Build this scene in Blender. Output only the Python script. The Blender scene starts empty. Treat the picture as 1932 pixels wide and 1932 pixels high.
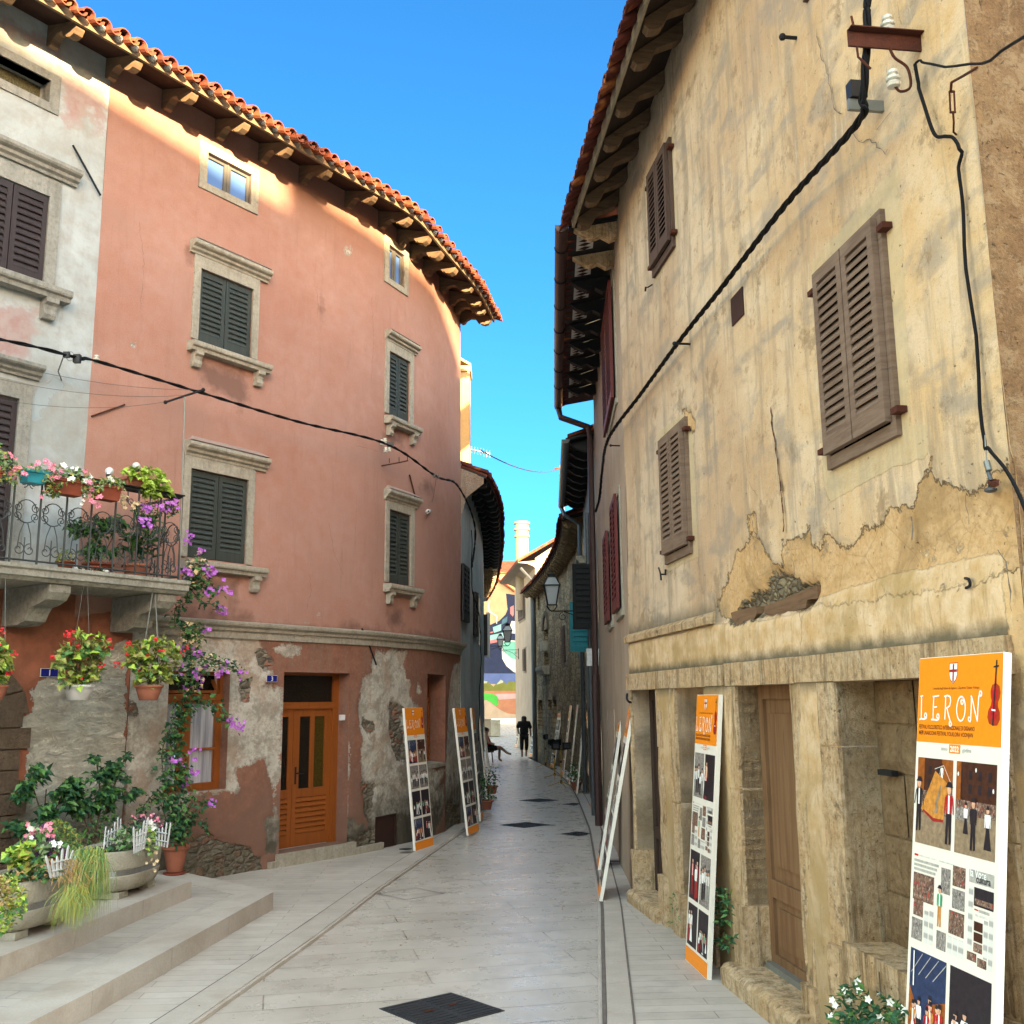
AZ,EL,SUN_E=16,6.0,3.8
SKY=(1.0,.4,3.0,.15)
EXPO=3.5
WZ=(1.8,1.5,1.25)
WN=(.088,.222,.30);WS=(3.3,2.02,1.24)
import bpy, math, random
import numpy as np
from mathutils import Vector
random.seed(7); rng=np.random.RandomState(5)
SC=bpy.context.scene; COL=SC.collection
H=2.0; F0=1934.6; PITCH=math.radians(10.36); ROLL=0.009
# ---------- surveying helpers: turn a reading of the photo into real coordinates on a wall or on the ground ----------
def ray(px,py):
    a=px-966.;b=966.-py;c,s=math.cos(ROLL),math.sin(ROLL)
    r=a*c+b*s;u=-a*s+b*c
    y=F0*math.cos(PITCH)-u*math.sin(PITCH);z=F0*math.sin(PITCH)+u*math.cos(PITCH)
    return (r/y,1.0,z/y)
def G(p,z=0.0):
    d=ray(*p);t=(z-H)/d[2];return (d[0]*t,t)
def D(p,y):
    d=ray(*p);return (d[0]*y,y,H+d[2]*y)
def crop(x0,y0,s): return lambda x,y:((x0+x*s/1932)/1.56522,(y0+y*s/1932)/1.56522)
def zg(y):
    if y<10: return 0.0
    if y<44: return -0.0095*(y-10)
    if y<52: return -0.323+(y-44)*.0366
    return -0.03+(min(y,86)-52)*0.0068
class Path:
    def __init__(s,pts,side,n=0):
        if n: pts=smooth(pts,n)
        s.p=pts;s.side=side;s.u=[0]
        for a,b in zip(pts,pts[1:]): s.u.append(s.u[-1]+math.dist(a,b))
        s.L=s.u[-1]
    def seg(s,u):
        for i in range(len(s.p)-1):
            if u<=s.u[i+1]: return i
        return len(s.p)-2
    def nrm(s,i):
        a,b=s.p[i],s.p[i+1];l=math.dist(a,b);dx,dy=(b[0]-a[0])/l,(b[1]-a[1])/l
        return (dx,dy,dy*s.side,-dx*s.side)
    def vn(s,i):   # averaged normal at vertex i
        i=max(0,min(i,len(s.p)-1));a=s.nrm(max(i-1,0));b=s.nrm(min(i,len(s.p)-2));x,y=a[2]+b[2],a[3]+b[3];l=math.hypot(x,y);return x/l,y/l
    def P(s,p,w=0):
        px,py=p;r=ray(px,py);k=r[0];best=None
        for i in range(len(s.p)-1):
            dx,dy,nx,ny=s.nrm(i);ax,ay=s.p[i][0]+nx*w,s.p[i][1]+ny*w
            den=dx-k*dy
            if abs(den)<1e-9: continue
            t=(k*ay-ax)/den;L=s.u[i+1]-s.u[i]
            if (t>=-1e-3 or i==0) and (t<=L+1e-3 or i==len(s.p)-2):
                y=ay+dy*t
                if y>0 and (best is None or y<best[0]): best=(y,s.u[i]+t,H+r[2]*y)
        return (best[1],best[2])
    def xyz(s,u,z,w=0):
        i=s.seg(u);dx,dy,nx,ny=s.nrm(i);t=u-s.u[i];L=s.u[i+1]-s.u[i];f=max(0,min(1,t/L))
        a=s.vn(i);b=s.vn(i+1);nx,ny=a[0]*(1-f)+b[0]*f,a[1]*(1-f)+b[1]*f;l=math.hypot(nx,ny);nx/=l;ny/=l
        return Vector((s.p[i][0]+dx*t+nx*w,s.p[i][1]+dy*t+ny*w,z))
    def dirn(s,u):
        return s.nrm(s.seg(u))
def smooth(pts,n):
    out=[];m=len(pts)
    for i in range(m-1):
        p0=pts[max(i-1,0)];p1=pts[i];p2=pts[i+1];p3=pts[min(i+2,m-1)]
        for k in range(n):
            t=k/n
            out.append(tuple(.5*((2*p1[j])+(-p0[j]+p2[j])*t+(2*p0[j]-5*p1[j]+4*p2[j]-p3[j])*t*t+(-p0[j]+3*p1[j]-3*p2[j]+p3[j])*t**3) for j in (0,1)))
    out.append(pts[-1]);return out
_s,_c=math.sin(math.radians(35)),math.cos(math.radians(35))
PL=Path([(-2.98-_s*10,13.34-_c*10),(-2.98-_s*6,13.34-_c*6),(-2.98-_s*3,13.34-_c*3),(-2.98,13.34),(-2.98+_s*1.5,13.34+_c*1.5),(-1.72,15.35),(-1.37,16.12),(-1.13,17.0),(-0.93,18.2)],1,6)
_a=math.radians(-7.4)
PR=Path([(1.23-math.sin(_a)*8,10.82-math.cos(_a)*8),(1.23,10.82)],-1)      # yellow house, u=0 near the camera
PR2=Path([(1.23,10.82),(1.36,14.4),(1.50,18.0)],-1)                         # pinkish house
PR3=Path([(1.50,18.0),(1.72,24.5)],-1)                                      # grey house
PR4=Path([(1.72,24.5),(1.80,28),(1.66,33),(1.33,38),(0.93,42.4)],-1,4)      # stone house
PL2=Path([(-0.93,18.2),(-0.78,20),(-0.72,23),(-0.80,28),(-1.05,35),(-1.6,42)],1,4)
# ---------- mesh builder ----------
class MB:
    def __init__(s): s.v=[];s.f=[];s.m=[];s.uv=[]
    def face(s,idx,mi=0,uv=None): s.f.append(idx);s.m.append(mi);s.uv.append(uv)
    def add(s,vs,fs,mi=0,uvs=None):
        b=len(s.v);s.v+= [tuple(v) for v in vs]
        for k,f in enumerate(fs): s.face([b+i for i in f],mi,uvs[k] if uvs else None)
        return s
    def hexa(s,c,mi=0):   # 8 corners: bottom 4 ccw, top 4
        return s.add(c,[(0,3,2,1),(4,5,6,7),(0,1,5,4),(1,2,6,5),(2,3,7,6),(3,0,4,7)],mi)
    def box(s,c,d,rz=0,mi=0):
        x,y,z=c;a,b,h=d[0]/2,d[1]/2,d[2]/2;cs,sn=math.cos(rz),math.sin(rz)
        q=[(-a,-b),(a,-b),(a,b),(-a,b)]
        return s.hexa([(x+i*cs-j*sn,y+i*sn+j*cs,z-h) for i,j in q]+[(x+i*cs-j*sn,y+i*sn+j*cs,z+h) for i,j in q],mi)
    def wb(s,P,u0,u1,z0,z1,w0,w1,n=1,mi=0,dz=None):   # box in wall coordinates, following the wall
        for k in range(n):
            a=u0+(u1-u0)*k/n;b=u0+(u1-u0)*(k+1)/n
            da=dz(a) if dz else 0;db=dz(b) if dz else 0
            c=[P.xyz(a,z0+da,w0),P.xyz(b,z0+db,w0),P.xyz(b,z0+db,w1),P.xyz(a,z0+da,w1),P.xyz(a,z1+da,w0),P.xyz(b,z1+db,w0),P.xyz(b,z1+db,w1),P.xyz(a,z1+da,w1)]
            s.hexa(c,mi)
        return s
    def prof(s,P,pr,u0,u1,n=1,mi=0,dz=None,closed=True,caps=True):  # sweep profile [(w,z)] along wall
        b=len(s.v);m=len(pr)
        for k in range(n+1):
            u=u0+(u1-u0)*k/n;d=dz(u) if dz else 0
            s.v+=[tuple(P.xyz(u,z+d,w)) for w,z in pr]
        for k in range(n):
            for j in range(m if closed else m-1):
                j2=(j+1)%m;s.face([b+k*m+j,b+k*m+j2,b+(k+1)*m+j2,b+(k+1)*m+j],mi)
        if caps and closed: s.face([b+j for j in range(m)][::-1],mi);s.face([b+n*m+j for j in range(m)],mi)
        return s
    def tube(s,pts,r,n=6,mi=0,caps=True):
        pts=[Vector(p) for p in pts];b=len(s.v);K=len(pts);up=None
        rr=r if isinstance(r,(list,tuple)) else [r]*K
        for i,p in enumerate(pts):
            t=(pts[min(i+1,K-1)]-pts[max(i-1,0)])
            if t.length<1e-9: t=Vector((0,0,1))
            t.normalize()
            if up is None:
                up=Vector((0,0,1)) if abs(t.z)<.9 else Vector((1,0,0))
            x=t.cross(up)
            if x.length<1e-6: x=t.orthogonal()
            x.normalize();y=x.cross(t).normalized();up=y
            for k in range(n):
                a=2*math.pi*k/n;s.v.append(tuple(p+x*(math.cos(a)*rr[i])+y*(math.sin(a)*rr[i])))
        for i in range(K-1):
            for k in range(n):
                k2=(k+1)%n;s.face([b+i*n+k,b+i*n+k2,b+(i+1)*n+k2,b+(i+1)*n+k],mi)
        if caps: s.face([b+k for k in range(n)][::-1],mi);s.face([b+(K-1)*n+k for k in range(n)],mi)
        return s
    def lathe(s,c,pr,n=20,mi=0,sx=1,sy=1,rz=0,pw=2):  # pr [(r,z)], superellipse power pw
        b=len(s.v);cs,sn=math.cos(rz),math.sin(rz)
        for r,z in pr:
            for k in range(n):
                a=2*math.pi*k/n;ca,sa=math.cos(a),math.sin(a)
                f=(abs(ca)**pw+abs(sa)**pw)**(-1/pw)
                x,y=ca*f*r*sx,sa*f*r*sy
                s.v.append((c[0]+x*cs-y*sn,c[1]+x*sn+y*cs,c[2]+z))
        for i in range(len(pr)-1):
            for k in range(n):
                k2=(k+1)%n;s.face([b+i*n+k,b+i*n+k2,b+(i+1)*n+k2,b+(i+1)*n+k],mi)
        s.face([b+k for k in range(n)][::-1],mi);s.face([b+(len(pr)-1)*n+k for k in range(n)],mi)
        return s
    def poly(s,pts,mi=0): return s.add(pts,[tuple(range(len(pts)))],mi)
    def ball(s,c,r,n=8,mi=0,sz=1):
        return s.lathe(c,[(r*math.sin(math.pi*k/n)+1e-4,-r*sz*math.cos(math.pi*k/n)) for k in range(n+1)],n*2,mi)
    def leaf(s,p,d,nrm,l,w,mi=0,fold=.25):
        d=Vector(d).normalized();nn=Vector(nrm);x=d.cross(nn)
        if x.length<1e-5: x=d.orthogonal()
        x.normalize();nn=x.cross(d).normalized();p=Vector(p)
        m=p+d*l*.45
        return s.add([p,m+x*w/2+nn*w*fold,p+d*l-nn*l*.12,m-x*w/2+nn*w*fold,m],[(0,4,1),(1,4,2),(0,3,4),(3,2,4)],mi)
    def build(s,name,mats,parent=None,smooth=False,label=None):
        me=bpy.data.meshes.new(name)
        off=parent_world(parent) if parent is not None else Vector((0,0,0))
        vs=[(v[0]-off[0],v[1]-off[1],v[2]-off[2]) for v in s.v]
        me.from_pydata(vs,[],s.f)
        if not isinstance(mats,(list,tuple)): mats=[mats]
        for m in mats: me.materials.append(MAT[m] if isinstance(m,str) else m)
        me.polygons.foreach_set('material_index',s.m)
        if any(u is not None for u in s.uv):
            uvl=me.uv_layers.new(name='UVMap')
            for p,u in zip(me.polygons,s.uv):
                if u is None: continue
                for li,c in zip(p.loop_indices,u): uvl.data[li].uv=c
        if smooth: me.polygons.foreach_set('use_smooth',[True]*len(s.f))
        me.update()
        o=bpy.data.objects.new(name,me);COL.objects.link(o)
        if parent is not None: o.parent=parent
        if label: o['label']=label
        return o
def parent_world(o):
    v=Vector((0,0,0))
    while o is not None: v=v+o.location;o=o.parent
    return v
def tag(o,label,cat,group=None):
    o['label']=label;o['category']=cat
    if group: o['group']=group
    return o
def thing(name,loc,label,cat,group=None):
    o=bpy.data.objects.new(name,None);COL.objects.link(o);o.location=loc;o.empty_display_size=.2
    return tag(o,label,cat,group)
def struct(o,kind='structure'): o['kind']=kind;return o
def dup(root,loc,rz,label,group=None):
    r=root.copy();COL.objects.link(r);r.location=loc;r.rotation_euler=(0,0,rz);r['label']=label
    if group: r['group']=group
    for ch in list(root.children):
        c=ch.copy();COL.objects.link(c);c.parent=r
        for g in list(ch.children):
            d=g.copy();COL.objects.link(d);d.parent=c
    return r
# ---------- value noise (numpy) ----------
_T=rng.rand(256,256)
def vnoise(x,y):
    xi=np.floor(x).astype(int);yi=np.floor(y).astype(int);fx=x-xi;fy=y-yi;fx=fx*fx*(3-2*fx);fy=fy*fy*(3-2*fy)
    g=lambda a,b:_T[a%256,b%256]
    return (g(xi,yi)*(1-fx)+g(xi+1,yi)*fx)*(1-fy)+(g(xi,yi+1)*(1-fx)+g(xi+1,yi+1)*fx)*fy
def fbm(x,y,o=4):
    r=0;a=.5
    for k in range(o): r=r+a*vnoise(x*2**k+17*k,y*2**k+9*k);a*=.5
    return r
def sdf(poly,X,Y):  # signed distance to polygon, + inside
    d=np.full(X.shape,1e9);ins=np.zeros(X.shape,bool);n=len(poly)
    for i in range(n):
        ax,ay=poly[i];bx,by=poly[(i+1)%n];ex,ey=bx-ax,by-ay;L=ex*ex+ey*ey+1e-12
        t=np.clip(((X-ax)*ex+(Y-ay)*ey)/L,0,1);d=np.minimum(d,np.hypot(X-ax-ex*t,Y-ay-ey*t))
        c=((ay>Y)!=(by>Y));ins^=c&(X<(bx-ax)*(Y-ay)/(by-ay+1e-12)+ax)
    return np.where(ins,d,-d)
def sdu(polys,X,Y):
    r=np.full(X.shape,-9.0)
    for p in polys: r=np.maximum(r,sdf(p,X,Y))
    return np.clip(r,-.6,.6)
# ---------- wall with openings, painted-layer masks and relief ----------
def wall(name,P,u0,u1,z0,z1,holes,step,mat,parent,masks={},relief=None,top=None,depth=.35,thick=.4,reveal=0,back=True):
    """holes: (u0,u1,z0,z1[,depth]). masks: name -> list of (u,z) polygons stored as signed distance."""
    def lines(a,b,hs):
        ks=sorted(set([round(a,4),round(b,4)]+[round(h,4) for h in hs if a<h<b]));out=[]
        for p,q in zip(ks,ks[1:]):
            n=max(1,int(math.ceil((q-p)/step)));out+=[p+(q-p)*i/n for i in range(n)]
        return np.array(out+[ks[-1]])
    U=lines(u0,u1,[h for q in holes for h in q[:2]]);Z=lines(z0,z1,[h for q in holes for h in q[2:4]])
    UU,ZZ=np.meshgrid(U,Z,indexing='ij')
    base=np.array([[*P.xyz(u,0,0)[:2],*(P.xyz(u,0,1)-P.xyz(u,0,0))[:2]] for u in U])
    ms={k:sdu(v,UU,ZZ) for k,v in masks.items()}
    W=np.zeros(UU.shape)
    if relief: W=relief(UU,ZZ,ms)
    edge=np.zeros(UU.shape,bool)
    for h in holes:
        edge|=(UU>=h[0]-1e-3)&(UU<=h[1]+1e-3)&(ZZ>=h[2]-1e-3)&(ZZ<=h[3]+1e-3)
    W=np.where(edge,np.minimum(W,0)*.0,W)
    T=ZZ+0
    if top is not None:
        tt=np.array([top(u) for u in U])[:,None];T=z0+(ZZ-z0)*(tt-z0)/(z1-z0) if False else np.minimum(ZZ,tt)
    X=base[:,0:1]+base[:,2:3]*W;Y=base[:,1:2]+base[:,3:4]*W
    nu,nz=UU.shape
    vs=np.stack([X,Y,T],-1).reshape(-1,3)
    mb=MB();mb.v=[tuple(v) for v in vs];idx=lambda i,j:i*nz+j
    def inh(u,z): return any(h[0]<u<h[1] and h[2]<z<h[3] for h in holes)
    flip=P.side>0
    for i in range(nu-1):
        for j in range(nz-1):
            if inh((U[i]+U[i+1])/2,(Z[j]+Z[j+1])/2): continue
            if T[i,j+1]-T[i,j]<1e-5 and T[i+1,j+1]-T[i+1,j]<1e-5: continue
            q=[(i,j),(i+1,j),(i+1,j+1),(i,j+1)]
            if not flip: q=q[::-1]
            mb.face([idx(*a) for a in q],0,[(U[a],Z[b]) for a,b in q])
    nv0=len(mb.v)
    for h in holes:   # reveals
        d=h[4] if len(h)>4 else depth
        n=max(1,int((h[1]-h[0])/.3))
        for k in range(n):
            a=h[0]+(h[1]-h[0])*k/n;b=h[0]+(h[1]-h[0])*(k+1)/n
            for zz in (h[2],h[3]):
                mb.add([P.xyz(a,zz,0),P.xyz(b,zz,0),P.xyz(b,zz,-d),P.xyz(a,zz,-d)],[(0,1,2,3)],reveal,[[(a,zz),(b,zz),(b,zz+d),(a,zz+d)]])
        for uu in (h[0],h[1]):
            mb.add([P.xyz(uu,h[2],0),P.xyz(uu,h[3],0),P.xyz(uu,h[3],-d),P.xyz(uu,h[2],-d)],[(0,1,2,3)],reveal,[[(uu,h[2]),(uu,h[3]),(uu+d,h[3]),(uu+d,h[2])]])
    if thick:  # end caps so the wall has thickness
        zt=z1
        for uu in (u0,u1):
            zz=min(z1,top(uu)) if top else z1
            mb.add([P.xyz(uu,z0,0),P.xyz(uu,zz,0),P.xyz(uu,zz,-thick),P.xyz(uu,z0,-thick)],[(0,1,2,3)],0,[[(uu,z0),(uu,zz),(uu+thick,zz),(uu+thick,z0)]])
    o=mb.build(name,mat,parent)
    me=o.data
    for k,v in ms.items():
        at=me.attributes.new(k,'FLOAT','POINT');arr=np.full(len(me.vertices),-.6,dtype=np.float32);arr[:nu*nz]=v.reshape(-1)
        at.data.foreach_set('value',arr)
    sm=[True]*sum(1 for f in mb.f if max(f)<nv0)+[False]*sum(1 for f in mb.f if max(f)>=nv0)
    me.polygons.foreach_set('use_smooth',sm)
    return o
MAT={}
KD={'white_board':.85,'ochre_stone':.72,'ochre_plaster':.70,'cream_plaster':.5,'scraped_render':.88,'sky_painted_glass':1.0,'end_wall_stone':.52,'bluegrey_plaster':.95,'old_door':.62,'brown_stone':.52,'soffit_wood':.5,'fascia_wood':.6,'bracket_wood':.55,'roof_tile':.58,'grey_plaster':.85,'rubble_wall':.95,'pinkish_plaster':.78,'pink_plaster':.68,'pane_blue':1.0}
class NT:
    def __init__(s,name):
        m=bpy.data.materials.new(name);m.use_nodes=True;s.m=m;s.t=m.node_tree;s.t.nodes.clear();MAT[name]=m
        s.out=s.t.nodes.new('ShaderNodeOutputMaterial')
    def nd(s,ty,**k):
        n=s.t.nodes.new(ty)
        for a,b in k.items(): setattr(n,a,b)
        return n
    def lk(s,a,b):
        if isinstance(a,(int,float)): b.default_value=a
        elif isinstance(a,(tuple,list)): b.default_value=tuple(a)+((1,) if len(a)==3 and len(b.default_value)==4 else ())
        else: s.t.links.new(a,b)
    def co(s,k='Object'): return s.nd('ShaderNodeTexCoord').outputs[k]
    def mp(s,v,sc=(1,1,1),loc=(0,0,0),rot=(0,0,0)):
        n=s.nd('ShaderNodeMapping');s.lk(v,n.inputs[0]);n.inputs['Location'].default_value=loc;n.inputs['Scale'].default_value=sc;n.inputs['Rotation'].default_value=rot;return n.outputs[0]
    def no(s,v,sc,de=4,ro=.55,di=0):
        n=s.nd('ShaderNodeTexNoise');s.lk(v,n.inputs['Vector']);n.inputs['Scale'].default_value=sc;n.inputs['Detail'].default_value=de;n.inputs['Roughness'].default_value=ro;n.inputs['Distortion'].default_value=di;return n.outputs['Fac']
    def vo(s,v,sc,f='F1',out='Distance',rnd=1):
        n=s.nd('ShaderNodeTexVoronoi',feature=f);s.lk(v,n.inputs['Vector']);n.inputs['Scale'].default_value=sc;n.inputs['Randomness'].default_value=rnd;return n.outputs[out]
    def ma(s,op,a,b=0.0,c=None):
        n=s.nd('ShaderNodeMath',operation=op);s.lk(a,n.inputs[0]);s.lk(b,n.inputs[1])
        if c is not None: s.lk(c,n.inputs[2])
        return n.outputs[0]
    def mr(s,v,a,b,c=0.,d=1.):
        n=s.nd('ShaderNodeMapRange');s.lk(v,n.inputs[0]);n.inputs[1].default_value=a;n.inputs[2].default_value=b;n.inputs[3].default_value=c;n.inputs[4].default_value=d;return n.outputs[0]
    def mx(s,f,a,b,bt='MIX'):
        n=s.nd('ShaderNodeMix',data_type='RGBA',blend_type=bt);s.lk(f,n.inputs[0]);s.lk(a,n.inputs[6]);s.lk(b,n.inputs[7]);return n.outputs[2]
    def at(s,k):
        n=s.nd('ShaderNodeAttribute',attribute_name=k);return n.outputs['Fac']
    def sep(s,v):
        n=s.nd('ShaderNodeSeparateXYZ');s.lk(v,n.inputs[0]);return n.outputs
    def vm(s,op,a,b):
        n=s.nd('ShaderNodeVectorMath',operation=op);s.lk(a,n.inputs[0]);s.lk(b,n.inputs[1]);return n.outputs[0]
    def bp(s,h,st=.5,di=.01,nr=None):
        n=s.nd('ShaderNodeBump');n.inputs['Strength'].default_value=st;n.inputs['Distance'].default_value=di;s.lk(h,n.inputs['Height'])
        if nr is not None: s.lk(nr,n.inputs['Normal'])
        return n.outputs[0]
    def fin(s,col,ro=.85,nr=None,metal=0,spec=.3,**k):
        b=s.nd('ShaderNodeBsdfPrincipled')
        if not s.m.name.startswith(('leaf','petal','bract','pr_','mu_')): kd=KD.get(s.m.name,.70);col=s.mx(1.0,col,(kd,kd,kd),'MULTIPLY')
        s.lk(col,b.inputs['Base Color']);s.lk(ro,b.inputs['Roughness']);b.inputs['Metallic'].default_value=metal;b.inputs['Specular IOR Level'].default_value=spec
        if nr is not None: s.lk(nr,b.inputs['Normal'])
        for a,v in k.items(): s.lk(v,b.inputs[a.replace('_',' ')])
        s.t.links.new(b.outputs[0],s.out.inputs[0]);s.b=b;return s.m
def mottled(name,c1,c2,sc=3,bump=.3,fine=40,ro=.85,co='Object',streak=None,c3=None,bd=.01,spec=.3,metal=0,sx=(1,1,1)):
    n=NT(name);v=n.mp(n.co(co),sx);a=n.no(v,sc,5,.6);c=n.mx(n.mr(a,.35,.65),c1,c2)
    f=n.no(v,fine,4,.65)
    c=n.mx(n.mr(f,.3,.7,0,.35),c,tuple(x*.7 for x in c1))
    if c3 is not None: c=n.mx(n.mr(n.no(v,sc*.6,6,.7,.5),.52,.66,0,.8),c,c3)
    if streak is not None:
        sv=n.mp(n.co(co),streak[0]);c=n.mx(n.mr(n.no(sv,1,5,.65),.5,.75,0,streak[2]),c,streak[1])
    return n.fin(c,ro,n.bp(n.ma('ADD',f,n.ma('MULTIPLY',a,.6)),bump,bd),metal=metal,spec=spec)
def plain(name,c,ro=.6,metal=0,spec=.4,var=.12,sc=12,bump=0):
    n=NT(name);a=n.no(n.co(),sc,3);col=n.mx(n.mr(a,.3,.7),tuple(x*(1-var) for x in c),tuple(min(1,x*(1+var)) for x in c))
    return n.fin(col,ro,n.bp(a,bump,.005) if bump else None,metal=metal,spec=spec)
# --- left pink facade ---
def pinkmat():
    n=NT('pink_plaster');uv=n.co('UV');X=n.sep(uv)
    z=X[1]
    m1=n.no(uv,.9,5,.6,.3);m2=n.no(uv,5,5,.65);fi=n.no(uv,70,3,.7);gr=n.no(uv,22,4,.7)
    up=n.mx(n.mr(m1,.35,.68),(.47,.245,.185),(.56,.325,.26));up=n.mx(n.mr(m2,.35,.7,0,.5),up,(.44,.175,.105))
    up=n.mx(n.mr(fi,.42,.72,0,.3),up,(.70,.42,.32));up=n.mx(n.mr(n.no(uv,.55,5,.6,.4),.46,.60,0,.45),up,(.47,.275,.215));up=n.mx(n.mr(n.no(n.mp(uv,(16,1.2,1)),1,5,.75),.58,.72,0,.35),up,(.30,.17,.14))
    st=n.no(n.mp(uv,(7,.9,1)),1,5,.65);up=n.mx(n.mr(st,.55,.8,0,.35),up,(.30,.15,.115))
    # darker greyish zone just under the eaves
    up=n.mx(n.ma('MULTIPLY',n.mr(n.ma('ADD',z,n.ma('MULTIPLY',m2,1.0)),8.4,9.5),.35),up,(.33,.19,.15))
    # below the string course: browner, weathered
    lo=n.mx(n.mr(m2,.35,.65),(.37,.165,.105),(.27,.115,.075));lo=n.mx(n.mr(st,.42,.66,0,.7),lo,(.27,.17,.125));lo=n.mx(n.mr(gr,.5,.75,0,.35),lo,(.45,.33,.25))
    lom=n.mr(z,2.96,2.9);c=n.mx(lom,up,lo)
    lowz=n.mx(n.mr(n.ma('ADD',z,n.ma('MULTIPLY',m2,-1.6)),.5,-.3,0,.8),c,(.24,.14,.10));c=n.mx(lom,c,lowz)
    stn=n.mr(n.ma('ADD',n.at('stain'),n.ma('MULTIPLY',n.ma('SUBTRACT',m2,.5),.35)),-.05,.10,0,.85)
    c=n.mx(stn,c,(.235,.13,.10))
    # grey render where the paint is gone
    e=n.ma('ADD',n.ma('MULTIPLY',n.ma('SUBTRACT',m2,.5),.30),n.ma('MULTIPLY',n.ma('SUBTRACT',gr,.5),.09))
    s1=n.ma('ADD',n.at('peel'),e);f1=n.mr(s1,-.006,.006)
    g=n.mx(n.mr(gr,.35,.65),(.46,.42,.35),(.74,.69,.58));g=n.mx(n.mr(m2,.46,.62,0,.8),g,(.36,.32,.255));g=n.mx(n.mr(n.no(uv,1.6,5,.6,.6),.5,.62,0,.55),g,(.52,.36,.25));g=n.mx(n.mr(n.no(uv,2.7,6,.75,.3),.52,.57,0,.75),g,(.70,.66,.57))
    g=n.mx(n.mr(n.ma('ADD',z,n.ma('MULTIPLY',m2,-1.2)),.3,-.35),g,(.13,.115,.085))
    rim=n.ma('MULTIPLY',n.mr(s1,-.004,.012),n.mr(s1,.03,.014));g=n.mx(n.ma('MULTIPLY',rim,.55),g,(.18,.13,.10))  # rim: shade of the broken paint edge drawn into the colour
    c=n.mx(f1,c,g)
    # exposed rubble and brick
    s2=n.ma('ADD',n.at('stone'),n.ma('MULTIPLY',e,.8));f2=n.mr(s2,-.006,.008)
    bv=n.mp(n.vm('ADD',uv,n.mp(n.no(uv,6,4),(.10,.10,1))),(8,15,1));vd=n.vo(bv,1,'DISTANCE_TO_EDGE');vc=n.vo(bv,1,'F1','Color');vs=n.sep(vc)
    bc=n.mx(vs[0],(.40,.35,.27),(.17,.14,.10));bc=n.mx(n.mr(vs[1],.72,.76),bc,(.36,.17,.11));bc=n.mx(n.mr(n.ma('ADD',z,n.ma('MULTIPLY',m2,-.8)),.3,-.2,0,.75),bc,(.12,.11,.07));bc=n.mx(n.mr(vd,.09,.0,0,.85),bc,(.17,.145,.115));bc=n.mx(n.mr(gr,.5,.8,0,.6),bc,(.45,.41,.34))
    c=n.mx(f2,c,bc)
    h=n.ma('ADD',n.ma('MULTIPLY',fi,.12),n.ma('MULTIPLY',gr,n.mr(f1,0,1,.12,.9)))
    h=n.ma('SUBTRACT',h,n.ma('MULTIPLY',f1,1.6));h=n.ma('SUBTRACT',h,n.ma('MULTIPLY',f2,n.mr(vd,0,.25,2.4,.6)))
    h=n.ma('ADD',h,n.ma('MULTIPLY',m2,n.mr(f1,0,1,.2,2.2)))
    n.fin(c,.9,n.bp(h,.9,.012),spec=.15)
pinkmat()
# --- white house plaster ---
def whitemat():
    n=NT('white_plaster');uv=n.co('UV');z=n.sep(uv)[1]
    m1=n.no(uv,1.3,6,.62,.5);m2=n.no(uv,6,5,.65);gr=n.no(uv,30,4,.7)
    c=n.mx(n.mr(m1,.35,.65),(.43,.45,.43),(.58,.63,.64));c=n.mx(n.mr(m2,.45,.7,0,.6),c,(.40,.37,.30));c=n.mx(n.mr(n.no(n.mp(uv,(5,.8,1)),1,5,.65),.52,.78,0,.5),c,(.33,.30,.25))
    sp=n.ma('ADD',n.at('peel'),n.ma('MULTIPLY',n.ma('SUBTRACT',m2,.5),.5));fp=n.mr(sp,-.03,.08,0,.75)
    c=n.mx(fp,c,n.mx(n.mr(m2,.4,.6),(.44,.22,.19),(.50,.36,.33)))
    sb=n.ma('ADD',n.at('stone'),n.ma('MULTIPLY',n.ma('SUBTRACT',m2,.5),.3));fb=n.mr(sb,-.005,.01)
    c=n.mx(fb,c,n.mx(m2,(.50,.56,.58),(.38,.44,.45)))
    h=n.ma('ADD',n.ma('MULTIPLY',gr,.4),n.ma('SUBTRACT',m2,n.ma('MULTIPLY',fb,.5)))
    n.fin(c,.9,n.bp(h,.6,.012),spec=.15)
whitemat()
def greyrender():   # rough scraped render of the ground floor under the balcony, russet paint above and around
    n=NT('scraped_render');uv=n.co('UV');z=n.sep(uv)[1]
    m2=n.no(uv,5,5,.65);gr=n.no(uv,26,5,.7);w=n.no(n.mp(uv,(5,11,1)),1,6,.7,1.2)
    g=n.mx(n.mr(w,.3,.7),(.46,.44,.36),(.92,.87,.72));g=n.mx(n.mr(m2,.5,.72,0,.8),g,(.50,.42,.30));g=n.mx(n.mr(n.ma('ADD',z,n.ma('MULTIPLY',m2,-1.2)),.5,-.3,0,.8),g,(.22,.20,.15))
    r=n.mx(n.mr(m2,.35,.65),(.33,.125,.07),(.22,.085,.05));r=n.mx(n.mr(n.no(n.mp(uv,(7,.7,1)),1,5,.65),.5,.7,0,.7),r,(.19,.085,.055))
    s=n.ma('ADD',n.at('peel'),n.ma('MULTIPLY',n.ma('SUBTRACT',m2,.5),.28));f=n.mr(s,-.006,.006);c=n.mx(f,r,g)
    rim=n.ma('MULTIPLY',n.mr(s,-.004,.012),n.mr(s,.035,.016));c=n.mx(n.ma('MULTIPLY',rim,.6),c,(.7,.66,.56))
    h=n.ma('ADD',n.ma('MULTIPLY',gr,n.mr(f,0,1,.1,.8)),n.ma('MULTIPLY',w,n.mr(f,0,1,.1,3.2)));h=n.ma('SUBTRACT',h,n.ma('MULTIPLY',f,1.5))
    n.fin(c,.92,n.bp(h,1,.04),spec=.12)
greyrender()
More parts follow.
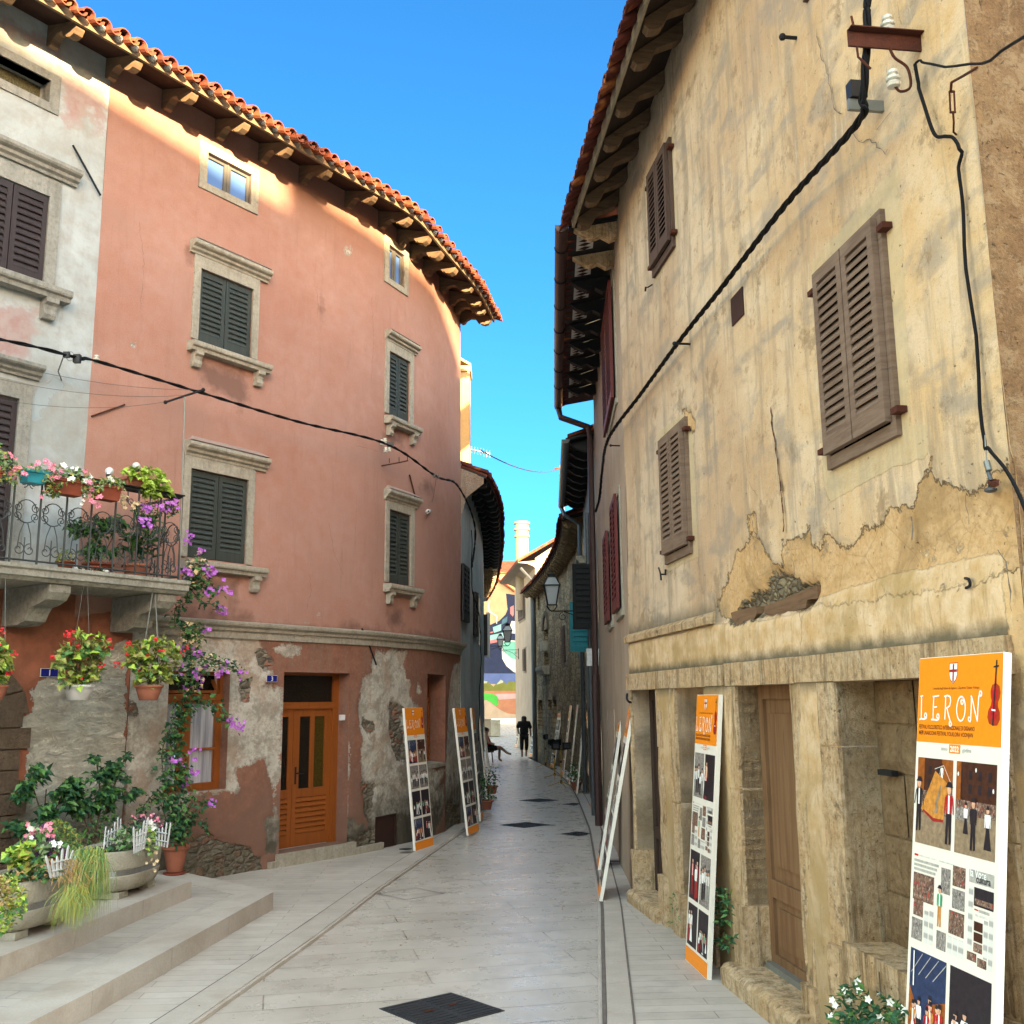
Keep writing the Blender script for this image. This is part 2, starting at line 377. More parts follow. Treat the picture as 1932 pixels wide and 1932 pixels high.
# --- right yellow facade ---
def yellowmat():
    n=NT('ochre_plaster');uv=n.co('UV');X=n.sep(uv);u=X[0];z=X[1]
    m0=n.no(uv,.45,4,.5,.4);m1=n.no(uv,1.6,6,.62,.6);m2=n.no(uv,6,6,.66);gr=n.no(uv,30,5,.72);fi=n.no(uv,110,3,.7)
    st=n.no(n.mp(uv,(5.5,.55,1)),1,6,.66);di=n.no(n.mp(uv,(1.6,3.4,1),rot=(0,0,.7)),1,5,.6,.3)
    c=n.mx(n.mr(u,1.5,6.5),(.86,.57,.28),(.76,.58,.41))
    c=n.mx(n.mr(m1,.42,.60,0,.7),c,(.92,.72,.50));c=n.mx(n.mr(m0,.46,.62,0,.45),c,(.60,.33,.12));c=n.mx(n.mr(st,.50,.62,0,.6),c,(.38,.30,.215));c=n.mx(n.mr(di,.52,.64,0,.6),c,(.36,.32,.27));c=n.mx(n.mr(n.no(n.mp(uv,(13,1.6,1)),1,6,.8),.57,.66,0,.55),c,(.96,.80,.56));c=n.mx(n.mr(n.no(uv,2.3,7,.78,.2),.56,.63,0,.6),c,(.30,.20,.11))
    c=n.mx(n.mr(m2,.55,.75,0,.4),c,(.50,.29,.11));c=n.mx(n.mr(m0,.5,.7,0,.35),c,(.55,.40,.30))
    c=n.mx(n.mr(gr,.60,.76,0,.5),c,(.22,.15,.08));c=n.mx(n.mr(fi,.5,.72,0,.28),c,(.34,.24,.13));c=n.mx(n.mr(n.no(uv,9,6,.8,.2),.55,.66,0,.35),c,(.42,.30,.17))
    e=n.ma('ADD',n.ma('MULTIPLY',n.ma('SUBTRACT',m2,.5),.20),n.ma('MULTIPLY',n.ma('SUBTRACT',gr,.5),.10))
    fk=n.no(uv,3.6,7,.78,.2);pit=n.mr(n.no(uv,17,3,.9,.3),.66,.70)
    # smoother lime patch around the window
    fw=n.mr(n.ma('ADD',n.at('frame'),n.ma('MULTIPLY',e,.25)),-.004,.004);c=n.mx(n.ma('MULTIPLY',fw,.55),c,n.mx(m2,(.76,.62,.38),(.60,.45,.24)))
    # ochre undercoat where the plaster fell
    s1=n.ma('ADD',n.at('under'),e);f1=n.mr(s1,-.005,.005)
    o=n.mx(n.mr(m2,.35,.65),(.72,.44,.19),(.84,.57,.31));o=n.mx(n.mr(gr,.45,.66,0,.6),o,(.50,.30,.12));o=n.mx(n.mr(m1,.50,.62,0,.7),o,(.40,.25,.11));vk=n.vo(n.mp(n.vm('ADD',uv,n.mp(n.no(uv,5,4),(.12,.12,1))),(2.6,3.4,1)),1,'DISTANCE_TO_EDGE');o=n.mx(n.mr(vk,.016,.005,0,.3),o,(.28,.17,.08));o=n.mx(n.mr(n.no(uv,12,5,.85,.2),.60,.68,0,.6),o,(.24,.14,.06))
    rim=n.ma('MULTIPLY',n.mr(s1,-.004,.004),n.mr(s1,.016,.008));o=n.mx(n.ma('MULTIPLY',rim,.85),o,(.15,.09,.045))  # rim: thin shadow line along the plaster edge, painted in
    f1=n.ma('MULTIPLY',f1,n.mr(fk,.645,.63));c=n.mx(f1,c,o);c=n.mx(n.ma('MULTIPLY',pit,.75),c,(.20,.12,.06))
    # pale band of plaster with drip stains above the lintels
    s2=n.ma('ADD',n.at('band'),n.ma('MULTIPLY',e,.35));f2=n.mr(s2,-.004,.004)
    dr=n.no(n.mp(uv,(15,3.6,1)),1,6,.75,.5);b=n.mx(n.mr(m2,.35,.65),(.92,.69,.45),(.74,.48,.22));b=n.mx(n.mr(dr,.52,.68,0,.6),b,(.36,.24,.10));b=n.mx(n.mr(m1,.48,.60,0,.75),b,(.52,.35,.15));b=n.mx(n.mr(gr,.58,.75,0,.5),b,(.26,.17,.08));ds=n.no(n.mp(uv,(42,8,1)),1,4,.8);b=n.mx(n.ma('MULTIPLY',n.mr(ds,.60,.66),n.mr(n.no(uv,1.4,3),.42,.58,.1,.85)),b,(.38,.22,.09))
    dl=n.ma('MULTIPLY',n.mr(n.ma('ADD',z,n.ma('MULTIPLY',m2,-.12)),2.27,2.20),n.mr(z,2.0,2.1));b=n.mx(n.ma('MULTIPLY',dl,.85),b,(.12,.115,.085))
    c=n.mx(f2,c,b)
    # deep hole with rubble
    s3=n.ma('ADD',n.at('stone'),n.ma('MULTIPLY',e,.9));f3=n.mr(s3,-.006,.006)
    vd=n.vo(n.mp(uv,(17,22,1)),1,'DISTANCE_TO_EDGE');vc=n.sep(n.vo(n.mp(uv,(17,22,1)),1,'F1','Color'))
    rb=n.mx(vc[0],(.42,.33,.20),(.20,.16,.11));rb=n.mx(n.mr(vd,.1,0,0,.9),rb,(.09,.065,.04));rb=n.mx(n.mr(gr,.5,.7,0,.5),rb,(.30,.25,.17))
    c=n.mx(f3,c,rb)
    # grey lichen along the ledge and a darker tone towards the ground
    lg=n.ma('MULTIPLY',n.mr(n.ma('ADD',z,n.ma('MULTIPLY',m2,-.10)),2.74,2.62),n.ma('MULTIPLY',n.mr(z,2.55,2.58),n.mr(u,4.9,5.2)));c=n.mx(n.ma('MULTIPLY',lg,.7),c,(.17,.15,.11))
    lo=n.ma('ADD',z,n.ma('MULTIPLY',n.ma('SUBTRACT',m1,.5),1.3));c=n.mx(n.mr(lo,2.0,.2,0,.55),c,(.30,.23,.13))
    h=n.ma('ADD',n.ma('MULTIPLY',gr,.55),n.ma('MULTIPLY',m2,1.0));h=n.ma('ADD',h,n.ma('MULTIPLY',fi,.15));h=n.ma('SUBTRACT',h,n.ma('MULTIPLY',f1,1.6));h=n.ma('SUBTRACT',h,n.ma('MULTIPLY',pit,.8));h=n.ma('ADD',h,n.ma('MULTIPLY',fw,.35));h=n.ma('ADD',h,n.ma('MULTIPLY',f2,.9))
    h=n.ma('SUBTRACT',h,n.ma('MULTIPLY',f3,n.mr(vd,0,.3,3,.8)))
    n.fin(c,.9,n.bp(h,.8,.012),spec=.12)
yellowmat()
def stonemat(name,c1,c2,c3,dark,bump=.8,sc=1.,streak=.5,pale=None):
    n=NT(name);v=n.mp(n.co('Object'),(sc,sc,sc));m=n.no(v,3,6,.65,.4);g=n.no(v,22,6,.72);f=n.no(v,90,3,.7)
    sv=n.no(n.mp(v,(9,9,1.0)),1,5,.68)
    c=n.mx(n.mr(m,.35,.65),c1,c2);c=n.mx(n.mr(g,.4,.65,0,.7),c,c3);c=n.mx(n.mr(sv,.5,.72,0,streak),c,dark)
    if pale: c=n.mx(n.mr(n.no(v,11,6,.75,.25),.50,.60,0,.7),c,pale)
    c=n.mx(n.mr(g,.62,.75,0,.7),c,tuple(x*.5 for x in dark))
    pt=n.mr(n.no(v,34,3,.8,.6),.62,.72);c=n.mx(n.ma('MULTIPLY',pt,.6),c,tuple(x*.7 for x in dark))
    h=n.ma('ADD',n.ma('MULTIPLY',g,.8),n.ma('ADD',m,n.ma('MULTIPLY',f,.3)));h=n.ma('SUBTRACT',h,n.ma('MULTIPLY',pt,.5))
    n.fin(c,.92,n.bp(h,min(1,bump*1.2),.02),spec=.12)
def jambmat():
    n=NT('ochre_stone');v=n.co('Object');m=n.no(v,2.2,6,.68,.3);g=n.no(v,20,6,.75);f=n.no(v,80,4,.75);sv=n.no(n.mp(v,(11,11,1.1)),1,6,.75,.4);sw=n.no(n.mp(v,(22,22,2.5)),1,5,.7)
    c=n.mx(n.mr(m,.36,.64),(.90,.61,.33),(1.0,.77,.50));c=n.mx(n.mr(g,.42,.62,0,.7),c,(.54,.33,.15));c=n.mx(n.mr(sv,.50,.62,0,.75),c,(.28,.175,.085));c=n.mx(n.mr(sw,.56,.66,0,.55),c,(.90,.76,.52))
    c=n.mx(n.mr(n.no(v,5,6,.8,.4),.57,.66,0,.75),c,(.17,.13,.085));pt=n.mr(n.no(v,42,3,.85,.3),.62,.69);c=n.mx(n.ma('MULTIPLY',pt,.75),c,(.12,.075,.04))
    h=n.ma('ADD',n.ma('MULTIPLY',g,.9),n.ma('ADD',m,n.ma('MULTIPLY',f,.4)));h=n.ma('SUBTRACT',h,n.ma('MULTIPLY',pt,.8));h=n.ma('ADD',h,n.ma('MULTIPLY',sv,.7))
    n.fin(c,.92,n.bp(h,1,.025),spec=.12)
jambmat()
stonemat('brown_stone',(.36,.235,.12),(.46,.32,.18),(.22,.135,.07),(.10,.07,.04),1.)
stonemat('trim_stone',(.46,.42,.33),(.56,.52,.42),(.36,.31,.235),(.20,.18,.15),.5)
stonemat('grey_stone',(.36,.35,.31),(.46,.45,.40),(.28,.27,.23),(.14,.14,.12),.6)
stonemat('quoin_stone',(.15,.105,.07),(.20,.145,.10),(.10,.07,.045),(.05,.04,.03),1.,1.4)
stonemat('end_wall_stone',(.34,.20,.10),(.44,.28,.14),(.17,.095,.045),(.07,.05,.035),1.,.8,pale=(.50,.35,.20))
stonemat('balcony_stone',(.40,.385,.32),(.52,.50,.42),(.27,.25,.20),(.11,.10,.08),.6)
def rubble(name,a,b,mort,sc=(3.2,6.5,1),bmp=1,blue=None):
    n=NT(name);uv=n.co('UV');w=n.vm('ADD',uv,n.mp(n.no(uv,3,3),(.12,.12,1)));bv=n.mp(w,sc)
    vd=n.vo(bv,1,'DISTANCE_TO_EDGE',rnd=.8);vc=n.sep(n.vo(bv,1,'F1','Color',.8));g=n.no(uv,22,5,.7);m=n.no(uv,1.2,5,.6)
    c=n.mx(vc[0],a,b);c=n.mx(n.mr(vd,.10,.02,0,.9),c,mort);c=n.mx(n.mr(g,.5,.75,0,.5),c,tuple(x*.5 for x in b));c=n.mx(n.mr(m,.48,.62,0,.7),c,mort)
    if blue: c=n.mx(n.mr(n.sep(uv)[1],blue[1],blue[2]),c,blue[0])
    n.fin(c,.92,n.bp(n.ma('ADD',n.mr(vd,0,.2),n.ma('MULTIPLY',g,.5)),bmp,.02),spec=.1)
rubble('rubble_wall',(.42,.32,.19),(.26,.19,.115),(.12,.09,.06))
mottled('pinkish_plaster',(.44,.335,.235),(.54,.42,.32),1.4,.35,30,co='UV',streak=((8,.6,1),(.26,.19,.13),.6))
mottled('bluegrey_plaster',(.27,.31,.30),(.40,.45,.44),1.4,.4,24,co='UV',streak=((6,.5,1),(.16,.15,.13),.7),c3=(.42,.30,.25))
mottled('grey_plaster',(.27,.265,.235),(.37,.35,.30),1.4,.4,24,co='UV',streak=((7,.5,1),(.13,.115,.09),.7))
mottled('cream_plaster',(.44,.35,.25),(.50,.42,.32),1.0,.3,24,co='Object',streak=((3,3,.4),(.42,.31,.22),.5))
mottled('orange_plaster',(.62,.22,.09),(.66,.27,.12),1.0,.2)
mottled('lit_ochre',(.66,.40,.15),(.74,.52,.24),2,.5,20,c3=(.38,.20,.08))
# roofs, wood, metals
def tilemat():
    n=NT('roof_tile');v=n.co('Object');r=n.nd('ShaderNodeObjectInfo').outputs['Random'];a=n.no(v,5,4,.6);g=n.no(v,40,4,.7)
    c=n.mx(n.mr(a,.35,.65),(.33,.085,.045),(.21,.05,.03));c=n.mx(n.mr(n.no(v,3.2,3),.5,.62,0,.6),c,(.44,.15,.065));c=n.mx(n.mr(g,.55,.75,0,.6),c,(.10,.07,.05))
    n.fin(c,.85,n.bp(g,.5,.01),spec=.2)
tilemat()
def shadedtile():  # darker copy of the roof tile, shade put into its colour
    n=NT('shaded_roof_tile');v=n.co('Object');a=n.no(v,4,4,.6);g=n.no(v,30,4,.7)
    c=n.mx(n.mr(a,.35,.65),(.15,.034,.022),(.085,.024,.018));c=n.mx(n.mr(n.no(v,2.6,2),.60,.66,0,.9),c,(.42,.14,.045));c=n.mx(n.mr(g,.5,.7,0,.6),c,(.06,.045,.035))
    n.fin(c,.85,n.bp(g,.5,.01),spec=.15)
shadedtile()
def wood(name,c1,c2,dark,rot=0,ro=.75,sc=1.,spec=.3):
    n=NT(name);v=n.co('Object');w=n.no(n.mp(v,(30*sc,30*sc,1.5*sc) if rot==0 else (3*sc,3*sc,30*sc)),1,5,.65,.6);m=n.no(v,3,3)
    c=n.mx(n.mr(w,.35,.65),c1,c2);c=n.mx(n.mr(w,.6,.75,0,.7),c,dark);c=n.mx(n.mr(m,.5,.7,0,.4),c,tuple(x*.75 for x in c1))
    n.fin(c,ro,n.bp(w,.4,.006),spec=spec)
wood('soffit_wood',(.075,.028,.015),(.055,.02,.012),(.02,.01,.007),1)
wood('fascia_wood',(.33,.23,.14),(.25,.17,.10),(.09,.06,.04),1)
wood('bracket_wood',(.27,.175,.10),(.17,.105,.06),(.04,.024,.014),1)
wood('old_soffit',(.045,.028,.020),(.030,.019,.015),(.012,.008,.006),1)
wood('pale_fascia',(.42,.35,.25),(.32,.26,.18),(.12,.09,.06),1)
wood('green_shutter',(.058,.068,.058),(.042,.050,.044),(.02,.024,.022),0,.6)
wood('brown_shutter',(.055,.038,.038),(.035,.025,.026),(.015,.011,.011),0,.6)
wood('weathered_shutter',(.19,.12,.08),(.29,.20,.14),(.05,.03,.02),1,.85);wood('beam_wood',(.26,.15,.08),(.17,.095,.05),(.06,.03,.018),1,.9)
wood('dark_brown_shutter',(.10,.06,.045),(.13,.08,.06),(.035,.02,.016),0,.8)
wood('red_shutter',(.16,.022,.02),(.12,.018,.016),(.04,.01,.01),0,.6)
wood('black_shutter',(.018,.019,.021),(.013,.014,.016),(.008,.008,.009),0,.6)
wood('teal_shutter',(.05,.33,.38),(.04,.27,.32),(.02,.15,.18),0,.6)
wood('orange_door',(.35,.098,.015),(.29,.078,.012),(.18,.045,.009),0,.45,.6,.4)
wood('old_door',(.21,.105,.045),(.32,.18,.085),(.06,.025,.012),0,.85,.6)
wood('dark_door',(.05,.028,.02),(.07,.04,.027),(.02,.012,.01),0,.8)
plain('black_cable',(.006,.006,.007),.7,spec=.15)
plain('grey_wire',(.09,.095,.10),.5)
plain('iron',(.018,.019,.020),.6,.1,.2)
plain('rail_iron',(.075,.085,.085),.55,.4)
mottled('rust',(.12,.035,.018),(.07,.022,.014),12,.5,60,spec=.2)
mottled('rust_plate',(.055,.022,.015),(.04,.017,.012),3,.2,60,ro=.6,spec=.3)
plain('galvanised',(.30,.31,.28),.5,.5)
plain('brown_pipe',(.075,.038,.034),.45,.2)
plain('grey_pipe',(.11,.12,.13),.45,.4)
plain('porcelain',(.72,.70,.60),.25,0,.5,.05)
plain('white_plastic',(.78,.78,.76),.4)
plain('white_board',(.88,.83,.72),.45,0,.35,.03)
plain('white_wood',(.70,.71,.70),.6)
plain('terracotta',(.42,.15,.085),.8,bump=.1)
plain('terracotta_dark',(.30,.065,.03),.65)
plain('white_pot',(.74,.73,.68),.4)
plain('teal_pot',(.03,.33,.42),.4)
plain('black_plastic',(.012,.012,.013),.45)
plain('soil',(.05,.033,.022),.95)
plain('steel',(.45,.45,.44),.22,.9,var=.05)
plain('yellow_metal',(.55,.33,.03),.45)
plain('blue_enamel',(.012,.018,.22),.25,0,.5,.05)
plain('white_enamel',(.82,.82,.80),.3)
plain('mortar',(.50,.47,.41),.9)
mottled('concrete',(.44,.40,.30),(.56,.52,.41),4,.9,45,c3=(.30,.25,.16),bd=.015)
mottled('cast_iron',(.055,.058,.062),(.075,.078,.082),5,.5,80,ro=.5,metal=.5,spec=.4)
# glass
def glass(name,tint,ro=.05,spec=.8):
    n=NT(name);n.fin(tint,ro,spec=spec)
glass('sky_painted_glass',(.10,.20,.46),.25,.05);glass('dark_glass',(.012,.011,.008),.12,.4)  # attic panes: blue base colour painted to imitate reflected sky
glass('lamp_glass',(.36,.40,.41),.12,.5)
n=NT('amber_glass');v=n.vo(n.mp(n.co(),(40,40,40)),1);n.fin(n.mx(n.mr(v,.2,.6),(.085,.062,.006),(.055,.035,.006)),.25,n.bp(v,.6,.004))
n=NT('dark_patterned_glass');v=n.vo(n.mp(n.co(),(40,40,40)),1);n.fin(n.mx(n.mr(v,.2,.6),(.022,.014,.008),(.010,.008,.006)),.2,n.bp(v,.6,.004))
# lace curtain
n=NT('lace_curtain');v=n.co('Object');a=n.no(n.mp(v,(22,22,1.2)),1,3);g=n.no(v,26,4,.6,1.);n.fin(n.mx(n.mr(a,.35,.65),(.30,.31,.36),(.62,.62,.64)),.8,n.bp(n.ma('ADD',a,n.ma('MULTIPLY',g,.4)),.6,.02))
# plants
def leafmat(name,c1,c2,c3=None,ro=.55,tr=.25):
    n=NT(name);v=n.co('Object');a=n.no(v,9,2);b=n.no(v,70,1)
    c=n.mx(n.mr(a,.35,.65),c1,c2);c=n.mx(n.mr(b,.45,.6,0,.7),c,c3 or tuple(x*1.5 for x in c1));n.fin(c,ro,spec=.3)
leafmat('leaf_dark',(.018,.07,.028),(.03,.11,.04),(.015,.05,.025))
leafmat('leaf_mid',(.05,.13,.03),(.09,.19,.05))
leafmat('leaf_lime',(.32,.46,.05),(.42,.55,.09),(.22,.36,.04))
leafmat('leaf_yellow',(.30,.34,.05),(.22,.26,.04),(.38,.22,.06))
leafmat('leaf_begonia',(.20,.28,.04),(.13,.21,.04),(.40,.26,.10))
leafmat('leaf_dry',(.36,.20,.08),(.44,.30,.13),(.22,.16,.05))
leafmat('leaf_pale',(.16,.25,.11),(.22,.32,.15),(.30,.36,.18))
leafmat('leaf_grass',(.13,.24,.07),(.22,.32,.10),(.34,.36,.10))
leafmat('leaf_purple',(.05,.015,.05),(.08,.03,.08),(.03,.01,.03))
leafmat('petal_red',(.62,.02,.03),(.50,.012,.02),(.70,.05,.05))
leafmat('petal_magenta',(.42,.12,.55),(.52,.20,.62),(.36,.08,.45))
leafmat('petal_pink',(.72,.20,.28),(.65,.14,.24),(.80,.40,.45))
leafmat('petal_white',(.80,.79,.74),(.74,.73,.70),(.7,.7,.6))
leafmat('bract_cream',(.55,.42,.24),(.62,.50,.30),(.45,.30,.14))
plain('stem',(.12,.085,.05),.85)
# posters
for k,c in dict(pr_orange=(.84,.25,.008),pr_red=(.45,.012,.015),pr_white=(.85,.84,.80),pr_dark=(.02,.015,.02),pr_brown=(.055,.018,.009),pr_ink=(.10,.02,.01),pr_grey=(.38,.37,.33),pr_sand=(.25,.18,.11),pr_skin=(.60,.34,.22),pr_gold=(.52,.22,.04),pr_wine=(.30,.02,.02),pr_green=(.05,.30,.14),pr_navy=(.02,.035,.09),pr_amber=(.28,.08,.012),pr_violin=(.36,.035,.008),pr_lightgrey=(.58,.57,.52)).items(): plain(k,c,.45,0,.3,(.06 if k in('pr_orange','pr_white') else .28),38)
n=NT('pr_crowd');v=n.mp(n.co('Object'),(1,1,.6));a=n.no(v,60,4,.8,.6);b=n.no(v,120,3,.7);c=n.mx(n.mr(a,.38,.66),(.035,.02,.018),(.30,.17,.11));c=n.mx(n.mr(b,.55,.68,0,.75),c,(.60,.50,.43));c=n.mx(n.mr(n.no(v,50,2),.58,.66,0,.8),c,(.36,.04,.03));n.fin(c,.5)
n=NT('pr_crowd_grey');v=n.mp(n.co('Object'),(1,1,.6));a=n.no(v,70,4,.8,.6);b=n.no(v,130,3,.7);c=n.mx(n.mr(a,.36,.66),(.06,.05,.05),(.38,.34,.30));c=n.mx(n.mr(b,.54,.68,0,.7),c,(.66,.62,.57));n.fin(c,.5)
n=NT('pr_newsprint');v=n.co('Object');b=n.sep(n.mp(v,(1,1,130)));w=n.ma('SINE',b[2]);c=n.mx(n.mr(w,-.2,.6,0,.8),(.66,.65,.60),(.30,.29,.27));n.fin(c,.5)
for k,c in dict(mu_navy=(0.0175,0.025,0.055),mu_blue=(0.065,0.095,0.21),mu_hill=(0.11,0.12,0.03),mu_hilltop=(0.25,0.28,0.21),mu_orange=(0.26,0.12,0.07),mu_haze=(0.28,0.21,0.21),mu_green=(0.05,0.275,0.045),mu_dune=(0.29,0.23,0.165),mu_teal=(0.1,0.275,0.23),mu_white=(0.375,0.39,0.37),mu_pink=(0.31,0.12,0.125),mu_cyan=(0.15,0.3,0.31),mu_plaster=(0.3,0.235,0.14),mu_box=(0.045,0.1,0.14)).items(): plain(k,c,.8,0,.1,.12,1.5)
plain('skin',(.42,.24,.17),.6);plain('cloth_black',(.006,.006,.007),.9);plain('hair_dark',(.015,.010,.009),.7);plain('cloth_red',(.45,.015,.035),.85);plain('shoe',(.05,.035,.03),.6)
# paving
def paving(name,c1,c2,j,rot,pl,row,gl,ro=.42,brick=True,bump=.25):
    n=NT(name);o=n.co('Object');v=n.mp(o,(1,1,1),rot=(0,0,rot));m=n.no(o,.7,5,.6,.4);g=n.no(o,45,5,.7);s=n.no(o,5,5,.7)
    b=n.nd('ShaderNodeTexBrick');n.lk(v,b.inputs['Vector']);b.offset=.5;b.inputs['Scale'].default_value=1;b.inputs['Mortar Size'].default_value=j;b.inputs['Mortar Smooth'].default_value=.3;b.inputs['Brick Width'].default_value=pl;b.inputs['Row Height'].default_value=row
    b.inputs['Color1'].default_value=(0,0,0,1);b.inputs['Color2'].default_value=(1,1,1,1);b.inputs['Mortar'].default_value=(.5,.5,.5,1)
    k=n.mx(b.outputs['Color'],c1,c2);c=n.mx(n.mr(m,.4,.62,0,.5),k,tuple(x*.80 for x in c1));c=n.mx(n.mr(n.no(o,2.6,6,.7),.48,.68,0,.45),c,tuple(x*.62 for x in c1));c=n.mx(n.mr(g,.6,.8,0,.25),c,tuple(x*.55 for x in c1))
    c=n.mx(n.ma('MULTIPLY',b.outputs['Fac'],n.mr(n.no(o,1.3,3),.35,.6,.35,.9)),c,gl)
    f=n.mr(s,.3,.7,ro-.06,ro+.14)
    h=n.ma('SUBTRACT',n.ma('MULTIPLY',g,.15),n.ma('MULTIPLY',b.outputs['Fac'],1.))
    n.fin(c,f,n.bp(n.ma('ADD',h,n.ma('MULTIPLY',s,.2)),bump,.004),spec=.5)
paving('street_paving',(.67,.59,.50),(.77,.69,.60),.006,math.radians(-13),2.4,.36,(.16,.125,.095),.27)
paving('sidewalk_paving',(.63,.555,.47),(.73,.655,.57),.005,math.radians(-3),1.1,.15,(.27,.24,.21),.55)
paving('step_paving',(.57,.505,.43),(.67,.60,.52),.004,math.radians(8),1.2,.17,(.27,.24,.21),.6)
mottled('kerb_stone',(.58,.505,.425),(.69,.615,.53),3,.3,50,ro=.6,c3=(.50,.42,.33))
mottled('ground_stone',(.40,.37,.33),(.44,.41,.37),.3,.2,20)
mottled('groove',(.17,.14,.12),(.24,.20,.17),8,.2)
wood('grey_wood',(.14,.135,.12),(.20,.19,.17),(.06,.055,.05))
mottled('pink_flash',(.40,.29,.24),(.47,.34,.28),4,.3,40)
stonemat('rubble_obj',(.40,.27,.19),(.36,.33,.27),(.25,.17,.12),(.14,.10,.08),1.,1.5)
plain('netting',(.12,.105,.05),.95,var=.6,sc=60)
plain('crack_dark',(.22,.12,.09),.9)
# ================= LEFT SIDE =================
c=crop(0,1300,800);m=crop(0,2000,800);d=crop(700,1800,700);c1=crop(0,0,800);c2=crop(700,300,800);e=crop(0,700,800);f4=crop(1050,1200,400)
def rect(P,a,b,w=0):
    A=P.P(a,w);B=P.P(b,w);return (min(A[0],B[0]),max(A[0],B[0]),min(A[1],B[1]),max(A[1],B[1]))
def LP(l,P=PL): return [P.P(q) for q in l]
def shutter(mb,O,ex,en,w,h,mi=0,rail=.075,stile=.055,t=.035,pitch=.062,mid=False,ang=.6):
    """louvred leaf: O = bottom corner, ex across, en = outward normal"""
    O=Vector(O);ex=Vector(ex).normalized();en=Vector(en).normalized();ez=Vector((0,0,1))
    def bx(x0,x1,z0,z1,n0=0,n1=t):
        mb.hexa([O+ex*x0+ez*z0+en*n0,O+ex*x1+ez*z0+en*n0,O+ex*x1+ez*z0+en*n1,O+ex*x0+ez*z0+en*n1,O+ex*x0+ez*z1+en*n0,O+ex*x1+ez*z1+en*n0,O+ex*x1+ez*z1+en*n1,O+ex*x0+ez*z1+en*n1],mi)
    bx(0,stile,0,h);bx(w-stile,w,0,h);bx(stile,w-stile,0,rail*1.4);bx(stile,w-stile,h-rail,h)
    zs=[(rail*1.4,h-rail)]
    if mid: bx(stile,w-stile,h*.5-rail/2,h*.5+rail/2);zs=[(rail*1.4,h*.5-rail/2),(h*.5+rail/2,h-rail)]
    for za,zb in zs:
        k=max(1,int((zb-za)/pitch));p=(zb-za)/k
        for i in range(k):
            z=za+i*p;dz=p*1.05;b0=t*.98;b1=t*.12
            mb.hexa([O+ex*stile+ez*z+en*b0,O+ex*(w-stile)+ez*z+en*b0,O+ex*(w-stile)+ez*(z+dz)+en*b1,O+ex*stile+ez*(z+dz)+en*b1,
                     O+ex*stile+ez*(z+.012)+en*(b0+.003),O+ex*(w-stile)+ez*(z+.012)+en*(b0+.003),O+ex*(w-stile)+ez*(z+dz+.01)+en*(b1+.003),O+ex*stile+ez*(z+dz+.01)+en*(b1+.003)],mi)
    return mb
def corbel_prof(w,h): return [(0,0),(w,0),(w*1.0,-h*.22),(w*.72,-h*.34),(w*.62,-h*.55),(w*.66,-h*.8),(w*.5,-h),(0,-h)]
def moulding(p,h,w=0):  # classical cornice profile, top at z=h
    return [(w,0),(p*.25,0),(p*.30,h*.18),(p*.55,h*.30),(p*.60,h*.5),(p*.9,h*.62),(p,h*.74),(p,h*.95),(p*.97,h),(w,h+.02)]
def sillprof(p,h): return [(0,0),(p*.72,0),(p*.78,h*.35),(p*.95,h*.45),(p,h*.6),(p,h*.95),(p*.96,h),(0,h+.015)]
def surround(par,P,u0,u1,z0,z1,fw,w=.025,n=1,fwt=None,mat='trim_stone',fb=True,depth=.14,name='window'):
    mb=MB();ft=fwt or fw
    mb.wb(P,u0-fw,u0,z0,z1,-depth,w);mb.wb(P,u1,u1+fw,z0,z1,-depth,w);mb.wb(P,u0-fw,u1+fw,z1+.0005,z1+ft,-depth,w,n)
    if fb: mb.wb(P,u0-fw,u1+fw,z0-fw*.8,z0-.0005,-depth,w,n)
    return mb.build(name,mat,par)
def closed_shutters(win,P,u0,u1,z0,z1,w,mat,gap=.012,n=2,pitch=.062,open_=0.0):
    um=(u0+u1)/2
    for k in range(n):
        a=u0+(u1-u0)*k/n+gap/2;b=u0+(u1-u0)*(k+1)/n-gap/2
        A=P.xyz(a,z0+.01,w);B=P.xyz(b,z0+.01,w);ex=(B-A);en=P.xyz(a,0,w+1)-P.xyz(a,0,w)
        sm=MB();shutter(sm,A,ex,en,ex.length,z1-z0-.02,pitch=pitch)
        # hinges
        s=sm.build('shutter',mat,win)
    dk=MB();dk.wb(P,u0,u1,z0,z1,w-.12,w-.09);dk.build('inner_dark','dark_glass',win)
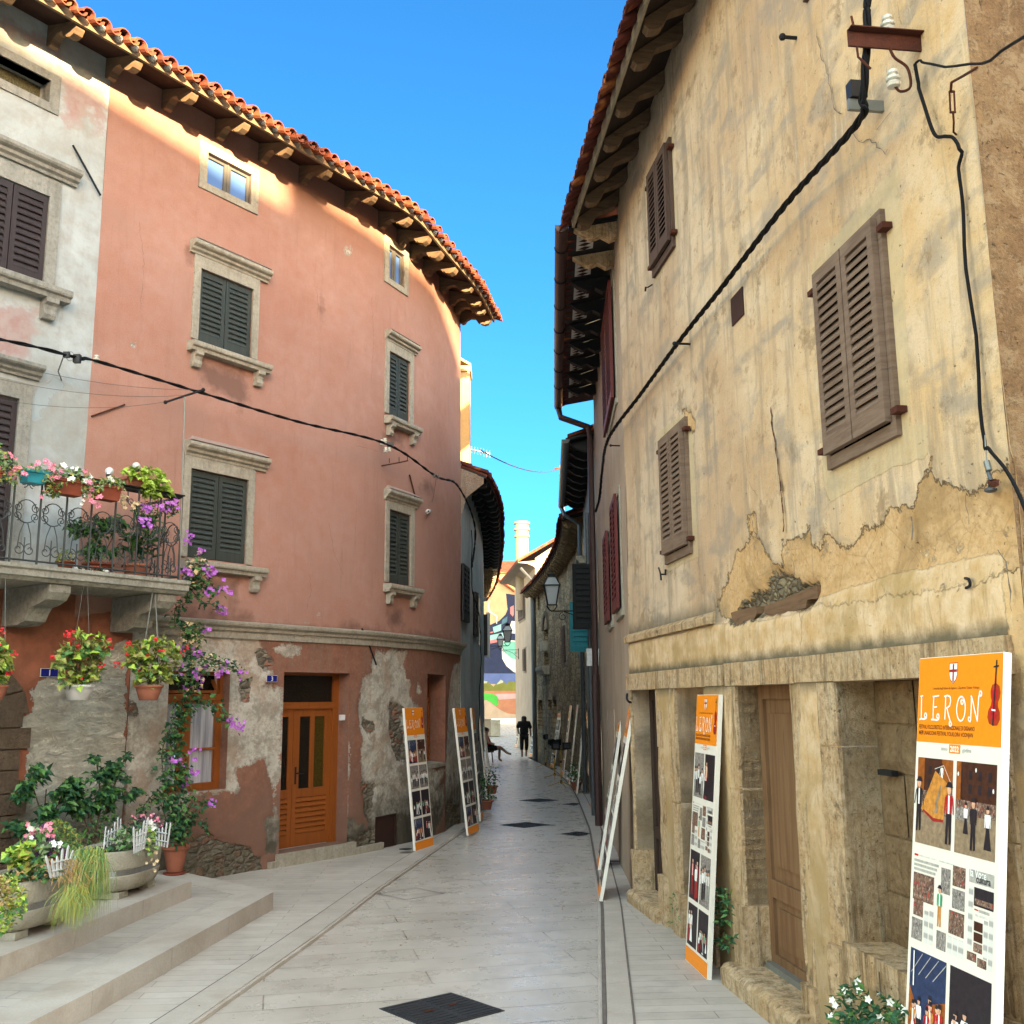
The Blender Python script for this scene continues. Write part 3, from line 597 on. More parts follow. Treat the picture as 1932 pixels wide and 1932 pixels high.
def roof_tiles(P,u0,u1,w0,z0,dz,rows=3,pitch=.205,slope=.36,r=.075,mortar=True,rowlen=.36,par=None,seedv=1,mat='roof_tile'):
    rnd=random.Random(seedv);mb=MB();mo=MB();n=int((u1-u0)/pitch);cs,sn=math.cos(slope),math.sin(slope)
    def arch(u,s0,s1,ra,rb,up,zoff,seg=6,th=.014):
        cols=[]
        for (s,rr) in ((s0,ra),(s1,rb)):
            for q in (rr,rr-th):
                row=[]
                for k in range(seg+1):
                    a=math.pi*k/seg;x=-q*math.cos(a);y=q*math.sin(a)*(1 if up else -1)
                    w=w0-s*cs;z=z0+s*sn+y+zoff+dz(u);row.append(P.xyz(u+x,z,w))
                cols.append(row)
        vs=sum(cols,[]);k=seg+1;fs=[]
        for j in range(seg):
            fs+=[(j,j+1,2*k+j+1,2*k+j),(k+j,3*k+j,3*k+j+1,k+j+1),(j,k+j,k+j+1,j+1)]
        mb.add(vs,fs)
    for i in range(n+1):
        u=u0+i*pitch
        for rw in range(rows):
            j=rnd.uniform(-.012,.012);s=rw*rowlen+rnd.uniform(-.02,.02)-(.0 if rw else .0);zz=rnd.uniform(-.006,.008)+rw*.012
            arch(u+j,s,s+rowlen+.06,r*1.05,r*.86,True,.055+zz)
            arch(u+pitch/2+j,s-.03,s+rowlen+.03,r*.9,r*1.0,False,.055+zz*.5)
        if mortar and rnd.random()<.75:
            q=P.xyz(u,z0+.045+dz(u),w0-.10);mo.ball((q.x,q.y,q.z),rnd.uniform(.035,.05),4)
    o=mb.build('roof_tiles',mat,par)
    if mortar: o_=mo.build('tile_mortar','mortar',par);o_['kind']='stuff'
    return o
# --- thing: pink house ---
PH=thing('pink_house',tuple(PL.xyz(9,0,-1)),'large salmon pink plastered corner house with curved front and peeling ground floor','house')
sst=lambda x,a,b:(lambda t:t*t*(3-2*t))(max(0,min(1,(x-a)/(b-a))))
dzL=lambda u:-.27*sst(u,11.6,13.4)
US=PL.P(c1(780,700))[0]            # seam between the houses
UG=PL.P(m(905,400))[0]             # ground-floor seam
UE=PL.L
ZC=2.90
W1=rect(PL,(378,506),(472,678));W1=(W1[0],W1[1],6.40,7.34)
W2=(12.02,12.64,6.28,7.28);W3=(8.44,9.33,3.70,4.78);W4=(12.08,12.70,3.72,4.82)
A1=(8.47,9.19,8.50,8.93);A2=(11.98,12.44,8.45,9.0)
GW=(8.29,9.17,.98,2.36);DR=(10.04,11.24,.13,2.375,.25);NW=(13.31,14.2,1.01,2.405,.3);HT=(11.84,12.40,-.05,.40)
upper=[h+(.14,) for h in (W1,W2,W3,W4,A1,A2)]
oval=lambda cx,cy,rx,ry,n=10,rot=0:[(cx+rx*math.cos(2*math.pi*k/n+rot),cy+ry*math.sin(2*math.pi*k/n)) for k in range(n)]
stain=[LP([e(*p) for p in [(1430,890),(1760,960),(1770,1160),(1720,1250),(1600,1130),(1430,1060)]]),
 LP([c(*p) for p in [(1340,960),(1700,1000),(1690,1260),(1650,1260),(1640,1080),(1340,1120)]]),
 LP([d(*p) for p in [(1225,0),(1360,0),(1360,180),(1340,130),(1260,120),(1230,180)]]),
 LP([d(*p) for p in [(-300,110),(200,150),(700,190),(1250,235),(1800,295),(1800,230),(1500,190),(1300,200),(1000,120),(930,80),(820,150),(300,120)]]),
 LP([f4(*p) for p in [(960,1050),(1080,1040),(1120,1200),(1020,1240),(880,1180)]]),
 LP([f4(*p) for p in [(370,380),(420,400),(400,520),(350,500)]]),LP([f4(*p) for p in [(490,300),(700,430),(700,620),(500,520)]]),
 LP([c2(*p) for p in [(590,1340),(612,1340),(612,1580),(600,1580)]]),LP([e(*p) for p in [(1330,60),(1370,60),(1370,200),(1345,200)]]),
 LP([(300,1172),(480,1180),(480,1160),(420,1150),(300,1150)])]
upeel=[LP([c2(*q) for q in oval(795,1060,28,40)]),LP([d(*q) for q in oval(672,50,18,35)]),LP([d(*q) for q in oval(560,115,30,10)]),LP([e(*q) for q in oval(952,772,7,9)])]
rl=lambda U,Z,ms:(fbm(U*.7,Z*.7,3)-.45)*.03+(fbm(U*4,Z*4,3)-.45)*.004
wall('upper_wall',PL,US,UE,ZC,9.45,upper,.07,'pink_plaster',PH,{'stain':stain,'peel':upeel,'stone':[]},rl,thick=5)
PA=[c(905,1345),c(1850,1400),c(1880,1560),d(290,520),d(220,600),d(370,640),d(365,1250),d(345,1400),d(300,1560),d(345,1720),d(335,1990),d(235,1990),d(235,1700),d(300,1690),d(290,1420),d(220,1210),d(20,1290),m(1700,640),m(1700,800),m(1660,825),m(1360,835),m(1290,1100),m(1290,1500),m(880,1560)]
PB=[d(820,690),d(905,770),d(915,870),d(905,1050),d(915,1150),d(905,1250),d(915,1650),d(900,1700),d(1040,1740),d(1080,1800),d(1080,2050),d(760,2050),d(770,1500),d(800,1000)]
PC=[d(*p) for p in [(1130,330),(1380,330),(1365,480),(1405,580),(1440,770),(1475,760),(1500,820),(1530,1300),(1700,1300),(1640,1450),(1690,1420),(1700,1600),(1600,1880),(1600,2050),(1080,2050),(1060,1800),(1100,1450),(1030,1400),(1010,1200),(1020,1050),(1000,950),(1000,720),(1030,560),(1100,520),(1090,450)]]
PD=[d(*p) for p in [(1770,450),(1818,430),(1818,2000),(1710,2000),(1700,1250),(1740,600)]]
PE=[d(*p) for p in [(1480,580),(1500,680),(1455,690)]];PF=[d(*p) for p in [(310,300),(380,280),(530,300),(525,360),(440,405),(310,340)]]
SB=[[d(1040,880),d(1130,900),d(1140,980),d(1070,1020),d(1030,950)],[d(1250,760),d(1360,800),d(1380,1230),d(1310,1230),d(1260,1000)],[d(1020,1420),d(1140,1430),d(1110,1600),d(1100,1720),d(1060,1700)],
 [m(1290,1200),m(1400,1150),m(1500,1110),m(1560,1170),m(1700,1190),m(1790,1230),m(1870,1300),m(1880,1470),m(1280,1500)],[d(1720,1560),d(1780,1570),d(1818,1600),d(1818,2050),d(1710,2050)],[c(1720,1700),c(1790,1700),c(1800,1860),c(1730,1870)],[d(150,340),d(240,340),d(310,420),d(240,520),d(190,480)],[d(900,1880),d(1130,1780),d(1120,2050),d(780,2050)],[m(905,120),m(1000,240),m(1020,280),m(930,260)]]
def rlow(U,Z,ms):
    pe=np.clip(ms['peel']*12+.5+(fbm(U*9,Z*9,3)-.45)*2,0,1);st=np.clip(ms['stone']*12+.5+(fbm(U*9,Z*9,3)-.45)*2,0,1)
    return (fbm(U*.9,Z*.9,3)-.45)*.03-pe*.014*(1)+pe*(fbm(U*7,Z*7,4)-.47)*.03-st*.03+st*(fbm(U*11,Z*14,3)-.45)*.07
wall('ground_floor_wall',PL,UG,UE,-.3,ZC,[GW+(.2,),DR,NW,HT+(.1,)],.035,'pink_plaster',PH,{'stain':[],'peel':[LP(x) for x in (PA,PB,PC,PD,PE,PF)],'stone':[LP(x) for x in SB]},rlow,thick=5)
# string course
MB().prof(PL,[(0,0),(.05,0),(.055,.035),(.10,.06),(.11,.085),(.11,.105),(.0,.125)],UG-.25,UE+.06,40,dz=lambda u:2.86).build('string_course','trim_stone',PH)
MB().prof(PL,[(0,0),(.022,0),(.022,.09),(0,.09)],UG+.1,UE+.02,40,dz=lambda u:2.77).build('string_band','trim_stone',PH)
# windows with cornice, sill, corbels, louvred shutters
def dressed(win,cu0,cu1,cz,ch,cp,su0,su1,sz,sh,sp,corb,n=3,hip=True):
    MB().prof(PL,moulding(cp,ch),cu0,cu1,n,dz=lambda u:cz).build('lintel_cornice','trim_stone',win)
    if hip:
        a=MB();q=[PL.xyz(cu0+.02,cz+ch+.015,.0),PL.xyz(cu1-.02,cz+ch+.015,0),PL.xyz(cu1-.02,cz+ch+.015,cp*.95),PL.xyz(cu0+.02,cz+ch+.015,cp*.95),PL.xyz(cu0+.12,cz+ch+.10,-.01),PL.xyz(cu1-.12,cz+ch+.10,-.01)]
        a.add(q,[(3,2,5,4),(0,3,4),(2,1,5)]);a.build('cornice_flashing','pink_flash',win)
    MB().prof(PL,sillprof(sp,sh),su0,su1,n,dz=lambda u:sz-sh).build('sill','trim_stone',win)
    for u,cw,chh in corb: MB().prof(PL,corbel_prof(sp*.8,chh),u-cw/2,u+cw/2,1,dz=lambda q:sz-sh-.002).build('corbel','trim_stone',win)
for (W,cu,cz,ch,su,sz,corb,fwt) in [
  (W1,(8.27,9.52),7.50,.15,(8.30,9.55),6.34,[(8.42,.11,.19),(9.40,.11,.19)],.16),
  (W2,(11.90,12.80),7.43,.13,(11.92,12.83),6.22,[(12.03,.09,.17),(12.70,.09,.17)],.15),
  (W3,(8.33,9.60),4.93,.16,(8.36,9.60),3.66,[(8.48,.11,.19),(9.46,.11,.19)],.15),
  (W4,(11.94,12.88),4.95,.14,(11.95,12.90),3.68,[(12.08,.09,.17),(12.76,.09,.17)],.13)]:
    win=surround(PH,PL,*W,.10,fwt=fwt,fb=False,n=3)
    closed_shutters(win,PL,*W,-.05,'green_shutter')
    dressed(win,cu[0],cu[1],cz,ch,.13,su[0],su[1],sz,.11,.15,corb)
for A in (A1,A2):
    win=surround(PH,PL,*A,.12,n=2,w=.02)
    fr=MB();um=(A[0]+A[1])/2
    for a,b in ((A[0],um-.015),(um+.015,A[1])):
        t=.04;fr.wb(PL,a,a+t,A[2],A[3],-.09,-.04);fr.wb(PL,b-t,b,A[2],A[3],-.09,-.04);fr.wb(PL,a+t,b-t,A[2],A[2]+t,-.09,-.041);fr.wb(PL,a+t,b-t,A[3]-t,A[3],-.09,-.041)
    fr.wb(PL,um-.015,um+.015,A[2],A[3],-.09,-.03)
    fr.build('sash','grey_wood',win)
    for a,b in ((A[0]+.04,um-.055),(um+.055,A[1]-.04)): MB().wb(PL,a,b,A[2]+.04,A[3]-.04,-.075,-.068).build('pane','sky_painted_glass',win)
# --- ground-floor casement with tilting transom and lace curtains ---
u0,u1,z0,z1=GW;gw=MB();dp=-.13
gw.wb(PL,u0,u0+.045,z0,z1,dp-.05,dp);gw.wb(PL,u1-.045,u1,z0,z1,dp-.05,dp);gw.wb(PL,u0,u1,z0,z0+.04,dp-.049,dp+.001);gw.wb(PL,u0,u1,z1-.04,z1,dp-.049,dp+.001);gw.wb(PL,u0,u1,2.02,2.10,dp-.05,dp+.015)
um=u0+(u1-u0)*.40;gw.wb(PL,um-.055,um+.045,z0+.04,2.02,dp-.05,dp+.012)
GWo=gw.build('window','orange_door',PH)
for a,b in ((u0+.045,um-.055),(um+.045,u1-.045)):
    s=MB();t=.035;s.wb(PL,a,a+t,z0+.04,2.02,dp-.04,dp-.002);s.wb(PL,b-t,b,z0+.04,2.02,dp-.04,dp-.002);s.wb(PL,a+t,b-t,z0+.04,z0+.08,dp-.04,dp-.003);s.wb(PL,a+t,b-t,1.985,2.02,dp-.04,dp-.003);s.wb(PL,a+t,b-t,1.44,1.465,dp-.04,dp-.004)
    s.build('sash','orange_door',GWo)
    MB().wb(PL,a+t,b-t,z0+.08,1.985,dp-.06,dp-.052,6).build('curtain','lace_curtain',GWo)
MB().wb(PL,u0+.04,u1-.04,2.10,z1-.04,dp-.12,dp-.11).build('transom_dark','dark_glass',GWo)
tr=MB();h=z1-.05-2.10
for a,b,zz0,zz1 in ((u0+.05,u0+.09,0,1),(u1-.09,u1-.05,0,1),(u0+.05,u1-.05,0,.16),(u0+.05,u1-.05,.85,1)):
    ca=[];
    for zz in (zz0,zz1):
        z=2.11+h*zz*.96;w=dp+.02-.16*(zz)**1
        ca.append((z,w))
    tr.hexa([PL.xyz(a,ca[0][0],ca[0][1]),PL.xyz(b,ca[0][0],ca[0][1]),PL.xyz(b,ca[0][0],ca[0][1]-.03),PL.xyz(a,ca[0][0],ca[0][1]-.03),PL.xyz(a,ca[1][0],ca[1][1]),PL.xyz(b,ca[1][0],ca[1][1]),PL.xyz(b,ca[1][0],ca[1][1]-.03),PL.xyz(a,ca[1][0],ca[1][1]-.03)])
tr.build('transom','orange_door',GWo)
# --- double door: left leaf narrow, louvred lower panels, patterned glass ---
u0,u1,z0,z1,_=DR;dw=-.25
df=MB();df.wb(PL,u0,u0+.04,z0,z1,dw-.03,dw+.05);df.wb(PL,u1-.11,u1,z0,z1,dw-.03,dw+.05);df.wb(PL,u0,u1,1.90,1.99,dw-.03,dw+.052);df.wb(PL,u0,u1,z1-.035,z1,dw-.03,dw+.051)
DO=df.build('door','orange_door',PH)
MB().wb(PL,u0+.04,u1-.11,1.99,z1-.035,dw,dw+.02).build('transom_pane','dark_patterned_glass',DO)
ud=u0+.40
for (a,b,panes) in ((u0+.045,ud-.004,[(.09,.27)]),(ud+.004,u1-.115,[(.11,.30),(.375,.565)])):
    L=MB();gz0,gz1=.87,1.80;w0,w1=dw-.02,dw+.02
    xs=[a]+sum([[a+p,a+q] for p,q in panes],[])+[b]
    for i in range(0,len(xs),2): L.wb(PL,xs[i],xs[i+1],gz0,gz1,w0,w1)
    L.wb(PL,a,b,gz1,1.90,w0,w1);L.wb(PL,a,b,.76,gz0,w0,w1)
    L.wb(PL,a,a+.07,z0+.01,.76,w0,w1);L.wb(PL,b-.07,b,z0+.01,.76,w0,w1);L.wb(PL,a+.07,b-.07,z0+.01,z0+.17,w0,w1)
    zz=z0+.17
    nl=7;hl=(.76-zz)/nl
    for i in range(nl):
        za=zz+i*hl;L.prof(PL,[(dw-.02,0),(dw+.028,.006),(dw+.004,hl-.004),(dw-.02,hl)],a+.07,b-.07,1,dz=lambda u,za=za:za)
    lf=L.build('door_leaf','orange_door',DO)
    for i,(p,q) in enumerate(panes): MB().wb(PL,a+p,a+q,gz0,gz1,dw-.005,dw+.004).build('pane','dark_patterned_glass' if i==0 else 'amber_glass',DO)
hd=MB();uu=ud+.055;hd.wb(PL,uu-.012,uu+.014,.93,1.15,dw+.02,dw+.026);q=PL.xyz(uu,1.07,dw+.03);q2=PL.xyz(uu,1.07,dw+.075);q3=PL.xyz(uu+.10,1.065,dw+.075);hd.tube([q,q2,q3],.009);hd.build('handle','iron',DO)
th=MB();th.wb(PL,u0-.05,u1+.15,z0-.20,z0-.005,-.25,.04,3);th.wb(PL,u0-.18,u1+.75,-.3,-.005+z0*.4,.0,.05,3);th.build('threshold','trim_stone',PH)
db=MB();pb=rect(PL,d(835,858),d(872,902));db.wb(PL,pb[0],pb[1],pb[2],pb[3],-.01,.02);db.build('doorbell','white_plastic',PH)
# narrow deep window
u0,u1,z0,z1,_=NW;q=MB();t=.05;nw=-.26
q.wb(PL,u0,u0+t,z0,z1,nw-.04,nw);q.wb(PL,u1-t,u1,z0,z1,nw-.04,nw);q.wb(PL,u0,u1,z0,z0+t,nw-.04,nw+.001);q.wb(PL,u0,u1,1.97,2.04,nw-.04,nw+.001);q.wb(PL,u0+.1,u1,z1-t,z1,nw-.04,nw+.001);q.wb(PL,(u0+u1)/2-.04,(u0+u1)/2+.04,z0,1.97,nw-.04,nw+.002);q.wb(PL,u0,u1,1.44,1.465,nw-.04,nw-.001)
NWo=q.build('window','orange_door',PH);MB().wb(PL,u0,u1,z0,1.97,nw-.06,nw-.045).build('curtain','lace_curtain',NWo);MB().wb(PL,u0,u1,2.0,z1,nw-.062,nw-.045).build('pane','dark_glass',NWo)
MB().prof(PL,[(-.30,0),(.02,-.035),(.02,-.08),(-.3,-.08)],u0-.02,u1+.02,2,dz=lambda u:z0+.03).build('sill','trim_stone',NWo)
u0,u1,z0,z1=HT;h=MB();h.wb(PL,u0,u1,z0,z1,-.05,-.02);h.wb(PL,u0,u0+.02,z0,z1,-.05,.0);h.wb(PL,u1-.02,u1,z0,z1,-.05,.0);h.wb(PL,u0,u1,z1-.02,z1,-.05,.001);h.build('hatch','rust_plate',PH)
# wall top, eaves, tiles (the roof runs on over the white house)
UW0=2.0
WHT=thing('white_house',tuple(PL.xyz(5,0,-1)),'pale whitewashed house with dark shutters and a balcony at the left edge','house')
def eave(par,ua,ub,n,k):
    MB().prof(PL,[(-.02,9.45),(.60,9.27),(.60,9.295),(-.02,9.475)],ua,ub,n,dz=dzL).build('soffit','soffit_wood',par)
    MB().prof(PL,[(.60,9.20),(.635,9.20),(.635,9.30),(.60,9.30)],ua,ub,n,dz=dzL).build('fascia','fascia_wood',par)
    MB().prof(PL,[(.62,9.30),(-4.2,11.05),(-4.2,11.0),(.60,9.29)],ua,ub,n,dz=dzL).build('roof','roof_tile',par)
    roof_tiles(PL,ua,ub,.745,9.235,dzL,rows=4,par=par,seedv=k)
eave(PH,US-.1,UE+.10,50,3);eave(WHT,UW0,US-.1,20,4)
bp=[(0,9.44),(0,9.19),(.04,9.155),(.09,9.165),(.13,9.22),(.20,9.255),(.29,9.245),(.325,9.19),(.35,9.155),(.37,9.165),(.40,9.13),(.47,9.105),(.54,9.125),(.58,9.175),(.585,9.26)]
bu=[PL.P(c1(*p))[0] for p in [(360,330),(775,575),(1175,780),(1550,985),(1860,1150)]]+[PL.P(c2(*p))[0] for p in [(455,575),(780,720),(1020,855),(1150,990),(1245,1110),(1340,1225),(1450,1345),(1515,1430),(1550,1525)]]
bu=[x for x in bu if x<UE-.05]+[UE-.02]
rr=random.Random(2)
for u in [3.4,4.1,4.85,5.55]+bu:
    j=rr.uniform(-.012,.012);prf=[(w,z+(j if i>1 and i<12 else 0)) for i,(w,z) in enumerate(bp)]
    MB().prof(PL,prf,u-.05,u+.05,1,dz=dzL).build('eaves_bracket','bracket_wood',WHT if u<US-.1 else PH)
# --- white house ---
TW=(5.2,6.33,8.02,8.76);W5=(5.62,6.42,6.42,7.45);BD=(5.30,6.26,3.27,5.12)
tw0=PL.P(c1(285,705));TWr=PL.P(c1(355,600))[0]
TW=(5.1,TWr,tw0[1],8.80)
wpeel=[LP([c1(*p) for p in [(440,470),(780,640),(760,950),(690,960),(640,800),(560,900),(440,880)]]),LP([e(*p) for p in [(-300,400),(260,520),(240,720),(200,900),(-300,900)]]),LP([c1(*p) for p in [(0,140),(420,330),(420,420),(0,220)]])]
wst=[LP([e(*p) for p in [(390,1000),(440,1050),(400,1140),(330,1210),(290,1290),(210,1290),(210,1150),(270,1070)]]),LP([e(*p) for p in [(540,830),(690,860),(640,900),(540,880)]])]
wall('upper_wall',PL,UW0,US,ZC+.27,9.45,[TW+(.25,),W5+(.14,),BD+(.12,)],.07,'white_plaster',WHT,{'peel':wpeel,'stone':wst},rl,thick=5)
GP=[c(*p) for p in [(905,1400),(870,1440),(790,1480),(700,1560),(640,1690),(440,1690),(280,1710),(235,1790),(225,1880),(150,2000),(150,2100),(195,2200),(190,2400),(100,2700),(100,3600),(905,3600)]]
ADo=(4.85,6.18,.30,1.92)
wall('ground_floor_wall',PL,UW0,UG,-.3,ZC+.27,[ADo+(.3,)],.035,'scraped_render',WHT,{'peel':[LP(GP)]},lambda U,Z,ms:(lambda pe:(fbm(U*.9,Z*.9,3)-.45)*.03-pe*.012+pe*(fbm(U*4,Z*8,4)-.47)*.06)(np.clip(ms['peel']*12+.5,0,1)),thick=5)
mb=MB();u0,u1,z0,z1=TW
mb.wb(PL,u1,u1+.12,z0-.1,z1+.10,-.14,.02);mb.wb(PL,u0-.12,u0,z0-.1,z1+.1,-.14,.02);mb.wb(PL,u0,u1,z1,z1+.10,-.14,.021);mb.wb(PL,u0,u1,z0-.10,z0,-.22,.022)
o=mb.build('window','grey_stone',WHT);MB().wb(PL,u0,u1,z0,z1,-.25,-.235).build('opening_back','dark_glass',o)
nt=MB();nt.wb(PL,u0,u1,z0,z0+.38,-.20,-.19);nt.build('netting','netting',o)
win=surround(WHT,PL,*W5,.13,fb=False,mat='grey_stone',fwt=.2);closed_shutters(win,PL,*W5,-.03,'brown_shutter',pitch=.075)
MB().prof(PL,moulding(.14,.17),5.45,6.72,2,dz=lambda u:7.68).build('lintel_cornice','grey_stone',win)
MB().prof(PL,sillprof(.18,.13),5.40,6.68,2,dz=lambda u:6.27).build('sill','grey_stone',win)
for u in (5.52,6.48): MB().prof(PL,corbel_prof(.14,.22),u-.07,u+.07,1,dz=lambda q:6.268).build('corbel','grey_stone',win)
win=surround(WHT,PL,*BD,.14,fb=False,mat='grey_stone',fwt=.18,name='balcony_door');closed_shutters(win,PL,*BD,-.04,'brown_shutter',pitch=.07)
MB().prof(PL,moulding(.14,.15),5.1,6.46,2,dz=lambda u:5.36).build('lintel_cornice','grey_stone',win)
# rusticated arched doorway at the far left of the ground floor
ar=MB();rq=random.Random(5);z=.0
while z<1.88:
    h=rq.uniform(.20,.26);w=rq.choice([.36,.46,.41]);ar.wb(PL,ADo[1],ADo[1]+w,z+.006,z+h-.006,-.25,.045+rq.uniform(0,.015));z+=h
ar.wb(PL,ADo[1],ADo[1]+.45,-.3,.0,-.25,.07)
ax,az_,R0,R1=5.515,1.90,.67,1.09
for k in range(9):
    a0=math.pi*k/9+.012;a1=math.pi*(k+1)/9-.012;q=[]
    for w in (-.2,.05):
        for r,a in ((R0,a0),(R1,a0),(R1,a1),(R0,a1)): q.append(PL.xyz(ax-r*math.cos(a),az_+.0+r*math.sin(a)*.62,w))
    ar.hexa([q[0],q[1],q[2],q[3],q[4],q[5],q[6],q[7]])
z=0
while z<1.85: ar.wb(PL,ADo[0]-.42,ADo[0],z+.006,z+.23,-.25,.05);z+=.24
AR=ar.build('arched_doorway','quoin_stone',WHT)
MB().wb(PL,ADo[0],ADo[1],ADo[2],ADo[3],-.28,-.26).build('door_leaf','dark_door',AR)
# pipe-thin iron ties on the walls
def rodw(name,P,pts,w,r,mat,par=None,label=None,cat=None):
    q=[P.xyz(*P.P(p,w),w) for p in pts];o=MB().tube(q,r).build(name,mat,par)
    return o
rodw('wall_tie',PL,[c1(520,1035),c1(620,1215)],.03,.012,'iron',WHT);rodw('wall_tie',PL,[c1(620,1215),c1(718,1395)],.035,.012,'iron',WHT)
rodw('wall_tie',PL,[e(652,1278),e(790,1230),e(890,1195)],.02,.010,'rust',PH);rodw('wall_tie',PL,[f4(770,975),f4(820,1170),f4(865,1350)],.03,.014,'rust',PH)
rodw('wall_tie',PL,[d(1080,295),d(1135,450)],.03,.012,'iron',PH);rodw('wall_tie',PL,[d(1018,155),d(1042,195)],.05,.012,'iron',PH)
# balcony
BA0,BA1,BW=4.7,7.80,.92
BAL=MB().prof(PL,[(0,3.14),(BW-.06,3.14),(BW-.03,3.17),(BW,3.18),(BW,3.235),(BW+.025,3.25),(BW+.025,3.285),(BW,3.29),(0,3.29)],BA0,BA1,4).build('balcony','balcony_stone',WHT)
brp=[(0,3.135),(BW-.10,3.135),(BW-.10,3.06),(BW-.16,2.99),(BW-.28,2.95),(BW-.40,2.93),(BW-.46,2.87),(BW-.50,2.80),(BW-.62,2.765),(0,2.765)]
for u in (5.05,6.38,7.60): MB().prof(PL,brp,u-.11,u+.11,1).build('bracket','balcony_stone',BAL)
# railing: posts, top rail, scrolls
RW=BW-.07
def scroll(mb,f,cx,cz,r,turns,a0,dirn,rad=.005,n=22,shrink=.25):
    pts=[]
    for k in range(n+1):
        t=k/n;a=a0+dirn*turns*2*math.pi*t;q=r*(1-(1-shrink)*t);pts.append(f(cx+q*math.cos(a),cz+q*math.sin(a)))
    mb.tube(pts,rad,4)
def railpanel(mb,f,x0,x1,zb,zt):
    wdt=x1-x0;cx=(x0+x1)/2;h=zt-zb;R=wdt*.36
    # ring
    mb.tube([f(cx+R*math.cos(a)*1.05,zb+h*.56+R*math.sin(a)*1.15) for a in [2*math.pi*k/18 for k in range(19)]],.006,4)
    for sx in (-1,1):
        scroll(mb,f,x0+wdt*(.5-.5*sx)+sx*.045,zb+h*.60,.045,1.3,math.pi/2,-sx);scroll(mb,f,x0+wdt*(.5-.5*sx)+sx*.045,zb+h*.50,.045,1.3,-math.pi/2,sx)
        scroll(mb,f,cx+sx*wdt*.2,zb+h*.12,.06,1.2,math.pi/2,sx);scroll(mb,f,cx+sx*wdt*.16,zb+h*.88,.04,1.2,-math.pi/2,-sx)
        mb.tube([f(cx+sx*wdt*.26,zb+h*.12),f(cx+sx*wdt*.2,zb+h*.3),f(cx+sx*.02,zb+h*.42)],.005,4)
    mb.tube([f(cx,zb),f(cx,zb+h*.26)],.006,4);mb.tube([f(cx,zb+h*.86),f(cx,zt)],.006,4)
rm=MB();ff=lambda x,z:PL.xyz(x,z,RW)
posts=[BA0+.06+i*((BA1-.09)-(BA0+.06))/11 for i in range(12)]
for a,b in zip(posts,posts[1:]): railpanel(rm,ff,a,b,3.33,4.16)
for u in posts: rm.tube([ff(u,3.29),ff(u,4.2)],.011,4)
rm.tube([ff(BA0+.06,4.2),ff(BA1-.09,4.2)],.014,4);rm.tube([ff(BA0+.06,3.33),ff(BA1-.09,3.33)],.009,4)
fs=lambda x,z:PL.xyz(BA1-.09,z,x)
sp=[RW-i*RW/3 for i in range(4)]
for a,b in zip(sp,sp[1:]): railpanel(rm,fs,b,a,3.33,4.16)
for w in sp[1:]: rm.tube([fs(w,3.29),fs(w,4.2)],.010,4)
rm.tube([fs(RW,4.2),fs(0,4.2)],.014,4);rm.tube([fs(RW,3.33),fs(0,3.33)],.009,4)
rm.build('railing','rail_iron',BAL)
# flower shelf behind the rail on the right part
sh=MB();sh.wb(PL,6.35,BA1-.09,4.205,4.22,RW-.2,RW+.05);sh.build('flower_shelf','iron',BAL)
# --- blue-grey house beyond ---
BG=thing('bluegrey_house',(-1.6,24,0),'narrow blue-grey weathered house with dark shutters past the pink house','house')
a=crop(1300,1300,600);b=crop(1300,1700,600)
wh=[]
wall('wall',PL2,0,PL2.L,-.7,6.3,[],.25,'bluegrey_plaster',BG,{},lambda U,Z,ms:(fbm(U*.6,Z*.6,3)-.45)*.06,thick=4)
# gable end looking back towards the pink house's roof, chimney
zc=lambda u:0
MB().prof(PL2,[(-.02,6.15),(.46,5.95),(.46,6.0),(-.02,6.2)],.05,PL2.L,24).build('soffit','black_shutter',BG)
MB().prof(PL2,[(.47,6.03),(-3.6,7.6),(-3.6,7.5),(.47,5.98)],.05,PL2.L,24).build('roof','roof_tile',BG)
roof_tiles(PL2,.1,PL2.L,.52,5.98,lambda u:0,rows=2,par=BG,mortar=False,pitch=.2,seedv=8,mat='shaded_roof_tile')
for i in range(34):
    u=.4+i*.62
    if u<PL2.L: MB().prof(PL2,[(0,6.12),(0,5.86),(.12,5.84),(.2,5.9),(.3,5.84),(.42,5.86),(.45,5.97)],u-.07,u+.07).build('eaves_bracket','black_shutter' if i<20 else 'ochre_stone',BG)
gb=MB();p0=PL2.xyz(.02,0,0);gb.add([(p0.x,p0.y,5.2),(p0.x-4,p0.y,5.2),(p0.x-4,p0.y,7.7),(p0.x,p0.y,6.15),(p0.x+.42,p0.y,5.98),(p0.x+.42,p0.y,5.86),(p0.x+.1,p0.y,5.6)],[tuple(range(7))]);gb.build('gable_wall','rubble_obj',BG)
ch=MB();ch.box((-1.17,21,7.2),(.60,.6,3.2));ch.box((-1.17,21,8.86),(.66,.66,.12))
for s in(-1,1): ch.add([(-1.17+s*.33,20.68,8.92),(-1.17+s*.33,21.32,8.92),(-1.17,21.32,9.12),(-1.17,20.68,9.12),(-1.17+s*.33,20.68,8.97),(-1.17+s*.33,21.32,8.97),(-1.17,21.32,9.17),(-1.17,20.68,9.17)],[(0,1,2,3),(7,6,5,4),(0,4,5,1),(0,3,7,4),(1,5,6,2)])
ch.build('chimney','lit_ochre',BG)
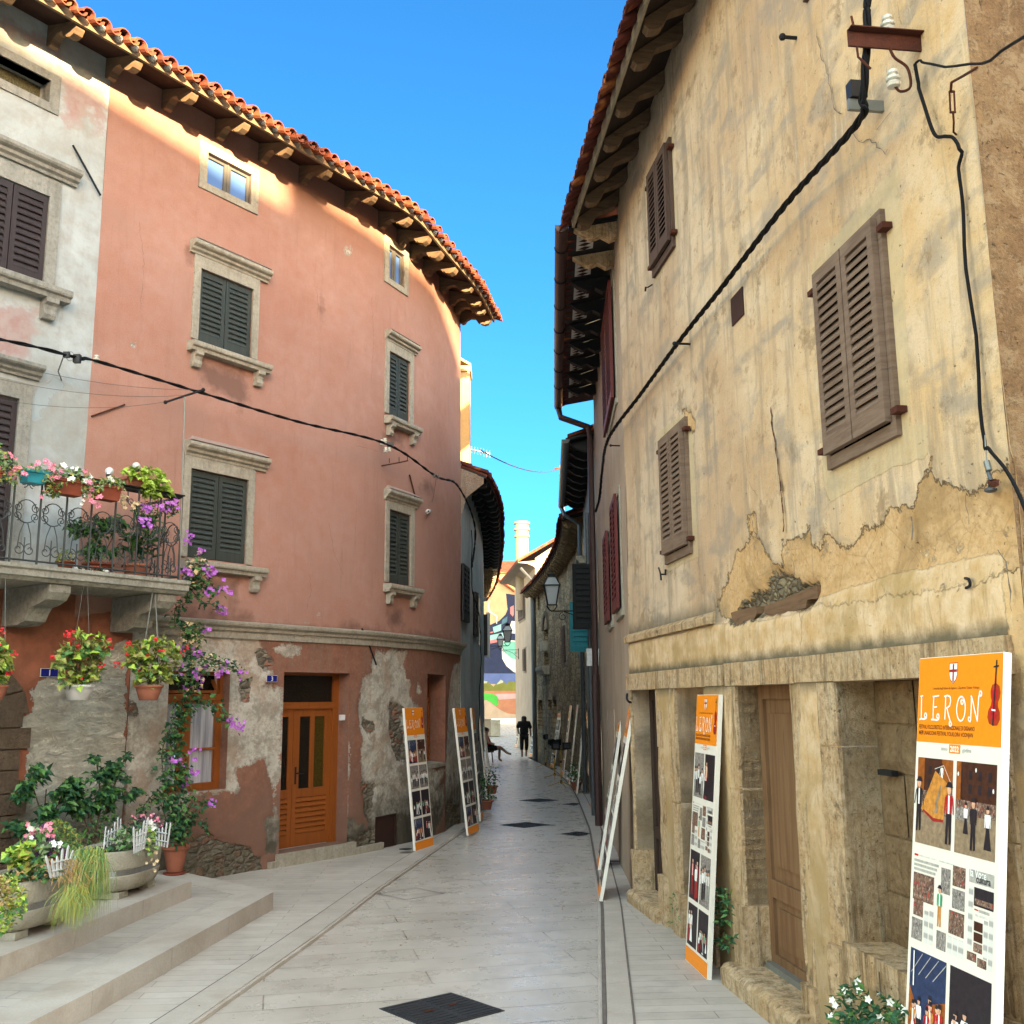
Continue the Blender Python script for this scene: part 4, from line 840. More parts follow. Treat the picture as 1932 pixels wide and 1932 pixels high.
def openshut(par,P,u,z0,z1,wid,mat,ang=85,side=1,w=.02):  # leaf swung out from the wall, hinged at u
    O=P.xyz(u,z0,w);dx,dy,nx,ny=P.dirn(u);a=math.radians(ang)
    ex=Vector((dx*math.cos(a)*side+nx*math.sin(a),dy*math.cos(a)*side+ny*math.sin(a),0));en=Vector((ex.y,-ex.x,0))
    return shutter(MB(),O,ex,en,wid,z1-z0,pitch=.09,t=.04).build('shutter',mat,par)
# windows of the blue-grey house: closed-looking dark leaves folded on the wall, one swung out
for (A_,B_) in ((a(212,1170),a(270,1740)),(a(330,1440),a(355,1870))):
    p,q=PL2.P(A_,.03),PL2.P(B_,.03);z0,z1=min(p[1],q[1]),max(p[1],q[1])
    if q[0]-p[0]<.3 or q[0]-p[0]>3: q=(p[0]+1.0,q[1])
    mb=MB();mb.wb(PL2,p[0],q[0],z0,z1,-.02,.01);W_=mb.build('window','dark_glass',BG)
    for k in (0,1):
        s0=p[0]+(q[0]-p[0])*k/2;s1=p[0]+(q[0]-p[0])*(k+1)/2-.01;A3=PL2.xyz(s0,z0,.02);B3=PL2.xyz(s1,z0,.02);shutter(MB(),A3,B3-A3,PL2.xyz(s0,0,1)-PL2.xyz(s0,0,0),(B3-A3).length,z1-z0,pitch=.09).build('shutter','black_shutter',W_)
O_=D(b(365,370),27.0);Oq=D(b(365,760),27.0)
k_=PL2.P(b(368,560))
W_=MB().wb(PL2,k_[0]-.5,k_[0]+.3,Oq[2],O_[2],-.02,.015).build('window','dark_glass',BG)
ws=D(b(440,560),26.6)[0]-D(b(365,560),26.6)[0]
sd=MB();sd.box((D(b(368,560),27)[0]+ws/2+.02,27.0,(Oq[2]+O_[2])/2),(ws,.05,O_[2]-Oq[2]));
shutter(sd,(D(b(368,560),27)[0]+.02,26.97,Oq[2]),(1,0,0),(0,-1,0),ws,O_[2]-Oq[2],pitch=.09);sd.build('shutter','black_shutter',W_)
MB().box((D(b(448,560),27)[0]+.02,27.03,(Oq[2]+O_[2])/2),(.10,.06,O_[2]-Oq[2]+.1)).build('shutter_edge','white_wood',W_)
# ================= RIGHT SIDE =================
q1=crop(1700,1800,600);q2=crop(2200,1800,824);q3=crop(1900,2200,824);q4=crop(2200,1200,824);q5=crop(2300,0,724);k7=crop(1600,0,700);j6=crop(1600,600,600)
YH=thing('yellow_house',tuple(PR.xyz(4.5,0,-1)),'tall ochre plastered house with crumbling stone ground floor on the right','house')
UC=1.32;UF=8.04
dzR=lambda u:-.115*(u-5)
DA=(7.01,7.955,.11,2.09,.26);NB=(5.555,6.362,.05,2.09,.30);DC=(3.784,4.786,.14,2.09,.26);DD=(1.72,3.109,.66,2.09,.28)
S1=(2.17,2.995,3.30,4.53);S2=(5.72,6.50,3.20,4.39);S3=(5.86,6.58,6.02,7.10)
s4=PR.P(q5(230,90));S4=(s4[0]-.72,s4[0]-.0,s4[1]+.06,s4[1]+1.25)
under=[LP([q4(*p) for p in [(-90,1120),(-60,1000),(0,940),(60,900),(95,930),(180,1080),(240,1090),(245,930),(300,925),(390,900),(430,800),(450,950),(500,955),(560,890),(640,965),(740,960),(800,830),(930,800),(1000,700),(1130,690),(1270,360),(1300,500),(1500,570),(1590,600),(1700,480),(1800,370),(1960,300),(1960,1100),(1500,1250),(300,1420),(-100,1500),(-200,1400),(-150,1250)]],PR)]
under.append(LP([(1283,770),(1300,775),(1312,800),(1306,830),(1296,800)],PR));under.append(LP([q4(*p) for p in [(20,760),(70,740),(80,860),(50,920),(10,860)]],PR))
band=[[(UC+.12,2.20),(UC+.12,2.60),(2.3,2.615),(3.33,2.59),(3.42,2.52),(4.3,2.52),(4.45,2.56),(5.2,2.56),(UF,2.56),(UF,2.20)],[(UC+.2,-.3),(UF,-.3),(UF,2.19),(UC+.2,2.19)]]
hole=[LP([q4(*p) for p in [(160,1150),(230,1140),(300,1190),(370,1230),(485,1240),(480,1330),(410,1385),(310,1400),(120,1440),(60,1480),(-60,1520),(-130,1500),(-60,1400),(0,1310),(100,1280)]],PR)]
frm=[LP([(1530,500),(1697,305),(1707,560),(1716,800),q4(1270,130),q4(1270,355),q4(1000,430),q4(580,665),q4(545,540)],PR),LP([(1242,815),(1305,765),(1318,1050),(1258,1080)],PR),LP([(1221,330),(1268,238),(1278,450),(1236,540)],PR)]
def ry(U,Z,ms):
    n_=(fbm(U*9,Z*9,3)-.45);un=np.clip(ms['under']*14+.5+n_*1.5,0,1);bd=np.clip(ms['band']*20+.5,0,1);st=np.clip(ms['stone']*14+.5+n_*1.5,0,1)
    return (fbm(U*.8,Z*.8,3)-.45)*.035+n_*.006-un*.016+bd*.022-st*(.06-(fbm(U*13,Z*13,3)-.4)*.10)
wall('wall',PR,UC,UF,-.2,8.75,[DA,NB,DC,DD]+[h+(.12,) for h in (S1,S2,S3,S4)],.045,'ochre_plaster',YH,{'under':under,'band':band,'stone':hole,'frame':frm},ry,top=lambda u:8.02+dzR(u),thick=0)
cn=PR.xyz(UC,0,0);dxr,dyr,nxr,nyr=PR.dirn(2)
PE=Path([(cn.x,cn.y),(cn.x-nxr*7,cn.y-nyr*7)],1)
def objuv(U,Z,ms): return np.clip(U/.25,0,1)*((fbm(U*.9,Z*.9,4)-.45)*.10+(fbm(U*5,Z*5,4)-.45)*.05-.03)-.004
wall('end_wall',PE,0,7,-.2,8.3,[],.06,'end_wall_stone',YH,{},objuv,thick=0)
# timber lintels seen in the hole
k9=lambda x,y:crop(1900,1300,700)(x*1.769,y*1.769)
for pl in ([(395,795),(450,778),(510,765),(515,800),(500,828),(410,858)],[(550,765),(610,742),(700,705),(790,668),(795,728),(745,735),(740,772),(600,812),(550,800)]):
    uz=[PR.P(k9(*q)) for q in pl];n=len(uz);mb=MB();mb.add([PR.xyz(u,z,-.012) for u,z in uz]+[PR.xyz(u,z,-.09) for u,z in uz],[tuple(range(n)),tuple(range(2*n-1,n-1,-1))]+[(i,(i+1)%n,(i+1)%n+n,i+n) for i in range(n)]);mb.build('timber_beam','beam_wood',YH)
# lintel blocks, ledge and jamb stones
L_=[PR.P(p)[0] for p in [q1(510,680),q1(800,680),q1(920,680),q1(1260,660),q1(1450,650),q2(0,450),q2(360,420),q2(640,400)]]+[UC+.1]
L_=sorted(set(round(x,3) for x in L_));lr=random.Random(3)
for a_,b_ in zip(L_,L_[1:]):
    MB().wb(PR,a_+.004,b_-.004,2.088+lr.uniform(-.004,.004),2.245+lr.uniform(-.006,.006),-.30,.035+lr.uniform(-.01,.012),2).build('lintel_block','ochre_stone',YH)
MB().prof(PR,[(-.02,0),(.055,.0),(.06,.055),(.045,.07),(-.02,.11)],5.215,UF+.02,6,dz=lambda u:2.57).build('ledge','ochre_stone',YH)
def jamb(u0,u1,cuts,w=.018):
    z=-.1
    for i,zz in enumerate(cuts+[2.084]):
        mb=MB();e_=lr.uniform(-.006,.008)+(.03 if i==0 else 0)
        # rough block: subdivided front, jittered
        nu,nz=3,max(2,int((zz-z)/.18));c0=-.43
        b0=len(mb.v)
        pts=[[PR.xyz(u0-(.012 if i==0 else 0)+(u1-u0+(.024 if i==0 else 0))*x/nu,z+.004+(zz-z-.008)*y/nz,w+e_+lr.uniform(-.007,.007)) for y in range(nz+1)] for x in range(nu+1)]
        for x in range(nu):
            for y in range(nz): mb.add([pts[x][y],pts[x+1][y],pts[x+1][y+1],pts[x][y+1]],[(3,2,1,0)])
        for x,uu in ((0,u0),(nu,u1)):
            for y in range(nz):
                A_,B_=pts[x][y],pts[x][y+1];C_=PR.xyz(uu,B_.z,c0);D_=PR.xyz(uu,A_.z,c0);mb.add([A_,B_,C_,D_],[(0,1,2,3)])
        tp=[p[nz] for p in pts];mb.add([tp[0],tp[-1],PR.xyz(u1,zz-.004,c0),PR.xyz(u0,zz-.004,c0)],[(0,1,2,3)])
        mb.build('jamb_stone','ochre_stone',YH);z=zz
jamb(7.955,8.035,[.5]);jamb(6.80,7.01,[.42,1.55]);jamb(6.362,6.56,[.35,1.1]);jamb(5.40,5.555,[.6,1.5]);jamb(4.786,4.98,[.55,1.35]);jamb(3.62,3.784,[.30]);jamb(3.109,3.36,[.62,1.72]);jamb(1.50,1.72,[.7,1.4])
# doors and blocked openings
def planks(par,name,u0,u1,z0,z1,w,mat):
    mb=MB();mb.wb(PR,u0,u1,z0,z1,w-.05,w);t=.09
    for a_,b_,c_,d_ in ((u0,u0+t,z0,z1),(u1-t,u1,z0,z1),(u0+t,u1-t,z1-.1,z1),(u0+t,u1-t,z0,z0+.1),(u0+t,u1-t,.62,.74)): mb.wb(PR,a_,b_,c_,d_,w-.002,w+.025)
    for a_,b_ in ((u0+t+.06,u1-t-.06),): mb.wb(PR,a_,b_,.84,z1-.2,w,w+.012);mb.wb(PR,a_,b_,z0+.16,.56,w,w+.012)
    o=mb.build(name,mat,par);return o
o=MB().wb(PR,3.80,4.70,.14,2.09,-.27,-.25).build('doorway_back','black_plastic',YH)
um=3.90
dl=planks(YH,'door',um,DC[1],.14,2.085,-.175,'old_door')
kb=MB();p=PR.xyz(um+.06,.95,-.14);kb.ball((p.x,p.y,p.z),.02,6);kb.build('door_knob','rust',dl)
dk=planks(YH,'door',7.04,7.48,.11,2.085,-.19,'dark_door');planks(dk,'door_leaf',7.50,7.94,.11,2.085,-.19,'dark_door');mb=MB();mb.wb(PR,7.14,7.40,.11,.6,-.16,-.158);mb.build('kick_plate','galvanised',dk)
def blocks(name,u0,u1,z0,z1,w,rows,seed,mat):
    r_=random.Random(seed);z=z0;G_=[]
    mb=MB();mb.wb(PR,u0,u1,z0,z1,w-.1,w-.03);base=mb.build(name,'brown_stone',YH)
    for i in range(rows):
        h=(z1-z0)/rows*r_.uniform(.8,1.2) if i<rows-1 else z1-z
        h=min(h,z1-z);u=u0
        while u<u1-.01:
            l=min(r_.uniform(.35,.62),u1-u)
            if u1-u-l<.15: l=u1-u
            nn=4;m2=MB();P_=[[PR.xyz(u+.007+(l-.014)*x/nn,z+.007+(h-.014)*y/nn,w+(r_.uniform(-.006,.01) if 0<x<nn and 0<y<nn else -.018)) for y in range(nn+1)] for x in range(nn+1)]
            for x in range(nn):
                for y in range(nn): m2.add([P_[x][y],P_[x+1][y],P_[x+1][y+1],P_[x][y+1]],[(3,2,1,0)])
            m2.build('stone_block',mat,base,smooth=True);u+=l
        z+=h
    return base
blocks('walled_up_window',DD[0],DD[1],DD[2],2.088,-.195,5,11,'brown_stone')
blocks('walled_up_doorway',NB[0],NB[1],NB[2],2.0,-.235,4,12,'ochre_stone')
mb=MB();mb.wb(PR,DD[0]-.06,DD[1]+.05,.50,.668,-.34,.05,3);mb.build('window_sill','ochre_stone',YH)
mb=MB();mb.wb(PR,2.84,3.0,1.57,1.60,-.19,-.15);mb.build('bolt_bar','iron',YH)
def step(u0,u1,z,w1):
    mb=MB();n=6
    for i in range(n):
        a_=u0+(u1-u0)*i/n;b_=u0+(u1-u0)*(i+1)/n
        mb.prof(PR,[(-.42,-.1),(w1,-.1),(w1+.01,z-.04),(w1-.02,z-.008),(w1-.05,z),(-.42,z)],a_,b_)
    return mb.build('door_step','ochre_stone',YH)
step(3.62,4.95,.145,.16);step(6.93,8.04,.115,.10)
mb=MB();mb.wb(PR,3.80,4.76,.145,.185,-.16,-.10);mb.build('door_sill','galvanised',YH)
# shutters
def wshut(S,mat,par,open_=False):
    f=MB();t=.055
    f.wb(PR,S[0],S[0]+t,S[2],S[3],-.10,.03);f.wb(PR,S[1]-t,S[1],S[2],S[3],-.10,.03);f.wb(PR,S[0]+t,S[1]-t,S[3]-t,S[3],-.10,.029);f.wb(PR,S[0]+t,S[1]-t,S[2],S[2]+t*1.3,-.10,.029)
    W_=f.build('window',mat,par);closed_shutters(W_,PR,S[0]+t*.6,S[1]-t*.6,S[2]+t*1.3,S[3]-t*.5,.032,mat,pitch=.05)
    for u in (S[0]-.03,S[1]+.03):
        for z in (S[2]+.12,S[3]-.12): MB().wb(PR,u-.035,u+.035,z-.016,z+.016,0,.055).build('hinge','rust',W_)
    return W_
wshut(S1,'weathered_shutter',YH);wshut(S2,'weathered_shutter',YH);wshut(S3,'dark_brown_shutter',YH);wshut(S4,'dark_brown_shutter',YH)
v=MB();v.wb(PR,4.255,4.505,4.75,4.965,-.01,.012);v.build('vent_plate','rust_plate',YH)
# cracks in the plaster
def crack(P,pts,par,w=.004,wd=.006,seed=1,mat='groove'):
    r_=random.Random(seed);uz=[P.P(p) for p in pts];fine=[]
    for A_,B_ in zip(uz,uz[1:]):
        n=max(2,int(math.dist(A_,B_)/.035))
        for i in range(n): t=i/n;fine.append((A_[0]+(B_[0]-A_[0])*t+r_.uniform(-.012,.012),A_[1]+(B_[1]-A_[1])*t+r_.uniform(-.008,.008)))
    mb=MB()
    for i in range(len(fine)-1):
        a_,b_=fine[i],fine[i+1];h=wd*r_.uniform(.2,1.)*.5;h2=wd*r_.uniform(.2,1.)*.5
        if abs(b_[0]-a_[0])>abs(b_[1]-a_[1]): q=[(a_[0],a_[1]-h),(b_[0],b_[1]-h2),(b_[0],b_[1]+h2),(a_[0],a_[1]+h)]
        else: q=[(a_[0]-h,a_[1]),(b_[0]-h2,b_[1]),(b_[0]+h2,b_[1]),(a_[0]+h,a_[1])]
        mb.add([P.xyz(x,z,w+.012) for x,z in q],[(0,1,2,3)])
    return mb.build('crack',mat,par)
crack(PR,[q5(310,240),q5(360,460),q5(400,560),q5(450,860),q5(540,905)],YH,wd=.010)
crack(PR,[q5(580,1000),q5(640,1110),q5(760,1110),q5(860,1220),q5(885,1130)],YH,wd=.008)
crack(PR,[q4(190,0),q4(210,180),q4(235,330),q4(260,520),q4(280,700),q4(285,900)],YH,wd=.026,seed=4,mat='rust')
crack(PR,[q4(20,210),q4(40,510),q4(100,640)],YH,wd=.006,seed=5)
crack(PR,[j6(1350,330),j6(1370,800),j6(1430,1000),j6(1425,1280),j6(1445,1450),j6(1435,1800)],YH,wd=.006,seed=6)
crack(PR,[q5(970,0),q5(970,170),q5(990,230)],YH,wd=.005,seed=7);crack(PR,[q5(900,900),q5(830,970),q5(770,1050)],YH,wd=.005,seed=8)
crack(PR,[q4(1170,760),q4(1175,850),q4(1190,980)],YH,wd=.02,seed=9);crack(PR,[q4(1775,990),q4(1840,1080),q4(1860,1300),q4(1890,1480)],YH,wd=.012,seed=10)
crack(PR,[q4(1550,620),q4(1560,750),q4(1580,900)],YH,wd=.006,seed=12);crack(PR,[q5(480,1500),q5(440,1650),q5(450,1900)],YH,wd=.004,seed=13)
crack(PR,[k9(500,330),k9(520,420),k9(580,510)],YH,wd=.012,seed=21);crack(PR,[k9(695,540),k9(705,600),k9(715,640)],YH,wd=.008,seed=22);crack(PR,[k9(790,440),k9(790,540),k9(792,660)],YH,wd=.006,seed=23);crack(PR,[k9(495,450),k9(500,560),k9(498,640)],YH,wd=.005,seed=24);crack(PR,[k9(800,130),k9(803,280),k9(800,440)],YH,wd=.006,seed=25);crack(PR,[k9(265,500),k9(262,560),k9(280,680)],YH,wd=.008,seed=26)
crack(PR,[q4(400,1340),q4(430,1500),q4(430,1690)],YH,wd=.008,seed=14,w=.026)
# eaves
ep=[(-.02,8.02),(.50,7.62),(.52,7.645),(-.02,8.05)]
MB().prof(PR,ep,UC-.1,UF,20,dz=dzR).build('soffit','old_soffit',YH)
MB().prof(PR,[(.50,7.56),(.525,7.555),(.535,7.65),(.50,7.65)],UC-.1,UF-.02,10,dz=dzR).build('fascia','pale_fascia',YH)
MB().prof(PR,[(.54,7.69),(-4.4,11.6),(-4.4,11.5),(.52,7.66)],UC-.1,UF,10,dz=dzR).build('roof','shaded_roof_tile',YH)
roof_tiles(PR,UC-.1,UF,.66,7.545,dzR,rows=4,slope=.67,par=YH,seedv=14,mortar=False,mat='shaded_roof_tile')
yb=[(0,8.0),(0,7.86),(.05,7.80),(.13,7.76),(.20,7.73),(.26,7.70),(.29,7.63),(.33,7.565),(.38,7.535),(.44,7.525),(.475,7.56),(.48,7.62)]
for i,u in enumerate([1.9,2.4,2.9,3.4,3.95,4.5,5.0,5.42,6.05,6.58,7.05,7.54,7.96]):
    j=lr.uniform(-.015,.015);MB().prof(PR,[(w_,z_+(j if 1<i_<10 else 0)) for i_,(w_,z_) in enumerate(yb)],u-.045,u+.045,1,dz=dzR).build('eaves_bracket','bracket_wood',YH)
# --- pinkish house with brown gutter ---
KH=thing('pinkish_house',tuple(PR2.xyz(3.5,0,-1)),'narrow pinkish grey house with red shutters and brown gutter after the yellow house','house')
g0=D((1062,419),11.2)[2];g1=D((1064,722),18)[2]
zt2=7.22;dz2=lambda u:(zt2-7.22)+(g1-.02-7.22+.02)*u/7.2*0
NI=[(PR2.P(q1(305,1100))[0],PR2.P(q1(365,1100))[0],.9,1.86,.25)]
wall('wall',PR2,0,PR2.L,-.3,7.35,NI,.2,'pinkish_plaster',KH,{},lambda U,Z,ms:(fbm(U*.8,Z*.8,3)-.45)*.05,thick=5)
PPW=PR2.P((1137,1200))[0]
MB().prof(PR2,[(-.02,7.36),(.56,7.26),(.56,7.30),(-.02,7.40)],.02,PR2.L+.02,4).build('soffit','black_shutter',KH)
for i in range(9):
    ua=.25+i*.76;mb=MB();md=MB();W0,W1_=.26,.46
    zz=lambda w_:7.36-.10*(w_+.02)/.58-.006
    mb.hexa([PR2.xyz(ua,zz(W0)-.004,W0),PR2.xyz(ua+.42,zz(W0)-.004,W0),PR2.xyz(ua+.42,zz(W1_)-.004,W1_),PR2.xyz(ua,zz(W1_)-.004,W1_),PR2.xyz(ua,zz(W0),W0),PR2.xyz(ua+.42,zz(W0),W0),PR2.xyz(ua+.42,zz(W1_),W1_),PR2.xyz(ua,zz(W1_),W1_)])
    nd=4
    for k in range(nd):
        um=ua+.42*(k+.5)/nd;h=.42/nd*.45;wm=(W0+W1_)/2;md.add([PR2.xyz(um-h,zz(wm)-.008,wm),PR2.xyz(um,zz(W1_)-.008,W1_-.02),PR2.xyz(um+h,zz(wm)-.008,wm),PR2.xyz(um,zz(W0)-.008,W0+.02)],[(0,1,2,3)])
    t_=mb.build('soffit_tile','white_pot',KH);md.build('diamond_pattern','soffit_wood',t_)
    MB().prof(PR2,[(0,7.34),(0,7.16),(.1,7.12),(.2,7.18),(.3,7.14),(.42,7.2),(.5,7.26)],ua-.20,ua-.08).build('eaves_bracket','ochre_stone' if i<2 else 'black_shutter',KH)
MB().prof(PR2,[(.50,7.34),(-4.4,9.2),(-4.4,9.1),(.50,7.30)],.0,PR2.L+.02,4).build('roof','roof_tile',KH)
roof_tiles(PR2,.1,PR2.L,.56,7.25,lambda u:0,rows=2,slope=.4,par=KH,seedv=21,mortar=False,mat='shaded_roof_tile')
gt=MB();gp=[(.64+.075*math.cos(a_),7.25+.075*math.sin(a_)) for a_ in [math.pi+math.pi*i/8 for i in range(9)]]+[(.715,7.265),(.70,7.26),(.575,7.255)]
gt.prof(PR2,gp,-.05,PR2.L+.05,8);gto=gt.build('gutter','brown_pipe',KH)
for i in range(7): MB().prof(PR2,[(.64+.083*math.cos(a_),7.25+.083*math.sin(a_)) for a_ in [math.pi+math.pi*i_/8 for i_ in range(9)]],.9*i+.5,.9*i+.53).build('gutter_strap','iron',gto)
pu=PR2.L-.35;MB().tube([PR2.xyz(PR2.L-.05,7.2,.64),PR2.xyz(PR2.L-.12,7.0,.60),PR2.xyz(pu,6.75,.12),PR2.xyz(pu,6.5,.09),PR2.xyz(pu,2.4,.09)],.055,8).build('downpipe','brown_pipe',KH)
MB().tube([PR2.xyz(pu,2.4,.09),PR2.xyz(pu,-.1,.09)],.065,8).build('downpipe','brown_pipe',KH)
def farwin(par,P,A_,B_,mat,minw=.6,w=.05,frame='trim_stone',pitch=.07,n=2,ext=0.0):
    p,q=P.P(A_,w),P.P(B_,w);u0,u1=min(p[0],q[0]),max(p[0],q[0]);z0,z1=min(p[1],q[1]),max(p[1],q[1])
    if u1-u0<minw: u0,u1=(u0+u1)/2-minw/2,(u0+u1)/2+minw/2
    fr=MB();t=.08
    fr.wb(P,u0-t,u0,z0-t,z1+t,-.02,.02);fr.wb(P,u1,u1+t,z0-t,z1+t,-.02,.02);fr.wb(P,u0,u1,z1,z1+t,-.02,.021);fr.wb(P,u0,u1,z0-t,z0,-.02,.03);fr.wb(P,u0,u1,z0,z1,-.02,.004)
    W_=fr.build('window',frame,par)
    for k in range(n):
        s0=u0+(u1-u0)*k/n+.01;s1=u0+(u1-u0)*(k+1)/n-.01;A3=P.xyz(s0,z0+.01,.026+w*.3);B3=P.xyz(s1,z0+.01,.026+w*.3);shutter(MB(),A3,B3-A3,P.xyz(s0,0,1)-P.xyz(s0,0,0),(B3-A3).length,z1-z0-.02,pitch=pitch).build('shutter',mat,W_) if False else shutter_build(A3,B3,P,s0,z1-z0-.02,pitch,mat,W_)
    return W_
def shutter_build(A3,B3,P,s0,h,pitch,mat,par):
    mb=MB();shutter(mb,A3,B3-A3,P.xyz(s0,0,1)-P.xyz(s0,0,0),(B3-A3).length,h,pitch=pitch);return mb.build('shutter',mat,par)
farwin(KH,PR2,a(1625,640),a(1700,1600),'red_shutter',.75);farwin(KH,PR2,a(1555,950),a(1610,1720),'red_shutter',.85)
farwin(KH,PR2,j6(575,1250),j6(680,1850),'red_shutter',.8)
nb=MB();nb.wb(PR2,NI[0][0],NI[0][1],.9,1.86,-.26,-.25);nb.build('niche_back','ochre_stone',KH)
# --- grey house ---
GH=thing('grey_house',tuple(PR3.xyz(3.2,0,-1)),'dark weathered grey house with black and turquoise shutters on the right','house')
wall('wall',PR3,0,PR3.L,-.4,6.75,[],.2,'grey_plaster',GH,{},lambda U,Z,ms:(fbm(U*.8,Z*.8,3)-.45)*.08,thick=5)
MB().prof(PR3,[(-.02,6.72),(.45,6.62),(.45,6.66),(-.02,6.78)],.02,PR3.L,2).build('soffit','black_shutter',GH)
MB().prof(PR3,[(.45,6.72),(-4.4,8.5),(-4.4,8.4),(.45,6.67)],.02,PR3.L,2).build('roof','roof_tile',GH)
roof_tiles(PR3,.1,PR3.L,.5,6.6,lambda u:0,rows=2,slope=.36,par=GH,seedv=23,mortar=False,mat='shaded_roof_tile')
for i in range(9): MB().prof(PR3,[(0,6.7),(0,6.48),(.15,6.45),(.3,6.5),(.44,6.6)],.2+i*.72,.34+i*.72).build('eaves_bracket','black_shutter',GH)
gt=MB();gp=[(.52+.075*math.cos(a_),6.62+.075*math.sin(a_)) for a_ in [math.pi+math.pi*i/8 for i in range(9)]]+[(.45,6.625)]
gt.prof(PR3,gp,.0,PR3.L,4);gt.build('gutter','grey_pipe',GH)
MB().tube([PR3.xyz(PR3.L-.1,6.56,.52),PR3.xyz(PR3.L-.2,6.35,.45),PR3.xyz(PR3.L-.3,6.1,.1),PR3.xyz(PR3.L-.3,-.1,.1)],.05,8).build('downpipe','grey_pipe',GH)
MB().tube([PR3.xyz(1.3,5.5,.1),PR3.xyz(1.3,-.1,.1)],.05,8).build('downpipe','grey_pipe',GH)
# black shutter swung out over the lane, and turquoise pair
def swung(par,P,u,px0,px1,mat,wmode=1):
    O=P.xyz(u,0,.02);y=O.y;z0=D((0,px1),y)[2];z1=D((0,px0),y)[2]
    W_=MB().wb(P,u-.05,u+.9,z0,z1,-.02,.012).build('window','dark_glass',par)
    nn=P.xyz(u,0,1)-P.xyz(u,0,0);O=P.xyz(u,z0,.03);dd=Vector(P.dirn(u)[:2]+(0,));ex=nn*.95-dd*.25;en=Vector((-ex.y,ex.x,0));en=en if en.y<0 else -en
    mb=MB();shutter(mb,O,ex,en,.42,z1-z0,pitch=.1);mb.build('shutter',mat,W_);return W_
swung(GH,PR3,.6,1075,1198,'black_shutter')
swung(GH,PR3,3.6,1146,1240,'teal_shutter');farwin(GH,PR3,b(1285,370),b(1320,770),'teal_shutter',.7)
for zc_ in (b(1290,230),b(1200,820)):
    p=PR3.P(zc_);u=min(max(p[0],.6),PR3.L-.7);MB().prof(PR3,sillprof(.22,.16),u-.55,u+.55,1,dz=lambda q:p[1]).build('sill','trim_stone',GH)
md=MB();md.wb(PR3,1.8,2.7,-.1,1.9,-.02,.012);md.build('door','dark_door',GH);md=MB();md.wb(PR3,4.3,5.2,-.2,1.8,-.02,.012);md.build('door','dark_door',GH)
bx_=MB();p=PR3.xyz(.35,D((0,1250),18.3)[2],.1);bx_.box(p,(.22,.2,.3));bx_.build('meter_box','white_plastic',GH)
# --- stone house ---
TH=thing('stone_house',tuple(PR4.xyz(9,0,-1)),'rubble stone house with curved corbelled eave and arched window further down the right','house')
SH=[]
def hw(A_,B_,d_=.3):
    p,q=PR4.P(A_),PR4.P(B_);return (min(p[0],q[0]),max(p[0],q[0]),min(p[1],q[1]),max(p[1],q[1]),d_)
AW=hw(b(985,520),b(1030,860));O1=hw(b(930,1180),b(975,1460));O2=hw(b(1025,1180),b(1060,1280));O3=hw(b(1070,1180),b(1110,1490));O4=hw(b(925,195),b(948,320))
hs=[h for h in (AW,O1,O2,O3,O4)]
wall('wall',PR4,0,PR4.L,-.6,6.45,hs,.25,'rubble_wall',TH,{},lambda U,Z,ms:(fbm(U*2,Z*2,3)-.45)*.10,thick=5)
for i,h in enumerate(hs):
    bk='mu_dune' if i==0 else ('dark_door' if i!=1 else 'red_shutter')
    mb=MB();mb.wb(PR4,h[0],h[1],h[2],h[3],-.32,-.28);mb.build('window_pane' if i in(0,2,4) else 'door','lit_ochre' if i==0 else bk,TH)
ar=MB()
for k in range(8):
    a0=math.pi*k/8;a1=math.pi*(k+1)/8;uc=(AW[0]+AW[1])/2;R0=(AW[1]-AW[0])/2;q=[]
    for w_ in (-.1,.05):
        for r_,a_ in ((R0,a0),(R0+.22,a0),(R0+.22,a1),(R0,a1)): q.append(PR4.xyz(uc-r_*math.cos(a_),AW[3]+r_*math.sin(a_)*.8-.02,w_))
    ar.hexa(q)
ar.build('window_arch','quoin_stone',TH);MB().prof(PR4,sillprof(.3,.3),AW[0]-.4,AW[1]+.4,2,dz=lambda u:AW[2]-.3).build('window_sill','trim_stone',TH)
pq=PR4.P(b(1010,670));MB().wb(PR4,pq[0]-.4,pq[0]+.4,pq[1]-.18,pq[1]+.18,0,.2).build('stone_bracket','trim_stone',TH)
MB().prof(PR4,[(-.02,6.42),(.52,6.28),(.52,6.33),(-.02,6.48)],.02,PR4.L+.05,24).build('soffit','black_shutter',TH)
MB().prof(PR4,[(.52,6.36),(-4.4,8.2),(-4.4,8.1),(.52,6.32)],.02,PR4.L+.05,24).build('roof','roof_tile',TH)
roof_tiles(PR4,.1,PR4.L,.6,6.30,lambda u:0,rows=2,slope=.36,par=TH,seedv=25,mortar=False,mat='shaded_roof_tile')
for i in range(30):
    u=.25+i*.62
    if u<PR4.L: MB().prof(PR4,[(0,6.4),(0,6.12),(.15,6.06),(.28,6.14),(.36,6.08),(.48,6.14),(.5,6.28)],u-.09,u+.09).build('eaves_corbel','brown_stone',TH)
MB().tube([PR4.xyz(PR4.L-.1,6.2,.1),PR4.xyz(PR4.L-.1,-.5,.1)],.09,8).build('downpipe','grey_pipe',TH)
w_=farwin(TH,PR4,b(1165,480),b(1180,830),'dark_brown_shutter',.8)

